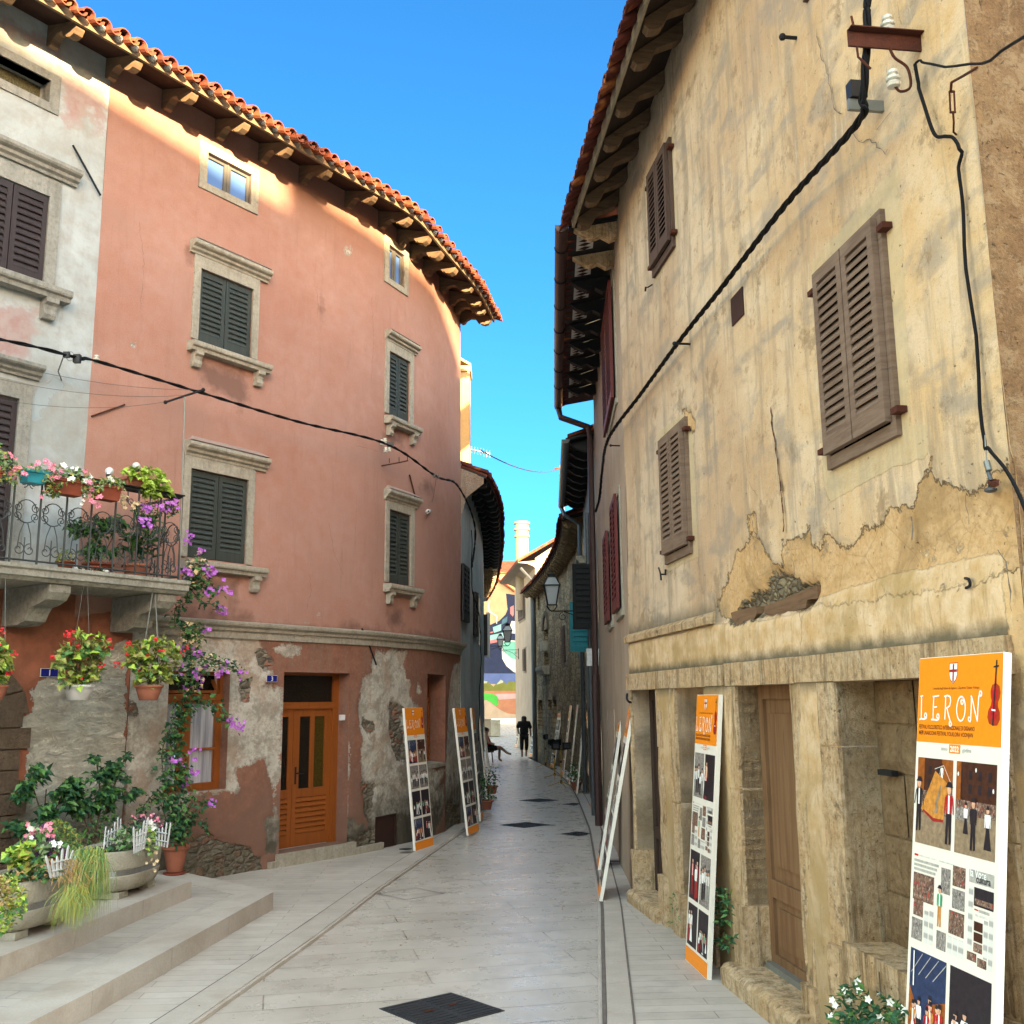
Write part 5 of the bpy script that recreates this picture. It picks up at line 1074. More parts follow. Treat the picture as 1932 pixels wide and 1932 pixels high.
crack(PL,[e(385*1.0,0),e(392,60)],PH,wd=.004,seed=31) if False else None
for i_,l_ in enumerate(([d(1040,250),d(1050,330)],[c(560,700),c(600,760)],[f4(0,560),f4(180,600),f4(340,650)],[c2(560,1340),c2(575,1450),c2(562,1560)],[d(560,0),d(600,-160),d(580,-300)],[(620,985),(628,1040),(648,1090)],[(700,560),(704,640),(699,720)],[(262,420),(270,500),(263,590)])): crack(PL,l_,PH,w=.002,wd=.006,seed=40+i_,mat='crack_dark')
# ================= END OF THE LANE =================
def boxhouse(name,label,mat,x0,x1,y0,y1,z0,z1,ridge=0,axis='x',roofmat='roof_tile',ov=.35):
    t=thing(name,((x0+x1)/2,(y0+y1)/2,z0),label,'house')
    mb=MB();mb.add([(x0,y0,z0),(x1,y0,z0),(x1,y1,z0),(x0,y1,z0),(x0,y0,z1),(x1,y0,z1),(x1,y1,z1),(x0,y1,z1)],[(0,1,5,4),(1,2,6,5),(2,3,7,6),(3,0,4,7)])
    if axis=='y': mb.add([(x0,y0,z1),(x1,y0,z1),((x0+x1)/2,y0,z1+ridge),(x0,y1,z1),(x1,y1,z1),((x0+x1)/2,y1,z1+ridge)],[(0,1,2),(4,3,5)])
    else: mb.add([(x0,y0,z1),(x0,y1,z1),(x0,(y0+y1)/2,z1+ridge),(x1,y0,z1),(x1,y1,z1),(x1,(y0+y1)/2,z1+ridge)],[(1,0,2),(3,4,5)])
    mb.build('wall',mat,t);r=MB();th=.12
    if axis=='y':
        xm=(x0+x1)/2;sl=ridge/((x1-x0)/2)
        for s,xe in ((-1,x0-ov),(1,x1+ov)):
            ze=z1-ov*sl;a_=[(xe,y0-ov*.3,ze),(xe,y1+ov*.3,ze),(xm,y1+ov*.3,z1+ridge),(xm,y0-ov*.3,z1+ridge)];r.add(a_+[(p[0],p[1],p[2]+th) for p in a_],[(0,1,2,3),(4,5,6,7),(0,1,5,4),(1,2,6,5),(2,3,7,6),(3,0,4,7)])
    else:
        ym=(y0+y1)/2;sl=ridge/((y1-y0)/2)
        for ye in (y0-ov,y1+ov):
            ze=z1-ov*sl;a_=[(x0-ov*.3,ye,ze),(x1+ov*.3,ye,ze),(x1+ov*.3,ym,z1+ridge),(x0-ov*.3,ym,z1+ridge)];r.add(a_+[(p[0],p[1],p[2]+th) for p in a_],[(0,1,2,3),(4,5,6,7),(0,1,5,4),(1,2,6,5),(2,3,7,6),(3,0,4,7)])
    r.build('roof',roofmat,t);return t
# cream house at the bend: one face up the lane, one gabled face looking back
CH=thing('cream_house',(1.2,46,0),'cream house at the bend beyond the stone house with a tall round chimney','house')
PC1=Path([(0.95,42.6),(0.10,50.5)],-1);zC=D((987,1050),42.8)[2]
sw1=PC1.P(b(740,210));sw2=PC1.P(b(803,405))
wall('lane_wall',PC1,0,PC1.L,-.6,zC-.25,[],.5,'pinkish_plaster',CH,{},None,thick=.4)
farwin(CH,PC1,b(742,210),b(800,400),'dark_brown_shutter',.9,frame='cream_plaster');farwin(CH,PC1,b(785,700),b(808,905),'dark_brown_shutter',.7,frame='cream_plaster')
gx=[(.95,42.6),(6.5,43.4)];zr=D((1058,1010),42.9)[2]
gm=MB();gm.add([(.95,42.6,-.6),(6.5,43.4,-.6),(6.5,43.4,zC+.6),(3.2,42.95,zr+.5),(.95,42.6,zC-.1)],[(0,1,2,3,4)]);gm.add([(6.5,43.4,-.6),(6.5,51,-.6),(6.5,51,zC+.6),(6.5,43.4,zC+.6)],[(0,1,2,3)]);gm.build('gable_wall','cream_plaster',CH)
rf=MB();n_=Vector((-.99,-.1,0))
e0=PC1.xyz(-.15,zC-.28,.75);e1=PC1.xyz(PC1.L,zC-.28,.75);r0=Vector((3.2,42.8,zr+.55));r1=Vector((2.4,51,zr+.55));
for (A_,B_,C_,D_) in ((e0,e1,r1,r0),):
    rf.add([A_,B_,C_,D_,A_+Vector((0,0,.12)),B_+Vector((0,0,.12)),C_+Vector((0,0,.12)),D_+Vector((0,0,.12))],[(3,2,1,0),(4,5,6,7),(0,1,5,4),(1,2,6,5),(2,3,7,6),(3,0,4,7)])
rf.add([r0,r1,(7,51.2,zC+.4),(7,43.3,zC+.4)],[(0,1,2,3)])
rf.build('roof','roof_tile',CH)
cv=MB();cv.prof(PC1,[(0,zC-.5),(.12,zC-.42),(.35,zC-.33),(.72,zC-.30),(.72,zC-.27),(0,zC-.2)],0,PC1.L,2);cv.build('cove_soffit','cream_plaster',CH)
cm=MB();cb=D((985,1046),47);ct=D((985,985),47);cm.lathe((cb[0],47,0),[(.30,6.0),(.30,ct[2]-.75),(.36,ct[2]-.72),(.36,ct[2]-.62),(.31,ct[2]-.6),(.31,ct[2]-.42),(.37,ct[2]-.4),(.37,ct[2]-.3),(.31,ct[2]-.28),(.31,ct[2]-.12),(.38,ct[2]-.1),(.38,ct[2])],16);cm.build('chimney','cream_plaster',CH)
dp_=MB();dp_.tube([PC1.xyz(.15,zC-.5,.6),PC1.xyz(.1,zC-1.0,.15),PC1.xyz(.1,-.4,.12)],.07,6);dp_.build('downpipe','grey_pipe',CH)
# mast above the stone house roof
mt=thing('mast',tuple(D((1063,1030),33)),'tall thin cream mast rising above the stone house roof','mast')
b0=D((1065,1030),33);b1=D((1058,878),33);MB().tube([b0,b1],[.07,.05],8).build('pole','cream_plaster',mt);MB().box((b1[0],b1[1],b1[2]-.1),(.42,.05,.05)).build('cross_piece','rust',mt)
wire=MB();q0=Vector(PL2.xyz(.5,6.6,.3));q1_=Vector(b1)-Vector((0,0,.1));wire.tube([q0+(q1_-q0)*t-Vector((0,0,1))*.25*4*t*(1-t) for t in [i/12 for i in range(13)]],.014,4);tag(wire.build('overhead_wire','grey_wire'),'thin dark wire strung from the mast across the sky','wire')
an=MB();pa=D(crop(1300,1300,600)(300,90),24);pb_=D(crop(1300,1300,600)(470,130),24);an.tube([pa,pb_],.02,5)
for i in range(7):
    t=i/6;p=Vector(pa)+(Vector(pb_)-Vector(pa))*t;an.tube([p+Vector((0,0,-.09)),p+Vector((0,0,.09))],.006,4)
an.tube([pa,(pa[0]-.9,24,pa[2]-.1)],.02,5);tag(an.build('tv_antenna','white_plastic'),'pale aerial sticking out past the sunlit chimney on the left','antenna')
# mural building
YM=84.
def M_(p,dy=0): return Vector(D(p,YM-dy))
MU=thing('mural_building',tuple(Vector((-3,YM+4,.1))),'wide building across the square painted with a colourful mural of hills and bright shapes','house')
mb=MB();x0,x1=-14,8;zt=M_((935,1092))[2]
pr=[(x0,-.3),(x1,-.3),(x1,M_((1010,1140))[2]),(M_((971,1118))[0],M_((971,1118))[2]),(M_((934,1093))[0],zt),(M_((909,1090))[0],zt+.3),(x0,zt+.2)]
n=len(pr);mb.add([(x,YM,z) for x,z in pr]+[(x,YM+9,z) for x,z in pr],[tuple(range(n)),tuple(range(2*n-1,n-1,-1))]+[(i,(i+1)%n,(i+1)%n+n,i+n) for i in range(n)]);mb.build('wall','mu_plaster',MU)
rp=MB()
for A_,B_ in zip(pr[3:],pr[4:]+pr[:0]): rp.add([(A_[0],YM-.3,A_[1]+.02),(A_[0],YM+9.2,A_[1]+.02),(B_[0],YM+9.2,B_[1]+.02),(B_[0],YM-.3,B_[1]+.02),(A_[0],YM-.3,A_[1]+.2),(A_[0],YM+9.2,A_[1]+.2),(B_[0],YM+9.2,B_[1]+.2),(B_[0],YM-.3,B_[1]+.2)],[(0,1,2,3),(7,6,5,4),(0,3,7,4),(1,2,6,5)])
rp.build('roof','roof_tile',MU)
def paint(pts,mat,lv,f=b):
    MB().poly([M_(f(*p),.01+lv*.012) for p in pts]).build('painted_shape',mat,MU)
paint([(250,850),(250,600),(470,470),(560,430),(620,370),(640,320),(625,170),(760,190),(760,1020),(250,1020)],'mu_navy',0)
paint([(250,1030),(250,930),(760,930),(760,1030)],'mu_blue',1)
paint([(250,1110),(250,1040),(330,1000),(400,1000),(450,1005),(500,1050),(560,1100)],'mu_hill',2);paint([(470,1110),(520,1040),(575,990),(600,1000),(680,1100)],'mu_hill',3);paint([(620,1040),(660,1000),(700,1005),(760,1040),(760,1100),(660,1100)],'mu_hill',2)
paint([(535,1035),(575,988),(598,1000),(600,1015),(560,1030)],'mu_hilltop',4);paint([(380,1030),(415,1000),(450,1005),(440,1025)],'mu_hilltop',4)
paint([(250,1290),(250,1095),(760,1095),(760,1330)],'mu_orange',4);paint([(520,1125),(760,1120),(760,1165),(560,1180)],'mu_haze',5)
paint([(250,1130),(400,1110),(500,1125),(545,1150),(555,1220),(530,1240),(480,1200),(400,1170),(250,1160)],'mu_green',6)
paint([(250,1150),(400,1160),(480,1205),(560,1270),(640,1310),(760,1325),(760,1400),(250,1400)],'mu_dune',5)
paint([(580,640),(620,610),(760,620),(760,950),(690,910),(630,860),(590,790)],'mu_white',1);paint([(585,640),(640,620),(760,640),(760,800),(680,790),(600,720)],'mu_teal',2)
paint([(400,590),(460,570),(600,540),(640,560),(600,590),(470,620),(400,620)],'mu_cyan',2);paint([(400,640),(470,615),(610,590),(600,620),(480,645)],'mu_pink',3);paint([(400,545),(460,540),(500,530),(500,545),(400,560)],'mu_pink',3)
paint([(500,490),(580,460),(580,520),(510,545)],'mu_cyan',4);paint([(590,420),(640,385),(635,440),(580,470)],'mu_box',4);paint([(680,430),(760,440),(760,560),(640,540)],'mu_white',3);paint([(665,300),(700,280),(700,370),(690,390),(665,360)],'mu_pink',4)
paint([(465,230),(478,235),(465,290),(480,340),(545,380),(540,460),(532,455),(530,385),(460,345),(450,290)],'mu_white',1)
OB=boxhouse('orange_house','bright orange painted house showing above the mural building','orange_plaster',-10,4,99,108,0,D((960,1080),99)[2],1.6,'x')
# low grey boxes and parapet at the square
sb=MB();A_=D(b(568,1380),58);B_=D(b(415,1490),58)
for i,(xa,xb,mt_) in enumerate((((b(480,0))[0],(b(568,0))[0],'concrete'),((b(400,0))[0],(b(478,0))[0],'cream_plaster'))):
    l=D((xa,1365),58);r=D((xb,1365),58);z0=zg(58);z1=D((xa,b(0,1385 if i==0 else 1375)[1]),58)[2]
    mb=MB();mb.box(((l[0]+r[0])/2,58.5+i*.2,(z0+z1)/2),((r[0]-l[0]),1.0,z1-z0));mb.box(((l[0]+r[0])/2,58.5+i*.2,z1+.03),((r[0]-l[0])+.06,1.06,.06));tag(mb.build('utility_box',mt_),['grey concrete box standing at the edge of the far square','beige low box beside the grey one at the far square'][i],'utility box')
lw=MB();lw.box((-3,YM-1.2,.3),(14,.3,.45));tag(lw.build('low_wall','white_enamel'),'low white wall running along the foot of the mural','wall')
# houses behind the camera that shade the lane in the late sun
# ================= GROUND =================
kk=crop(0,2400,1024);nn_=crop(900,2200,1000)
def sheet(name,xf0,xf1,y0,y1,zoff,mat,step=.5,kind='structure',thick=0):
    mb=MB();n=max(1,int((y1-y0)/step));ys=[y0+(y1-y0)*i/n for i in range(n+1)]
    for y in ys:
        mb.v+=[(xf0(y),y,zg(y)+zoff),(xf1(y),y,zg(y)+zoff)]
        if thick: mb.v+=[(xf0(y),y,zg(y)+zoff-thick),(xf1(y),y,zg(y)+zoff-thick)]
    s=4 if thick else 2
    for i in range(n):
        a_=i*s;b_=a_+s;mb.face([a_,a_+1,b_+1,b_])
        if thick: mb.face([a_+2,a_,b_,b_+2]);mb.face([a_+1,a_+3,b_+3,b_+1])
    if thick: mb.face([0,2,3,1]);mb.face([n*s,n*s+1,n*s+3,n*s+2])
    return struct(mb.build(name,mat),kind)
def lin(pts):
    pts=sorted(pts,key=lambda p:p[1])
    def f(y):
        if y<=pts[0][1]: i=0
        else:
            i=len(pts)-2
            for k in range(len(pts)-1):
                if y<=pts[k+1][1]: i=k;break
        (xa,ya),(xb,yb)=pts[i],pts[i+1];return xa+(xb-xa)*(y-ya)/(yb-ya)
    return f
g=MB();n=60
for i in range(n+1):
    y=-60+i*(260/n);z=zg(y)-.25
    g.v+=[(-90,y,z),(90,y,z)]
for i in range(n): g.face([2*i,2*i+1,2*i+3,2*i+2])
struct(g.build('ground','ground_stone'))
kl=[(-2.29,5.5)]+[(-1.763,9.071),(-1.644,10.111),(-1.465,11.958),(-1.174,14.34),(-.80,17.459),(-.74,18.4)]
kl=[(-2.6,3.5),(-2.1,6.6)]+kl[1:]
KL=lin(kl)
kr=[(.36,5.0),(.539,6.887),(.70,8.9),(.851,10.752),(.969,12.91),(1.20,17.306),(1.36,23.046),(1.42,27),(1.30,33),(.95,38),(.55,43),(.0,50)]
KR=lin(kr)
farL=lin([(-.74,18.4),(-.62,20),(-.60,23),(-.68,28),(-.93,35),(-1.5,42),(-4.,46),(-6,50)])
SL=-.035
sheet('street',lambda y:(KL(y)-.02 if y<18.3 else farL(y)-.3),lambda y:KR(y)+.02,-4,50,SL,'street_paving',.5)
sheet('square',lambda y:-25,lambda y:16,43.5,88,SL-.008,'street_paving',1.)
# left pavement, its kerb stones
wl=lin([(-9.5,4.1),(-2.98-.5,13.34+.0),(-1.72+.0,15.35),(-1.37,16.12),(-1.13,17),(-.93,18.2)])
sheet('pavement',lambda y:-11,lambda y:KL(y)-.26,-4,9.2,0,'sidewalk_paving',.5)
sheet('pavement',lambda y:-5.5,lambda y:KL(y)-.26,9.2,18.4,-.0005,'sidewalk_paving',.4)
def kerbs(name,fx,w0,w1,y0,y1,zt,h,L,group,label,seed):
    y=y0;r_=random.Random(seed);mb=MB()
    while y<y1:
        l=L*r_.uniform(.9,1.1);ya,yb=y+.003,min(y+l,y1)-.003
        c=[(fx(ya)+w0,ya),(fx(ya)+w1,ya),(fx(yb)+w1,yb),(fx(yb)+w0,yb)]
        mb.hexa([(x,q,zg(q)-h) for x,q in c]+[(x,q,zg(q)+zt) for x,q in c]);y+=l
    return mb
k1=kerbs('kerb',KL,-.262,-.02,2.0,18.3,.003,.2,1.25,'','',3)
struct(k1.build('kerb','kerb_stone'));
ed=MB();ys=[2+i*.4 for i in range(41)]
ed_=MB()
for ya,yb in zip(ys,ys[1:]): ed_.hexa([(KL(ya)-.02,ya,zg(ya)-.2),(KL(ya)+.012,ya,zg(ya)-.2),(KL(yb)+.012,yb,zg(yb)-.2),(KL(yb)-.02,yb,zg(yb)-.2),(KL(ya)-.02,ya,zg(ya)-.004),(KL(ya)+.0,ya,zg(ya)-.010),(KL(yb)+.0,yb,zg(yb)-.010),(KL(yb)-.02,yb,zg(yb)-.004)])
struct(ed_.build('kerb_edge','kerb_stone'))
gl=MB()
for ya,yb in zip(ys,ys[1:]): gl.add([(KL(ya)-.268,ya,zg(ya)+.0032),(KL(ya)-.258,ya,zg(ya)+.0032),(KL(yb)-.258,yb,zg(yb)+.0032),(KL(yb)-.268,yb,zg(yb)+.0032)],[(0,1,2,3)])
struct(gl.build('kerb_joint','groove'))
# right side: drain channel strip and pavement up to the wall
sheet('pavement',lambda y:KR(y)+.20,lambda y:(2.4+ (10.8-y)*.13 if y<10.8 else 2.1),-2,36,.0,'sidewalk_paving',.5)
k2=kerbs('kerb',KR,.03,.195,2.0,34,.004,.2,.62,'','',5);struct(k2.build('kerb','kerb_stone'))
sheet('drain_slot',lambda y:KR(y)+.0,lambda y:KR(y)+.028,2,34,-.012,'groove',.5)
sheet('drain_edge',lambda y:KR(y)-.03,lambda y:KR(y)-.002,2,34,-.026,'kerb_stone',.5)
sheet('drain_slot',lambda y:KR(y)+.192,lambda y:KR(y)+.208,2,34,.0045,'groove',.5)
# steps in front of the white house: polygonal terraces
def terrace(name,pts,z0,z1,mat,edge=.30,lip=.012):
    mb=MB();n=len(pts);mb.add([(x,y,z0) for x,y in pts]+[(x,y,z1) for x,y in pts],[tuple(range(n,2*n))]+[(i,(i+1)%n,(i+1)%n+n,i+n) for i in range(n)]);return struct(mb.build(name,mat))
s1=[(-2.388,10.596),(-2.633,8.302),(-2.767,7.127),(-2.872,6.428),(-3.15,3.6)]
s2=[(-3.12,10.34),(-3.252,9.402),(-3.38,8.297),(-3.515,7.41),(-3.75,5.4),(-3.95,3.8)]
terrace('step',[s1[0],(-4.2,12.35),(-8.8,5.8),(-8.8,3.4),s1[-1]]+s1[1:-1][::-1],-.2,.155,'step_paving')
terrace('step',[s2[0],(-4.35,11.45),(-8.8,5.2),(-8.8,3.6),s2[-1]]+s2[1:-1][::-1],-.1,.305,'step_paving')
def nosing(pts,w,z,h,L,zb,seed):
    """long stones along a step edge"""
    r_=random.Random(seed);mb=MB()
    for (xa,ya),(xb,yb) in zip(pts,pts[1:]):
        l=math.dist((xa,ya),(xb,yb));dx,dy=(xb-xa)/l,(yb-ya)/l;nx,ny=dy,-dx   # inward
        if nx>0 or (abs(nx)<.2 and False): pass
        k=max(1,round(l/L));
        for i in range(k):
            t0=l*i/k+.002;t1=l*(i+1)/k-.002
            q=[(xa+dx*t0,ya+dy*t0),(xa+dx*t1,ya+dy*t1)]
            c=[(q[0][0]-nx*.008*w[1],q[0][1]-ny*.008*w[1]),(q[1][0]-nx*.008*w[1],q[1][1]-ny*.008*w[1]),(q[1][0]+nx*w[0]*w[1],q[1][1]+ny*w[0]*w[1]),(q[0][0]+nx*w[0]*w[1],q[0][1]+ny*w[0]*w[1])]
            mb.hexa([(x,y,zb) for x,y in c]+[(x,y,z) for x,y in c])
    return mb
e1=nosing([s1[0],s1[1],s1[2],s1[3],s1[4]],(.33,1),.159,.15,1.5,-.2,1);e1b=nosing([s1[0],(-4.2,12.35)],(.33,-1),.1585,.15,1.3,-.2,2)
struct(e1.build('step_edge','kerb_stone'));struct(e1b.build('step_edge','kerb_stone'))
e2=nosing(s2,(.30,1),.310,.15,1.2,-.1,1);e2b=nosing([s2[0],(-4.35,11.45)],(.30,-1),.3095,.15,1.2,-.1,2)
struct(e2.build('step_edge','kerb_stone'));struct(e2b.build('step_edge','kerb_stone'))
# manhole covers
def cover(px,sz,rz,label,z=SL+.004,kind=0,mat='cast_iron'):
    p=G(px,zg(10)+z) ;y=p[1];
    for _ in range(4): p=G(px,zg(y)+z);y=p[1]
    t=thing('manhole_cover',(0,0,0),label,'manhole cover','manhole covers in the lane paving')
    s=sz/2;cs,sn=math.cos(rz),math.sin(rz);zz=zg(y)+z
    def L(x,q,h): X,Y=x*cs-q*sn,x*sn+q*cs;return (X,Y,h+zg(y+Y)-zg(y))
    mb=MB();
    mb.hexa([L(-s,-s,-.02),L(s,-s,-.02),L(s,s,-.02),L(-s,s,-.02),L(-s,-s,0),L(s,-s,0),L(s,s,0),L(-s,s,0)])
    t.location=(p[0],y,zz)
    o=mb.build('frame',mat);o.parent=t
    if kind==0:
        m2=MB();s2_=s*.93
        m2.hexa([L(-s2_,-s2_,.0005),L(s2_,-s2_,.0005),L(s2_,s2_,.0005),L(-s2_,s2_,.0005),L(-s2_,-s2_,.004),L(s2_,-s2_,.004),L(s2_,s2_,.004),L(-s2_,s2_,.004)])
        k=11
        for i in range(k):
            for jq in (-1,1):
                a_=-s2_+ (i+.5)*2*s2_/k
                x0_,x1_=(-s2_*.95,-.02) if jq<0 else (.02,s2_*.95)
                m2.hexa([L(x0_,a_-.006,.004),L(x1_,a_-.006,.004),L(x1_,a_+.006,.004),L(x0_,a_+.006,.004),L(x0_,a_-.006,.008),L(x1_,a_-.006,.008),L(x1_,a_+.006,.008),L(x0_,a_+.006,.008)])
        o2=m2.build('lid',mat);o2.parent=t
        for q in ((-s*.35,s*.0),(s*.35,s*.05)):
            m3=MB();m3.hexa([L(q[0]-.035,q[1]-.012,.008),L(q[0]+.035,q[1]-.012,.008),L(q[0]+.035,q[1]+.012,.008),L(q[0]-.035,q[1]+.012,.008),L(q[0]-.035,q[1]-.012,.013),L(q[0]+.035,q[1]-.012,.013),L(q[0]+.035,q[1]+.012,.013),L(q[0]-.035,q[1]+.012,.013)]);o3=m3.build('lifting_slot','rust');o3.parent=t
    return t
ctr=((705+962)/2,(1872+1962)/2+2)
# near cover: corners measured (-.98,7.43) (-.49,7.77) (-.03,7.28)
cvr=cover((0,0),.62,0,'large ribbed square cast-iron cover in the foreground paving') if False else None
def cover_at(x,y,sz,rz,label,**k):
    r_=ray(966,1800);t=cover((966,1700),sz,rz,label,**k);t.location=(x,y,zg(y)+SL+.004);return t
cover_at(-.50,7.33,.60,math.radians(40),'large ribbed square cast-iron cover in the foreground paving')
cover_at(.18,18.2,.62,math.radians(42),'middle ribbed iron cover halfway down the lane')
cover_at(.53,23.0,.62,math.radians(42),'farthest square iron cover in the lane')
cover_at(.99,16.85,.40,math.radians(45),'small iron cover beside the right drain channel nearer the camera')
cover_at(1.23,22.0,.36,math.radians(45),'small iron cover beside the right drain channel further off')
def inlaid(x,y,sz,rz,label):
    s=sz/2;mb=MB();cs,sn=math.cos(rz),math.sin(rz)
    for k in range(4):
        a_=[(-s,-s),(s,-s),(s,s),(-s,s)];A_=a_[k];B_=a_[(k+1)%4];i_=.955;q=[A_,B_,(B_[0]*i_,B_[1]*i_),(A_[0]*i_,A_[1]*i_)]
        mb.add([(x+p*cs-r*sn,y+p*sn+r*cs,zg(y+p*sn+r*cs)+SL+.005) for p,r in q],[(0,1,2,3)])
    tag(mb.build('paved_cover','steel_frame'),label,'manhole cover')
plain('steel_frame',(.22,.20,.18),.5,.2)
inlaid(-1.13,11.6,.52,math.radians(42),'paving-filled square cover with a thin metal frame on the left of the lane');inlaid(-.40,18.2,.5,math.radians(42),'paving-filled cover outline next to the middle iron cover')
rv=MB();q=G(nn_(575,595),0);rv.lathe((q[0],q[1],.001),[(.09,0),(.09,.004),(.07,.006)],16);tag(rv.build('valve_cover','cast_iron'),'tiny round iron valve cover beside the board under the rusty hatch','valve cover')
q=G(nn_(1765,665),0);rv=MB();rv.lathe((q[0],q[1],.001),[(.07,0),(.07,.004),(.05,.006)],16);tag(rv.build('valve_cover','cast_iron'),'tiny round iron valve cover in the right pavement near the leaning boards','valve cover')
# surrounding town that shades the square (outside the frame)
def town(label,x0,x1,y0,y1,z1,mat,ridge=1.6,axis='x',chim=()):
    t=boxhouse('town_house',label,mat,x0,x1,y0,y1,-.25,z1,ridge,axis)
    for (cx,cy,h,s) in chim:
        zb=z1;MB().box((cx,cy,(zb+h)/2),(s,s,h-zb)).build('chimney','lit_ochre',t)
    return t

# windblown bits lying on the paving
r_=random.Random(77);mb=MB()
for _ in range(150):
    y=r_.uniform(5.5,17);x=r_.uniform(KL(y)-2.0,KR(y)+.8)
    if x<-2.3 and y<11.2: continue
    zz=zg(y)+(.006 if (x<KL(y)-.02 or x>KR(y)+.21) else (SL+.005))
    mb.leaf((x,y,zz),(r_.gauss(0,1),r_.gauss(0,1),.15),(r_.gauss(0,.3),r_.gauss(0,.3),1),r_.uniform(.012,.035),r_.uniform(.008,.016),0,.4)
struct(mb.build('leaf_litter','leaf_dry'),'stuff')
YT=32.;_k=YT/math.cos(math.radians(16))*math.tan(math.radians(6))
def tx(s): return (s+YT*math.sin(math.radians(16)))/math.cos(math.radians(16))
ZA=9.13+11.4*.109+_k;ZB=ZA+.34
town('long cream terraced house on the far side of the square behind the viewer',-48,tx(1.75),-YT-6,-YT,ZA-1.5,'cream_plaster',1.5,'x',[(tx(.92)+.86,-YT-3,ZA+1.6,.44)])
town('taller ochre house next to the cream terrace behind the viewer',tx(1.85),tx(3.75),-YT-5,-YT+1,ZB-1.0,'lit_ochre',1.0,'x')
town('lower cream cottage at the corner of the square behind the viewer',tx(3.9),45,-YT-6,-YT,ZA-2.6,'cream_plaster',1.0,'x')
town('tall unseen ochre block added behind the right-hand row to shade the mural',7.2,17.5,44.5,54,14.8,'lit_ochre',1.2,'x')  # unseen building added so that its shadow covers the mural
# ================= EXHIBITION BOARDS =================
def text(s,size,x,z,y,mat,par,name='lettering',align='CENTER',sx=1.,bold=0.0,rot=None):
    cu=bpy.data.curves.new(name,'FONT');cu.body=s;cu.size=size;cu.align_x=align;cu.offset=bold;cu.resolution_u=3
    o=bpy.data.objects.new(name,cu);me=bpy.data.meshes.new_from_object(o);bpy.data.objects.remove(o)
    me.name=name
    for v in me.vertices: v.co=(x+v.co.x*sx,y,z+v.co.y)
    me.materials.clear();me.materials.append(MAT[mat]);ob=bpy.data.objects.new(name,me);COL.objects.link(ob);ob.parent=par;return ob
def R_(mb,x0,x1,z0,z1,y,mi): mb.add([(x0,y,z0),(x1,y,z0),(x1,y,z1),(x0,y,z1)],[(0,1,2,3)],mi)
def Pg(mb,pts,y,mi): mb.add([(x,y,z) for x,z in pts],[tuple(range(len(pts)))],mi)
def ribbon(mb,pts,w,y,mi=0):
    n=len(pts)
    for i in range(n-1):
        (ax,az),(bx,bz)=pts[i],pts[i+1];l=math.hypot(bx-ax,bz-az) or 1;nx,nz=-(bz-az)/l*w/2,(bx-ax)/l*w/2
        mb.add([(ax-nx,y,az-nz),(bx-nx,y,bz-nz),(bx+nx,y,bz+nz),(ax+nx,y,az+nz)],[(0,1,2,3)],mi)
def spir(cx,cz,r0,r1,a0,a1,n=10): return [(cx+(r0+(r1-r0)*k/n)*math.cos(a0+(a1-a0)*k/n),cz+(r0+(r1-r0)*k/n)*math.sin(a0+(a1-a0)*k/n)) for k in range(n+1)]
PALS=['pr_dark','pr_brown','pr_sand','pr_crowd','pr_skin','pr_white','pr_red','pr_gold','pr_green','pr_navy','pr_amber','pr_crowd_grey','pr_lightgrey','pr_wine','pr_newsprint','pr_grey','pr_violin']
PI_={k:i for i,k in enumerate(PALS)}
def fig(mb,x,z,h,y,body,skirt=False,top=None,hat=False):
    b_=PI_[body];t_=PI_[top] if top else b_
    w=h*.13
    if skirt: Pg(mb,[(x-w*1.1,z),(x+w*1.2,z),(x+w*.4,z+h*.52),(x-w*.4,z+h*.52)],y,b_)
    else: Pg(mb,[(x-w*.7,z),(x-w*.15,z),(x,z+h*.4),(x+w*.2,z),(x+w*.7,z+h*.02),(x+w*.6,z+h*.5),(x-w*.6,z+h*.5)],y,b_)
    Pg(mb,[(x-w*.5,z+h*.5),(x+w*.5,z+h*.5),(x+w*.85,z+h*.8),(x-w*.8,z+h*.8)],y-.0004,t_)
    if top: Pg(mb,[(x-w*.2,z+h*.5),(x+w*.2,z+h*.5),(x+w*.15,z+h*.8),(x-w*.2,z+h*.8)],y-.0006,PI_['pr_white'])
    Pg(mb,[(x+w*.5*math.cos(a),z+h*.89+w*.62*math.sin(a)) for a in [i*math.pi/4 for i in range(8)]],y-.0008,PI_['pr_skin'])
    for sx in (-1,1): Pg(mb,[(x+sx*w*.7,z+h*.79),(x+sx*w*.95,z+h*.76),(x+sx*w*(1.1+.3*math.sin(x*900)),z+h*.50),(x+sx*w*(.9+.3*math.sin(x*900)),z+h*.50)][::sx],y-.0005,t_)
    if hat: Pg(mb,[(x-w*.9,z+h*.93),(x+w*.9,z+h*.93),(x+w*.4,z+h*1.02),(x-w*.4,z+h*1.02)],y-.001,PI_['pr_dark'])
    else: Pg(mb,[(x-w*.5,z+h*.91),(x+w*.5,z+h*.91),(x+w*.35,z+h*1.),(x-w*.35,z+h*1.)],y-.001,PI_['pr_dark'])
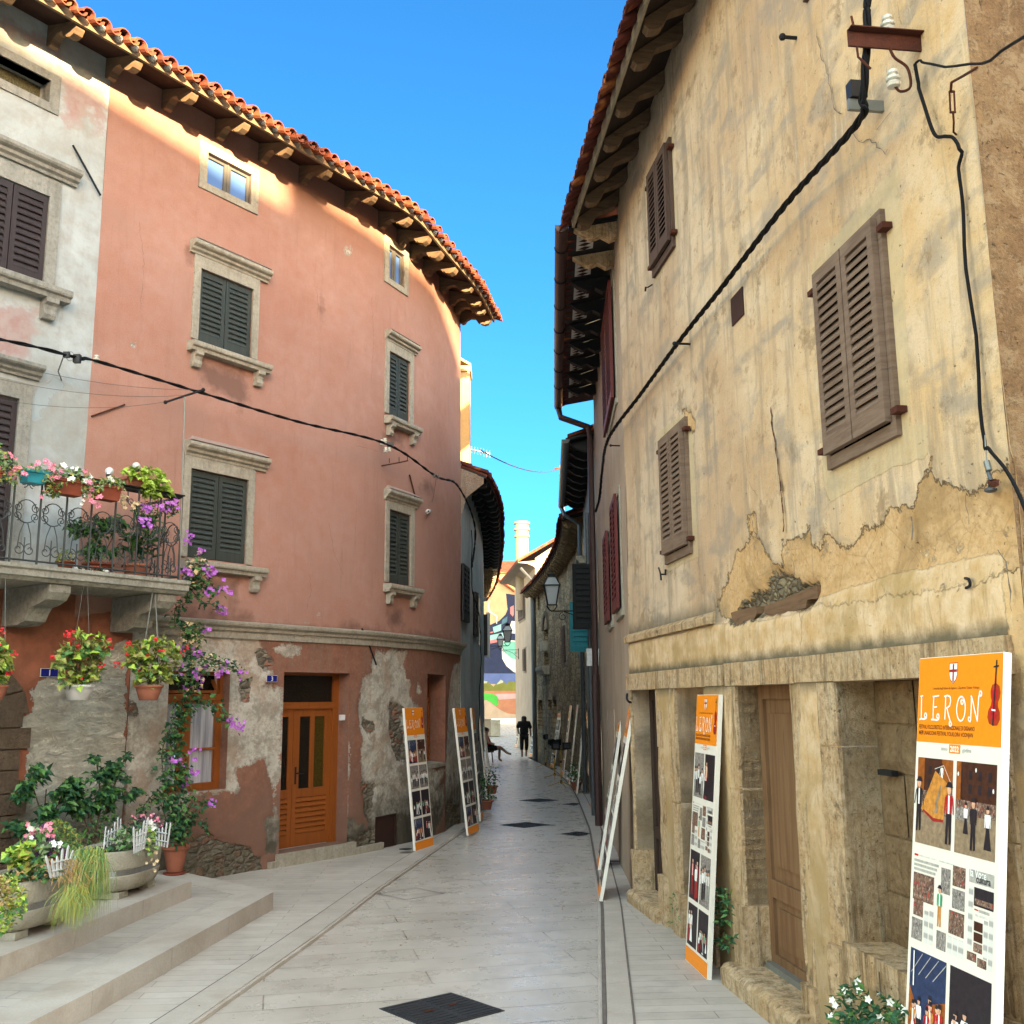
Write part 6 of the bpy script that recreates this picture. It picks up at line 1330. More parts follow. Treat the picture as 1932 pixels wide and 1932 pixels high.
def photo(par,x0,x1,z0,z1,kind,seed=0):
    r_=random.Random(seed);mb=MB();W,H_=x1-x0,z1-z0;X=lambda t:x0+W*t;Z=lambda t:z0+H_*t;y=-.0006
    bgc={'flag':'pr_brown','dance':'pr_brown','night':'pr_navy','stage':'pr_dark','grey':'pr_crowd_grey','red':'pr_dark'}[kind]
    R_(mb,x0,x1,z0,z1,y,PI_[bgc])
    if kind in('flag','dance'):
        R_(mb,x0,x1,z0,Z(.36 if kind=='flag' else .42),y-.0004,PI_['pr_sand'])
        for i in range(4):
            for j in range(2): R_(mb,X(.08+.24*i),X(.16+.24*i),Z(.66+.15*j),Z(.76+.15*j),y-.0004,PI_['pr_dark'])
        R_(mb,X(0),X(.2 if kind=='flag' else .12),Z(.55),Z(1),y-.0006,PI_['pr_amber'])
    if kind=='flag':
        R_(mb,X(.7),X(1),Z(.6),Z(1),y-.0006,PI_['pr_amber']);R_(mb,X(.15),X(1),Z(.36),Z(.62),y-.0007,PI_['pr_crowd'])
        Pg(mb,[(X(.14),Z(.40)),(X(.30),Z(.34)),(X(.55),Z(.30)),(X(.78),Z(.31)),(X(.90),Z(.72)),(X(.52),Z(.86))],y-.0012,PI_['pr_gold'])
        Pg(mb,[(X(.2),Z(.38)),(X(.5),Z(.28)),(X(.78),Z(.29)),(X(.78),Z(.32)),(X(.5),Z(.32)),(X(.22),Z(.4))],y-.0014,PI_['pr_wine'])
        Pg(mb,[(X(.52),Z(.38)),(X(.62),Z(.38)),(X(.64),Z(.45)),(X(.61),Z(.5)),(X(.67),Z(.58)),(X(.70),Z(.7)),(X(.66),Z(.7)),(X(.61),Z(.58)),(X(.54),Z(.5)),(X(.55),Z(.44))],y-.0016,PI_['pr_sand'])
        ribbon(mb,[(X(.5),Z(.88)),(X(.75),Z(.93)),(X(.95),Z(.75))],.002,y-.0018,PI_['pr_white'])
        fig(mb,X(.08),Z(.14),H_*.62,y-.002,'pr_dark',top='pr_dark',hat=True);fig(mb,X(.93),Z(.06),H_*.68,y-.002,'pr_dark',top='pr_red',hat=True);fig(mb,X(.7),Z(.70),H_*.25,y-.001,'pr_white')
    elif kind=='dance':
        R_(mb,x0,x1,Z(.42),Z(.58),y-.0007,PI_['pr_crowd']);R_(mb,X(0),X(.35),Z(.36),Z(.5),y-.0008,PI_['pr_crowd_grey'])
        for (a_,b_) in ((.93,.72),(.05,.86),(.5,.92)): Pg(mb,[(X(a_)+.006*math.cos(t),Z(b_)+.010*math.sin(t)) for t in [i*math.pi/3 for i in range(6)]],y-.0012,PI_['pr_white'])
        fig(mb,X(.28),Z(.22),H_*.34,y-.002,'pr_dark',skirt=True,top='pr_white');fig(mb,X(.47),Z(.06),H_*.55,y-.0025,'pr_dark',hat=True);fig(mb,X(.82),Z(.10),H_*.46,y-.002,'pr_dark',skirt=True,top='pr_white')
    elif kind in('night','stage','red'):
        if kind=='night':
            for i in range(4): ribbon(mb,[(X(.05+.2*i),Z(.75)),(X(.35+.22*i),Z(.98))],.004,y-.0004,PI_['pr_grey'])
            Pg(mb,[(X(0),Z(.1)),(X(.22),Z(.1)),(X(.22),Z(.42)),(X(0),Z(.62))],y-.0005,PI_['pr_amber']);Pg(mb,[(X(.55),Z(.1)),(X(1),Z(.1)),(X(1),Z(.6)),(X(.55),Z(.5))],y-.0005,PI_['pr_amber'])
        for i in range(9 if kind!='red' else 3):
            xx=X(r_.uniform(.1,.9));hh=H_*r_.uniform(.38,.55) if kind!='red' else H_*.8
            fig(mb,xx,Z(r_.uniform(0,.12)),hh,y-.0015-.0003*i,r_.choice(['pr_dark','pr_wine','pr_white','pr_dark']),skirt=r_.random()<.6,top=r_.choice(['pr_white','pr_red','pr_white','pr_green' if kind=='stage' else 'pr_gold']))
        if kind=='night': Pg(mb,[(X(.12),Z(.62)),(X(.15),Z(.62)),(X(.14),Z(.98)),(X(.11),Z(.98))],y-.004,PI_['pr_white'])
    else:
        for i in range(5): fig(mb,X(.1+.2*i),Z(r_.uniform(.02,.15)),H_*r_.uniform(.5,.7),y-.0012-.0003*i,r_.choice(['pr_dark','pr_grey','pr_dark']),top=r_.choice(['pr_white','pr_lightgrey']))
    return mb.build('photo_print',PALS,par)
def newspaper(par,x0,x1,z0,z1,kind,seed=0):
    mb=MB();W,H_=x1-x0,z1-z0;X=lambda t:x0+W*t;Z=lambda t:z0+H_*t;y=-.0004
    I=PI_
    if kind==0:   # page of a daily with photos and columns
        for i in range(3): R_(mb,X(0),X(.5-.03*i),Z(.885-.05*i),Z(.915-.05*i),y-.0004,I['pr_grey'])
        R_(mb,X(0),X(.08),Z(.95),Z(.975),y-.0004,I['pr_red']);R_(mb,X(.1),X(.8),Z(.955),Z(.97),y-.0004,I['pr_lightgrey'])
        for q in ((0,.42,.45,.76,'pr_crowd'),(.55,.73,.62,.90,'pr_crowd_grey'),(.77,1,.74,.96,'pr_crowd'),(.77,1,.50,.71,'pr_crowd_grey'),(.02,.22,.27,.46,'pr_crowd'),(0,.22,0,.24,'pr_crowd_grey'),(.5,.68,0,.2,'pr_crowd_grey'),(.72,1,.22,.47,'pr_crowd')): R_(mb,X(q[0]),X(q[1]),Z(q[2]),Z(q[3]),y-.0006,I[q[4]])
        fig(mb,X(.54),Z(.24),H_*.45,y-.001,'pr_gold',top='pr_green',hat=True)
        for a_,b_,c_,d_ in ((.25,.33,0,.36),(.35,.43,0,.38),(.71,.79,0,.19),(.81,.89,0,.19),(.91,1,0,.19)): R_(mb,X(a_),X(b_),Z(c_),Z(d_),y-.0004,I['pr_newsprint'])
        return mb.build('newspaper_print',PALS,par)
    R_(mb,X(0),X(1),Z(.86),Z(1),y-.0004,I['pr_grey']);
    for q in ((.22,1,.62,.82,'pr_dark'),(.25,.6,.36,.46,'pr_brown'),(.25,.6,.25,.345,'pr_brown'),(.25,.6,.14,.235,'pr_crowd'),(0,.38,.03,.12,'pr_crowd'),(.42,.78,0,.09,'pr_crowd')): R_(mb,X(q[0]),X(q[1]),Z(q[2]),Z(q[3]),y-.0006,I[q[4]])
    R_(mb,X(.26),X(.98),Z(.64),Z(.70),y-.0007,I['pr_crowd'])
    for a_,b_,c_,d_ in ((0,.18,.14,.82),(.64,.8,.1,.5),(.84,1,0,.56)): R_(mb,X(a_),X(b_),Z(c_),Z(d_),y-.0004,I['pr_newsprint'])
    R_(mb,X(.25),X(.4),Z(.575),Z(.59),y-.0004,I['pr_red']);R_(mb,X(.42),X(.85),Z(.565),Z(.595),y-.0004,I['pr_grey']);R_(mb,X(.28),X(.8),Z(.515),Z(.54),y-.0004,I['pr_lightgrey'])
    o=mb.build('newspaper_print',PALS,par)
    if kind==2:
        text('la Voce',W*.26,X(.04),Z(.925),-.002,'pr_white',par,align='LEFT',bold=.0006,sx=.85);text('cultura',W*.24,X(.30),Z(.875),-.0024,'pr_dark',par,align='LEFT',bold=.0006,sx=.85)
    return o
def leron(par,x0,x1,z0,h,y):
    mb=MB();W=(x1-x0)/5.2;w=.0075
    def T(i,pts): return [(x0+i*W+px*W*.82,z0+pz*h) for px,pz in pts]
    rb=lambda i,pts,ww=w: ribbon(mb,T(i,pts),ww,y)
    cur=lambda cx,cz,r,a0,a1,n=12:[(cx+(r*(1-.75*k/n))*math.cos(a0+(a1-a0)*k/n),cz+(r*(1-.75*k/n))*1.0*math.sin(a0+(a1-a0)*k/n)) for k in range(n+1)]
    p=math.pi
    rb(0,[(.02,1.0),(.3,1.02)],.006);rb(0,[(.15,1),(.17,.5),(.2,.02)]);rb(0,[(.0,-.02),(.2,.02),(.5,.0),(.72,.05)]+cur(.62,.15,.16,-.6,p*1.9))
    rb(1,[(.1,.98),(.75,1.02)],.006);rb(1,[(.22,1),(.2,.5),(.22,0)]);rb(1,[(.2,.52),(.6,.55)],.006);rb(1,[(.02,0),(.3,.0),(.6,-.02),(.78,.02)]+cur(.68,.13,.16,-.7,p*1.9))
    rb(2,[(.2,1.0),(.2,.5),(.18,.02)]);rb(2,[(.05,.98),(.35,1.03),(.62,.98),(.7,.8),(.62,.6),(.35,.5),(.2,.5)]);rb(2,[(.35,.5),(.5,.25),(.7,-.02),(.85,-.15)]+cur(.72,-.12,.15,-.1,-p*1.9))
    O=[(.48+.40*math.cos(a),.48+.5*math.sin(a)) for a in [p/2+i*p/10 for i in range(20)]];rb(3,O+[(.48,.98)]);rb(3,cur(.55,.78,.17,p*.5,-p*1.9))
    rb(4,[(.2,.95),(.2,.5),(.18,.0)]);rb(4,[(.18,.0),(.1,-.04),(.0,.02)]+cur(.04,.1,.1,-1.6,-p*2.0));rb(4,[(.12,1.0),(.22,.97),(.5,.45),(.78,-.02)]);rb(4,[(.78,-.02),(.8,.5),(.84,.92)]);rb(4,[(.84,.92),(.9,1.08)]+cur(1.0,1.06,.14,p*.8,-p*1.2))
    return mb.build('lettering','pr_white',par)
def header(b,W,H_,full=True):
    x=W/2
    MB().add([(-x+.002,-.0008,H_-.385),(x-.002,-.0008,H_-.385),(x-.002,-.0008,H_-.003),(-x+.002,-.0008,H_-.003)],[(0,1,2,3)]).build('header_print','pr_orange',b)
    MB().add([(-x+.002,-.0008,.004),(x-.002,-.0008,.004),(x-.002,-.0008,.11),(-x+.002,-.0008,.11)],[(0,1,2,3)]).build('footer_print','pr_orange',b)
    s=MB();cx,cz=-.035*W/.62,H_-.075;sh=[(-.03,.04),(.03,.04),(.03,-.008),(.02,-.03),(0,-.045),(-.02,-.03),(-.03,-.008)]
    Pg(s,[(cx+a*1.12,cz+c_*1.1) for a,c_ in sh],-.0012,0);Pg(s,[(cx+a,cz+c_) for a,c_ in sh],-.0016,1);R_(s,cx-.006,cx+.006,cz-.04,cz+.038,-.002,0);R_(s,cx-.029,cx+.029,cz+.002,cz+.014,-.0021,0)
    s.build('emblem',['pr_wine','pr_white'],b)
    leron(b,-x+.02,x-.115,H_-.283,.105,-.002)
    v=MB();vx,vz=x-.058,H_-.30
    body=[(-.0,0),(.028,.005),(.043,.03),(.04,.06),(.026,.08),(.024,.10),(.034,.115),(.038,.14),(.028,.165),(0.004,.175),(-.022,.165),(-.032,.14),(-.028,.115),(-.02,.10),(-.024,.08),(-.04,.06),(-.045,.03),(-.03,.005)]
    t=.10;rot=lambda a,c_:(vx+a*math.cos(t)+c_*math.sin(t)*.5,vz+c_*math.cos(t)-a*math.sin(t))
    Pg(v,[rot(*p) for p in body],-.002,0);Pg(v,[rot(a*.55-.003,.02+c_*.8) for a,c_ in body],-.0024,1);Pg(v,[rot(*p) for p in [(-.007,.0),(.004,.0),(.005,.27),(-.003,.27)]],-.003,2);Pg(v,[rot(*p) for p in [(-.018,.236),(.018,.243),(.018,.25),(-.018,.243)]],-.0032,2);Pg(v,[rot(*p) for p in [(-.016,.06),(.012,.06),(.012,.067),(-.016,.067)]],-.0034,3)
    v.build('violin_picture',['pr_violin','pr_red','pr_dark','pr_white'],b)
    if full:
        text('Comunità degli Italiani di Dignano / Zajednica Talijana Vodnjan',.0165,-.02,H_-.148,-.0015,'pr_ink',b,sx=.9)
        text('FESTIVAL FOLCLORISTICO INTERNAZIONALE DI DIGNANO',.0255,-x+.02,H_-.325,-.0015,'pr_ink',b,align='LEFT',sx=.62*W/.62,bold=.0004)
        text('MEĐUNARODNI FESTIVAL FOLKLORA VODNJAN',.0255,-x+.02,H_-.352,-.0015,'pr_ink',b,align='LEFT',sx=.74*W/.62,bold=.0004)
    t_=MB();R_(t_,-.052,.036,H_-.425,H_-.387,-.0012,0);t_.build('year_panel','pr_orange',b);text('2022',.034,-.008,H_-.418,-.002,'pr_white',b,bold=.0008);text('anno',.026,-.09,H_-.416,-.002,'pr_grey',b);text('godina',.026,.088,H_-.416,-.002,'pr_grey',b)
def make_board(W,H_,label,rows,seed,full=True,t=.035):
    b=thing('exhibition_board',(0,0,0),label,'display board','festival exhibition boards leaning on the walls')
    p=MB();p.box((0,t/2,H_/2),(W,t,H_));p.build('panel','white_board',b)
    header(b,W,H_,full);x=W/2;m=.024;g=.028
    z=H_-.455;hs=[.335,.33,.355,.30] if len(rows)==4 else [(H_-.6)/len(rows)-.03]*len(rows)
    sc=(H_-.455-.13)/(sum(hs)+.035*(len(hs)-1));
    for i,(k,h) in enumerate(zip(rows,hs)):
        h*=sc
        if k[0]=='news': newspaper(b,-x+m,x*.32,z-h,z,0);newspaper(b,x*.40,x-m,z-h,z-.01,2 if full else 1)
        else: photo(b,-x+m,-g/2,z-h,z,k[0],seed+i);photo(b,g/2,x-m,z-h,z,k[1],seed+20+i)
        z-=h+.035*sc
    return b
def place(b,A,B,lean,label=None):
    """A,B = ground ends of the front foot, seen left to right from the lane; lean = horizontal run of the top"""
    dx,dy=B[0]-A[0],B[1]-A[1];rz=math.atan2(dy,dx);cx,cy=(A[0]+B[0])/2,(A[1]+B[1])/2
    H_=2.03;b.location=(cx,cy,zg(cy)+.002);b.rotation_euler=(-math.asin(lean/H_),0,rz)
    if label: b['label']=label
    return b
GB='festival exhibition boards leaning on the walls'
bn=make_board(.665,2.19,'nearest large board with crisp orange header and violin at the right edge',[('flag','dance'),('news',),('night','stage'),('night','flag')],3)
rdx,rdy=PR.dirn(1)[:2]
def onR(u,w): p=PR.xyz(u,0,w);return (p.x,p.y)
place(bn,onR(2.03,.36),onR(2.03-.665,.36),.26)
b2=make_board(.60,2.03,'board leaning between two old doorways of the yellow house, second nearest on the right',[('grey','red'),('news',),('red','grey'),('red','stage')],11)
place(b2,(1.315,8.46),(1.372,7.87),.18)
def nb_(A,B,lean,label,src=b2):
    o=dup(src,(0,0,0),0,label,GB);place(o,A,B,lean);return o
L1_=make_board(.62,1.95,'board leaning under the narrow window of the pink house, dark foot on the pavement',[('night','dance'),('grey','grey'),('stage','stage'),('night','red')],31,full=False)
def onL(P,u,w): p=P.xyz(u,0,w);return (p.x,p.y)
place(L1_,(-1.37,14.74),(-1.165,15.33),.20)
nb_((-.715,16.5),(-.575,17.09),.24,'board standing on the kerb just before the blue-grey house corner, left side',L1_)
nb_((-.585,18.55),(-.565,19.13),.17,'board leaning on the blue-grey house, first one past the pink corner',L1_)
nb_((-.555,22.3),(-.565,22.9),.20,'board leaning on the blue-grey house, second past the pink corner',L1_)
nb_((-.60,26.5),(-.62,27.1),.22,'third board past the pink corner on the left, seen as a thin pale edge',L1_)
nb_((-.68,30.8),(-.70,31.4),.26,'farthest board on the left, just before the seated person',L1_)
nb_((1.50,21.0),(1.47,20.4),.24,'board half hidden by the tilted pair, against the grey house',b2)
nb_((1.40,31.4),(1.41,30.8),.28,'edge-on board on the stone house between the middle and farthest tripod',b2)
nb_((.880,11.49),(.845,10.89),.40,'steeply tilted board seen edge-on with its foot on the drain line, nearer of two')
nb_((1.03,13.50),(.994,12.90),.36,'steeply tilted edge-on board behind its neighbour, farther of two by the pinkish house')
nb_((1.44,24.9),(1.42,24.3),.22,'board with pale grey prints leaning on the grey house near the downpipe')
nb_((1.42,27.9),(1.40,27.3),.26,'edge-on board against the stone house, right behind the work-light tripods')
nb_((1.20,35.4),(1.29,34.8),.34,'board propped at the lane side beside the farthest tripod')
nb_((.62,43.9),(.72,43.3),.30,'sunlit board against the stone house downpipe behind the walking woman')
nb_((.02,48.9),(.10,48.3),.42,'farthest board leaning on the cream house at the bend')
# number plates
def plate(P,pa,pb,num,label,tilt=0,cat='number plate'):
    A=P.P(pa);B=P.P(pb);u=(A[0]+B[0])/2;z=(A[1]+B[1])/2;w=abs(B[0]-A[0]);h=abs(A[1]-B[1])
    t=thing('house_number_plate',tuple(P.xyz(u,z,.02)),label,cat);dx,dy,nx,ny=P.dirn(u);o_=P.side
    ex=Vector((dx,dy,0))*(1 if o_>0 else -1);loc=t.location.copy();t.location=(0,0,0)
    m1=MB();m1.box((0,0,0),(w,.008,h));m1.build('plate_border','white_enamel',t);m2=MB();m2.box((0,-.003,0),(w*.94,.008,h*.9));m2.build('plate','blue_enamel',t)
    text(num,h*.95,0,-h*.33,-.0085,'white_enamel',t,name='numeral',bold=.001)
    t.location=loc;t.rotation_euler=(0,tilt,math.atan2(ex.y,ex.x));return t
plate(PL,c(282,1626),c(405,1690),'1','blue house number plate reading 1 on the russet wall under the balcony')
plate(PL,d(232,535),d(316,592),'3','tilted blue house number plate reading 3 left of the orange door',tilt=-.0)
plate(PR,q1(724,405),q1(769,497),'2','small blue house number plate on the yellow house above the first doorway')
# ================= CABLES, LAMPS, TRIPODS, PEOPLE =================
def X3(P,p,w): return P.xyz(*P.P(p,w),w)
def spline(pts,n=6):
    pts=[Vector(p) for p in pts];out=[];m_=len(pts)
    for i in range(m_-1):
        p0=pts[max(i-1,0)];p1=pts[i];p2=pts[i+1];p3=pts[min(i+2,m_-1)]
        for k in range(n):
            t=k/n;out.append(.5*((2*p1)+(-p0+p2)*t+(2*p0-5*p1+4*p2-p3)*t*t+(-p0+3*p1-3*p2+p3)*t**3))
    out.append(pts[-1]);return out
def twisted(name,pts,r,strands,label,mat='black_cable',par=None,tw=9,n=10,off=None):
    sp=spline(pts,n);mb=MB();off=off or r*.9
    for s in range(strands):
        q=[];L=0
        for i,p in enumerate(sp):
            if i: L+=(p-sp[i-1]).length
            t=(sp[min(i+1,len(sp)-1)]-sp[max(i-1,0)]).normalized();x=t.orthogonal().normalized() if abs(t.z)>.99 else t.cross(Vector((0,0,1))).normalized();y=x.cross(t)
            a=L*tw+s*2*math.pi/strands;q.append(p+x*math.cos(a)*off+y*math.sin(a)*off)
        mb.tube(q,r,6)
    o=mb.build(name,mat,par);
    if label: tag(o,label,'cable')
    return o
# right-hand cable bundle
pr_=[((1640,-60),.26),((1637,0),.26),((1634,100),.27),((1628,185),.27),((1618,232),.24),((1500,365),.16),((1440,440),.13),((1360,545),.10),((1283,642),.09),((1210,742),.07),((1148,828),.07)]
pts=[X3(PR,p,w) for p,w in pr_]+[PR2.xyz(1.2,0,.1)*1]
pts=pts[:-1]+[X3(PR2,(1136,890),.10),X3(PR2,(1131,940),.10),X3(PR3,(1124,965),.12)]
twisted('cable_bundle',pts,.0105,3,'thick twisted black cable bundle running diagonally across the yellow house wall',tw=14,n=14,off=.0115)
# left-hand cable
pl_=[((-40,632),.42),((70,655),.42),((150,676),.42),((185,682),.42),((380,741),.42),((560,795),.42),((730,838),.42),((822,898),.34),((864,917),.25)]
pts=[X3(PL,p,w) for p,w in pl_]+[PL2.xyz(.45,5.15,.2),PL2.xyz(.6,4.4,.12)]
twisted('cable_bundle',pts,.011,2,'twisted black cable crossing the front of the pink house at mid height',tw=10,off=.010)
pts=[PL2.xyz(.6,5.1,.12),PL2.xyz(.7,4.0,.12),PL2.xyz(1.5,3.6,.15),PL2.xyz(2.6,2.9,.1),PL2.xyz(2.7,1.8,.05),PL2.xyz(2.5,1.2,.05)]
twisted('cable',pts,.010,1,'single black cable running down the blue-grey house wall')
def protr(P,root,tip,z=None):
    u,zz=P.P(root,0);lo,hi=0,1.5
    for _ in range(40):
        m_=(lo+hi)/2;q=P.P(tip,m_)
        if (q[0]>u)==(P.P(tip,0)[0]>u): lo=m_
        else: hi=m_
    return u,zz,lo
def insulator(mb,p,s=1.0,up=1,mi=0):
    pr=[(.012,0),(.030,.002),(.036,.018),(.028,.026),(.020,.030),(.034,.038),(.036,.05),(.024,.058),(.018,.064),(.026,.072),(.024,.088),(.008,.094)]
    mb.lathe(p,[(r*s,z*s*up) for r,z in (pr)],12,mi)
u,z,w=protr(PR,(1738,82),(1600,76))
ca=thing('crossarm',tuple(PR.xyz(u,z,0)),'rusty iron crossarm with two white insulators high on the yellow house','bracket')
mb=MB();mb.wb(PR,u-.006,u+.006,z-.045,z+.045,0,w);mb.wb(PR,u-.04,u+.006,z+.039,z+.045,0,w-.002);mb.build('arm','rust',ca)
mb=MB();mb.tube([PR.xyz(u,z+.12,w*.93),PR.xyz(u,z+.04,w*.9),PR.xyz(u,z-.1,w*.88),PR.xyz(u,z-.16,w*.72)],.006,6);mb.build('hook','rust',ca)
mb=MB();p=PR.xyz(u,z+.045,w*.44);insulator(mb,(p.x,p.y,p.z),1.0);mb.build('insulator','porcelain',ca)
mb=MB();mb.tube(spline([PR.xyz(u,z-.04,w*.44),PR.xyz(u,z-.09,w*.38),PR.xyz(u,z-.14,w*.22),PR.xyz(u,z-.24,w*.20),PR.xyz(u,z-.27,w*.34),PR.xyz(u,z-.24,w*.42)]),.007,6);mb.build('hook','rust',ca)
mb=MB();p=PR.xyz(u,z-.25,w*.43);insulator(mb,(p.x,p.y,p.z),1.0);mb.build('insulator','porcelain',ca)
u,z,w=protr(PR,q5(830,845),q5(545,845))
cb_=thing('cable_clamp_bracket',tuple(PR.xyz(u,z,0)),'short galvanised bracket clamping the thick cable on the yellow house','bracket')
mb=MB();mb.wb(PR,u-.012,u+.012,z-.03,z+.03,0,w);mb.build('arm','galvanised',cb_)
mb=MB();mb.wb(PR,u-.03,u+.03,z+.035,z+.13,w-.10,w-.01);mb.build('clamp','black_plastic',cb_)
def rod(name,label,P,root,tip,r,mat,cat='bracket'):
    u,z,w=protr(P,root,tip);mb=MB();mb.tube([P.xyz(u,z,0),P.xyz(u,z,w)],r,6);mb.ball(tuple(P.xyz(u,z,w)),r*2,4);return tag(mb.build(name,mat),label,cat)
rod('cable_pin','short iron pin holding the cable midway down the yellow house',PR,j6(1415,1340),j6(1262,1335),.010,'iron')
rod('cable_pin','thin pin holding the cable at the far end of the yellow house',PR,crop(1300,1300,600)(1708,52),crop(1300,1300,600)(1620,48),.008,'iron')
rod('wall_stub','small dark iron stub high on the yellow house near the top shutter',PR,q5(145,300),q5(30,318),.012,'iron','stub')
# thin service wire with strainer on the right
sv=[X3(PR,q5(1120,480),.06),X3(PR,q5(1180,510),.10),X3(PR,q5(1590,500),.30)]
pt=Vector(sv[-1]);q=X3(PR,q5(1990,230),.62)
twisted('service_wire',[X3(PR,q5(1085,500),.05)]+sv+[q],.006,1,'thin black wire reaching from the yellow house towards the upper right corner',n=5)
pts=[X3(PR,q5(*p),w) for p,w in [((1078,510),.05),((1100,700),.05),((1160,920),.05),((1230,1055),.05),((1320,1062),.05),((1390,1085),.04),((1430,1200),.03),((1410,1350),.03),((1440,1650),.03),((1470,1932),.03)]]+[X3(PR,q4(*p),w) for p,w in [((1655,150),.03),((1700,300),.04),((1800,450),.05),((1930,700),.08),((1990,830),.1)]]
twisted('service_cable',pts,.0085,1,'black service cable hanging down the wall beside the large shutters',n=6)
st=thing('wire_strainer',tuple(X3(PR,q5(1370,800),.06)),'rusty turnbuckle strainer hooked on the wall near the corner','fitting')
MB().tube([X3(PR,q5(1560,535),.27),X3(PR,q5(1450,600),.16),X3(PR,q5(1360,650),.1),X3(PR,q5(1355,720),.08)],.006,6).build('chain','rust',st)
mb=MB();
for dx_ in (-18,18): mb.tube([X3(PR,q5(1362+dx_,720),.07),X3(PR,q5(1370+dx_,885),.06)],.0045,5)
mb.tube([X3(PR,q5(1345,722),.07),X3(PR,q5(1382,722),.07)],.006,5);mb.tube([X3(PR,q5(1352,885),.06),X3(PR,q5(1390,885),.06)],.006,5);mb.build('turnbuckle','rust',st)
MB().tube([X3(PR,q5(1372,885),.06),X3(PR,q5(1378,960),.05),X3(PR,q5(1376,1040),.03),X3(PR,q5(1400,1062),.01)],.005,5).build('hook','rust',st)
an=thing('wall_anchor',tuple(X3(PR,q4(1690,570),0)),'coiled wire anchor with grey insulator low on the corner of the yellow house','fitting')
mb=MB();mb.tube([X3(PR,q4(1695,590),.0),X3(PR,q4(1700,500),.05),X3(PR,q4(1675,430),.05)],.009,6);mb.ball(tuple(X3(PR,q4(1700,578),.02)),.028,5,0,.5);mb.build('pin','grey_pipe',an)
mb=MB();mb.tube([X3(PR,q4(1720+35*math.cos(t),512+14*math.sin(t)+t*2),.06+.02*math.sin(t)) for t in [i*.5 for i in range(30)]],.005,5);mb.build('coil','rust',an)
mb=MB();mb.tube([X3(PR,q4(1690,445),.05),X3(PR,q4(1672,380),.05)],.014,6);mb.tube([X3(PR,q4(1672,380),.05),X3(PR,q4(1662,200),.04)],.003,4);mb.build('insulator','galvanised',an)
hk=MB();hk.tube(spline([X3(PR,q1(535,880),.0),X3(PR,q1(510,880),.05),X3(PR,q1(488,850),.06),X3(PR,q1(490,800),.05)]),.012,6);tag(hk.build('iron_hook','iron'),'black iron hook curling from the corner of the yellow house above the tilted boards','hook')
k9=lambda x,y:crop(1900,1300,700)(x*1.769,y*1.769)
hk=MB();hk.tube(spline([X3(PR,k9(70,588),.04),X3(PR,k9(78,612),.06),X3(PR,k9(82,645),.05)]),.008,5);hk.tube([X3(PR,k9(80,618),.05),X3(PR,k9(102,618),.0)],.008,5);hk.tube([X3(PR,k9(102,595),.02),X3(PR,k9(102,622),.02)],.010,5);tag(hk.build('shutter_catch','iron'),'black S-shaped shutter catch below the lower narrow window of the yellow house','catch')
hk=MB();hk.tube(spline([X3(PR,q4(1525,1190),.0),X3(PR,q4(1550,1200),.03),X3(PR,q4(1558,1240),.03),X3(PR,q4(1530,1258),.02)]),.007,6);tag(hk.build('iron_hook','iron'),'small bent nail hook in the pale band above the nearest board','hook')
hk=MB();hk.tube([X3(PR,j6(1050,775),.0),X3(PR,j6(1010,800),.06),X3(PR,j6(985,800),.07)],.007,5);hk.tube([X3(PR,j6(988,795),.07),X3(PR,j6(985,840),.07)],.010,5);tag(hk.build('shutter_catch','iron'),'small black shutter catch below the topmost narrow window of the yellow house','catch')
# left-hand fittings
lf=thing('cable_anchor',tuple(X3(PL,e(520,860),0)),'black clamp and porcelain knob where the cable meets the white house','fitting')
mb=MB();mb.tube([X3(PL,e(440,1020),.0),X3(PL,e(415,960),.1),X3(PL,e(450,860),.40)],.007,5);mb.build('stay','galvanised',lf)
mb=MB();mb.box(tuple(X3(PL,e(550,868),.42)),(.07,.05,.09));mb.box(tuple(X3(PL,e(475,840),.42)),(.06,.04,.06));mb.build('clamp','black_plastic',lf)
mb=MB();mb.tube([X3(PL,e(500+28*math.cos(t),850+34*math.sin(t)),.40) for t in [i*.5 for i in range(13)]],.004,5);mb.build('ring','galvanised',lf)
mb=MB();p=X3(PL,e(688,875),.38);insulator(mb,(p.x,p.y,p.z-.04),1.0);mb.build('insulator','porcelain',lf)
rf_=thing('insulator_bracket',tuple(X3(PL,f4(380,830),0)),'rusty bracket and white insulators below the upper right window of the pink house','bracket')
mb=MB();mb.tube([X3(PL,f4(370,850),.0),X3(PL,f4(640,800),.25),X3(PL,f4(750,775),.34)],.010,5)
for a_ in (480,620,740): mb.tube([X3(PL,f4(a_,820-.12*(a_-370)),.1+.0006*(a_-370)),X3(PL,f4(a_,740-.1*(a_-480)),.1+.0006*(a_-370))],.005,4)
mb.build('arm','rust',rf_)
for a_,b_ in ((375,540),(420,520),(430,650),(480,640)):
    mb=MB();p=X3(PL,f4(a_,b_),.10+.001*(a_-375));insulator(mb,(p.x,p.y,p.z-.01),.9);mb.build('insulator','porcelain',rf_)
mb=MB();mb.box(tuple(X3(PL,f4(500,545),.40)),(.10,.05,.06));mb.build('clamp','black_plastic',rf_)
mb=MB();mb.box(tuple(X3(PL,f4(1125,990),.36)),(.03,.03,.06));mb.box(tuple(X3(PL,f4(1180,1005),.34)),(.03,.03,.06));mb.build('clamp','black_plastic',rf_)
MB().tube([X3(PL,f4(1150,1020),.33),X3(PL,f4(1110,1300),.12),X3(PL,f4(1090,1360),.0)],.004,4).build('stay','grey_wire',rf_)
cam_=thing('security_camera',tuple(X3(PL,f4(1035,1500),.0)),'small round white security camera right of the lower window of the pink house','camera')
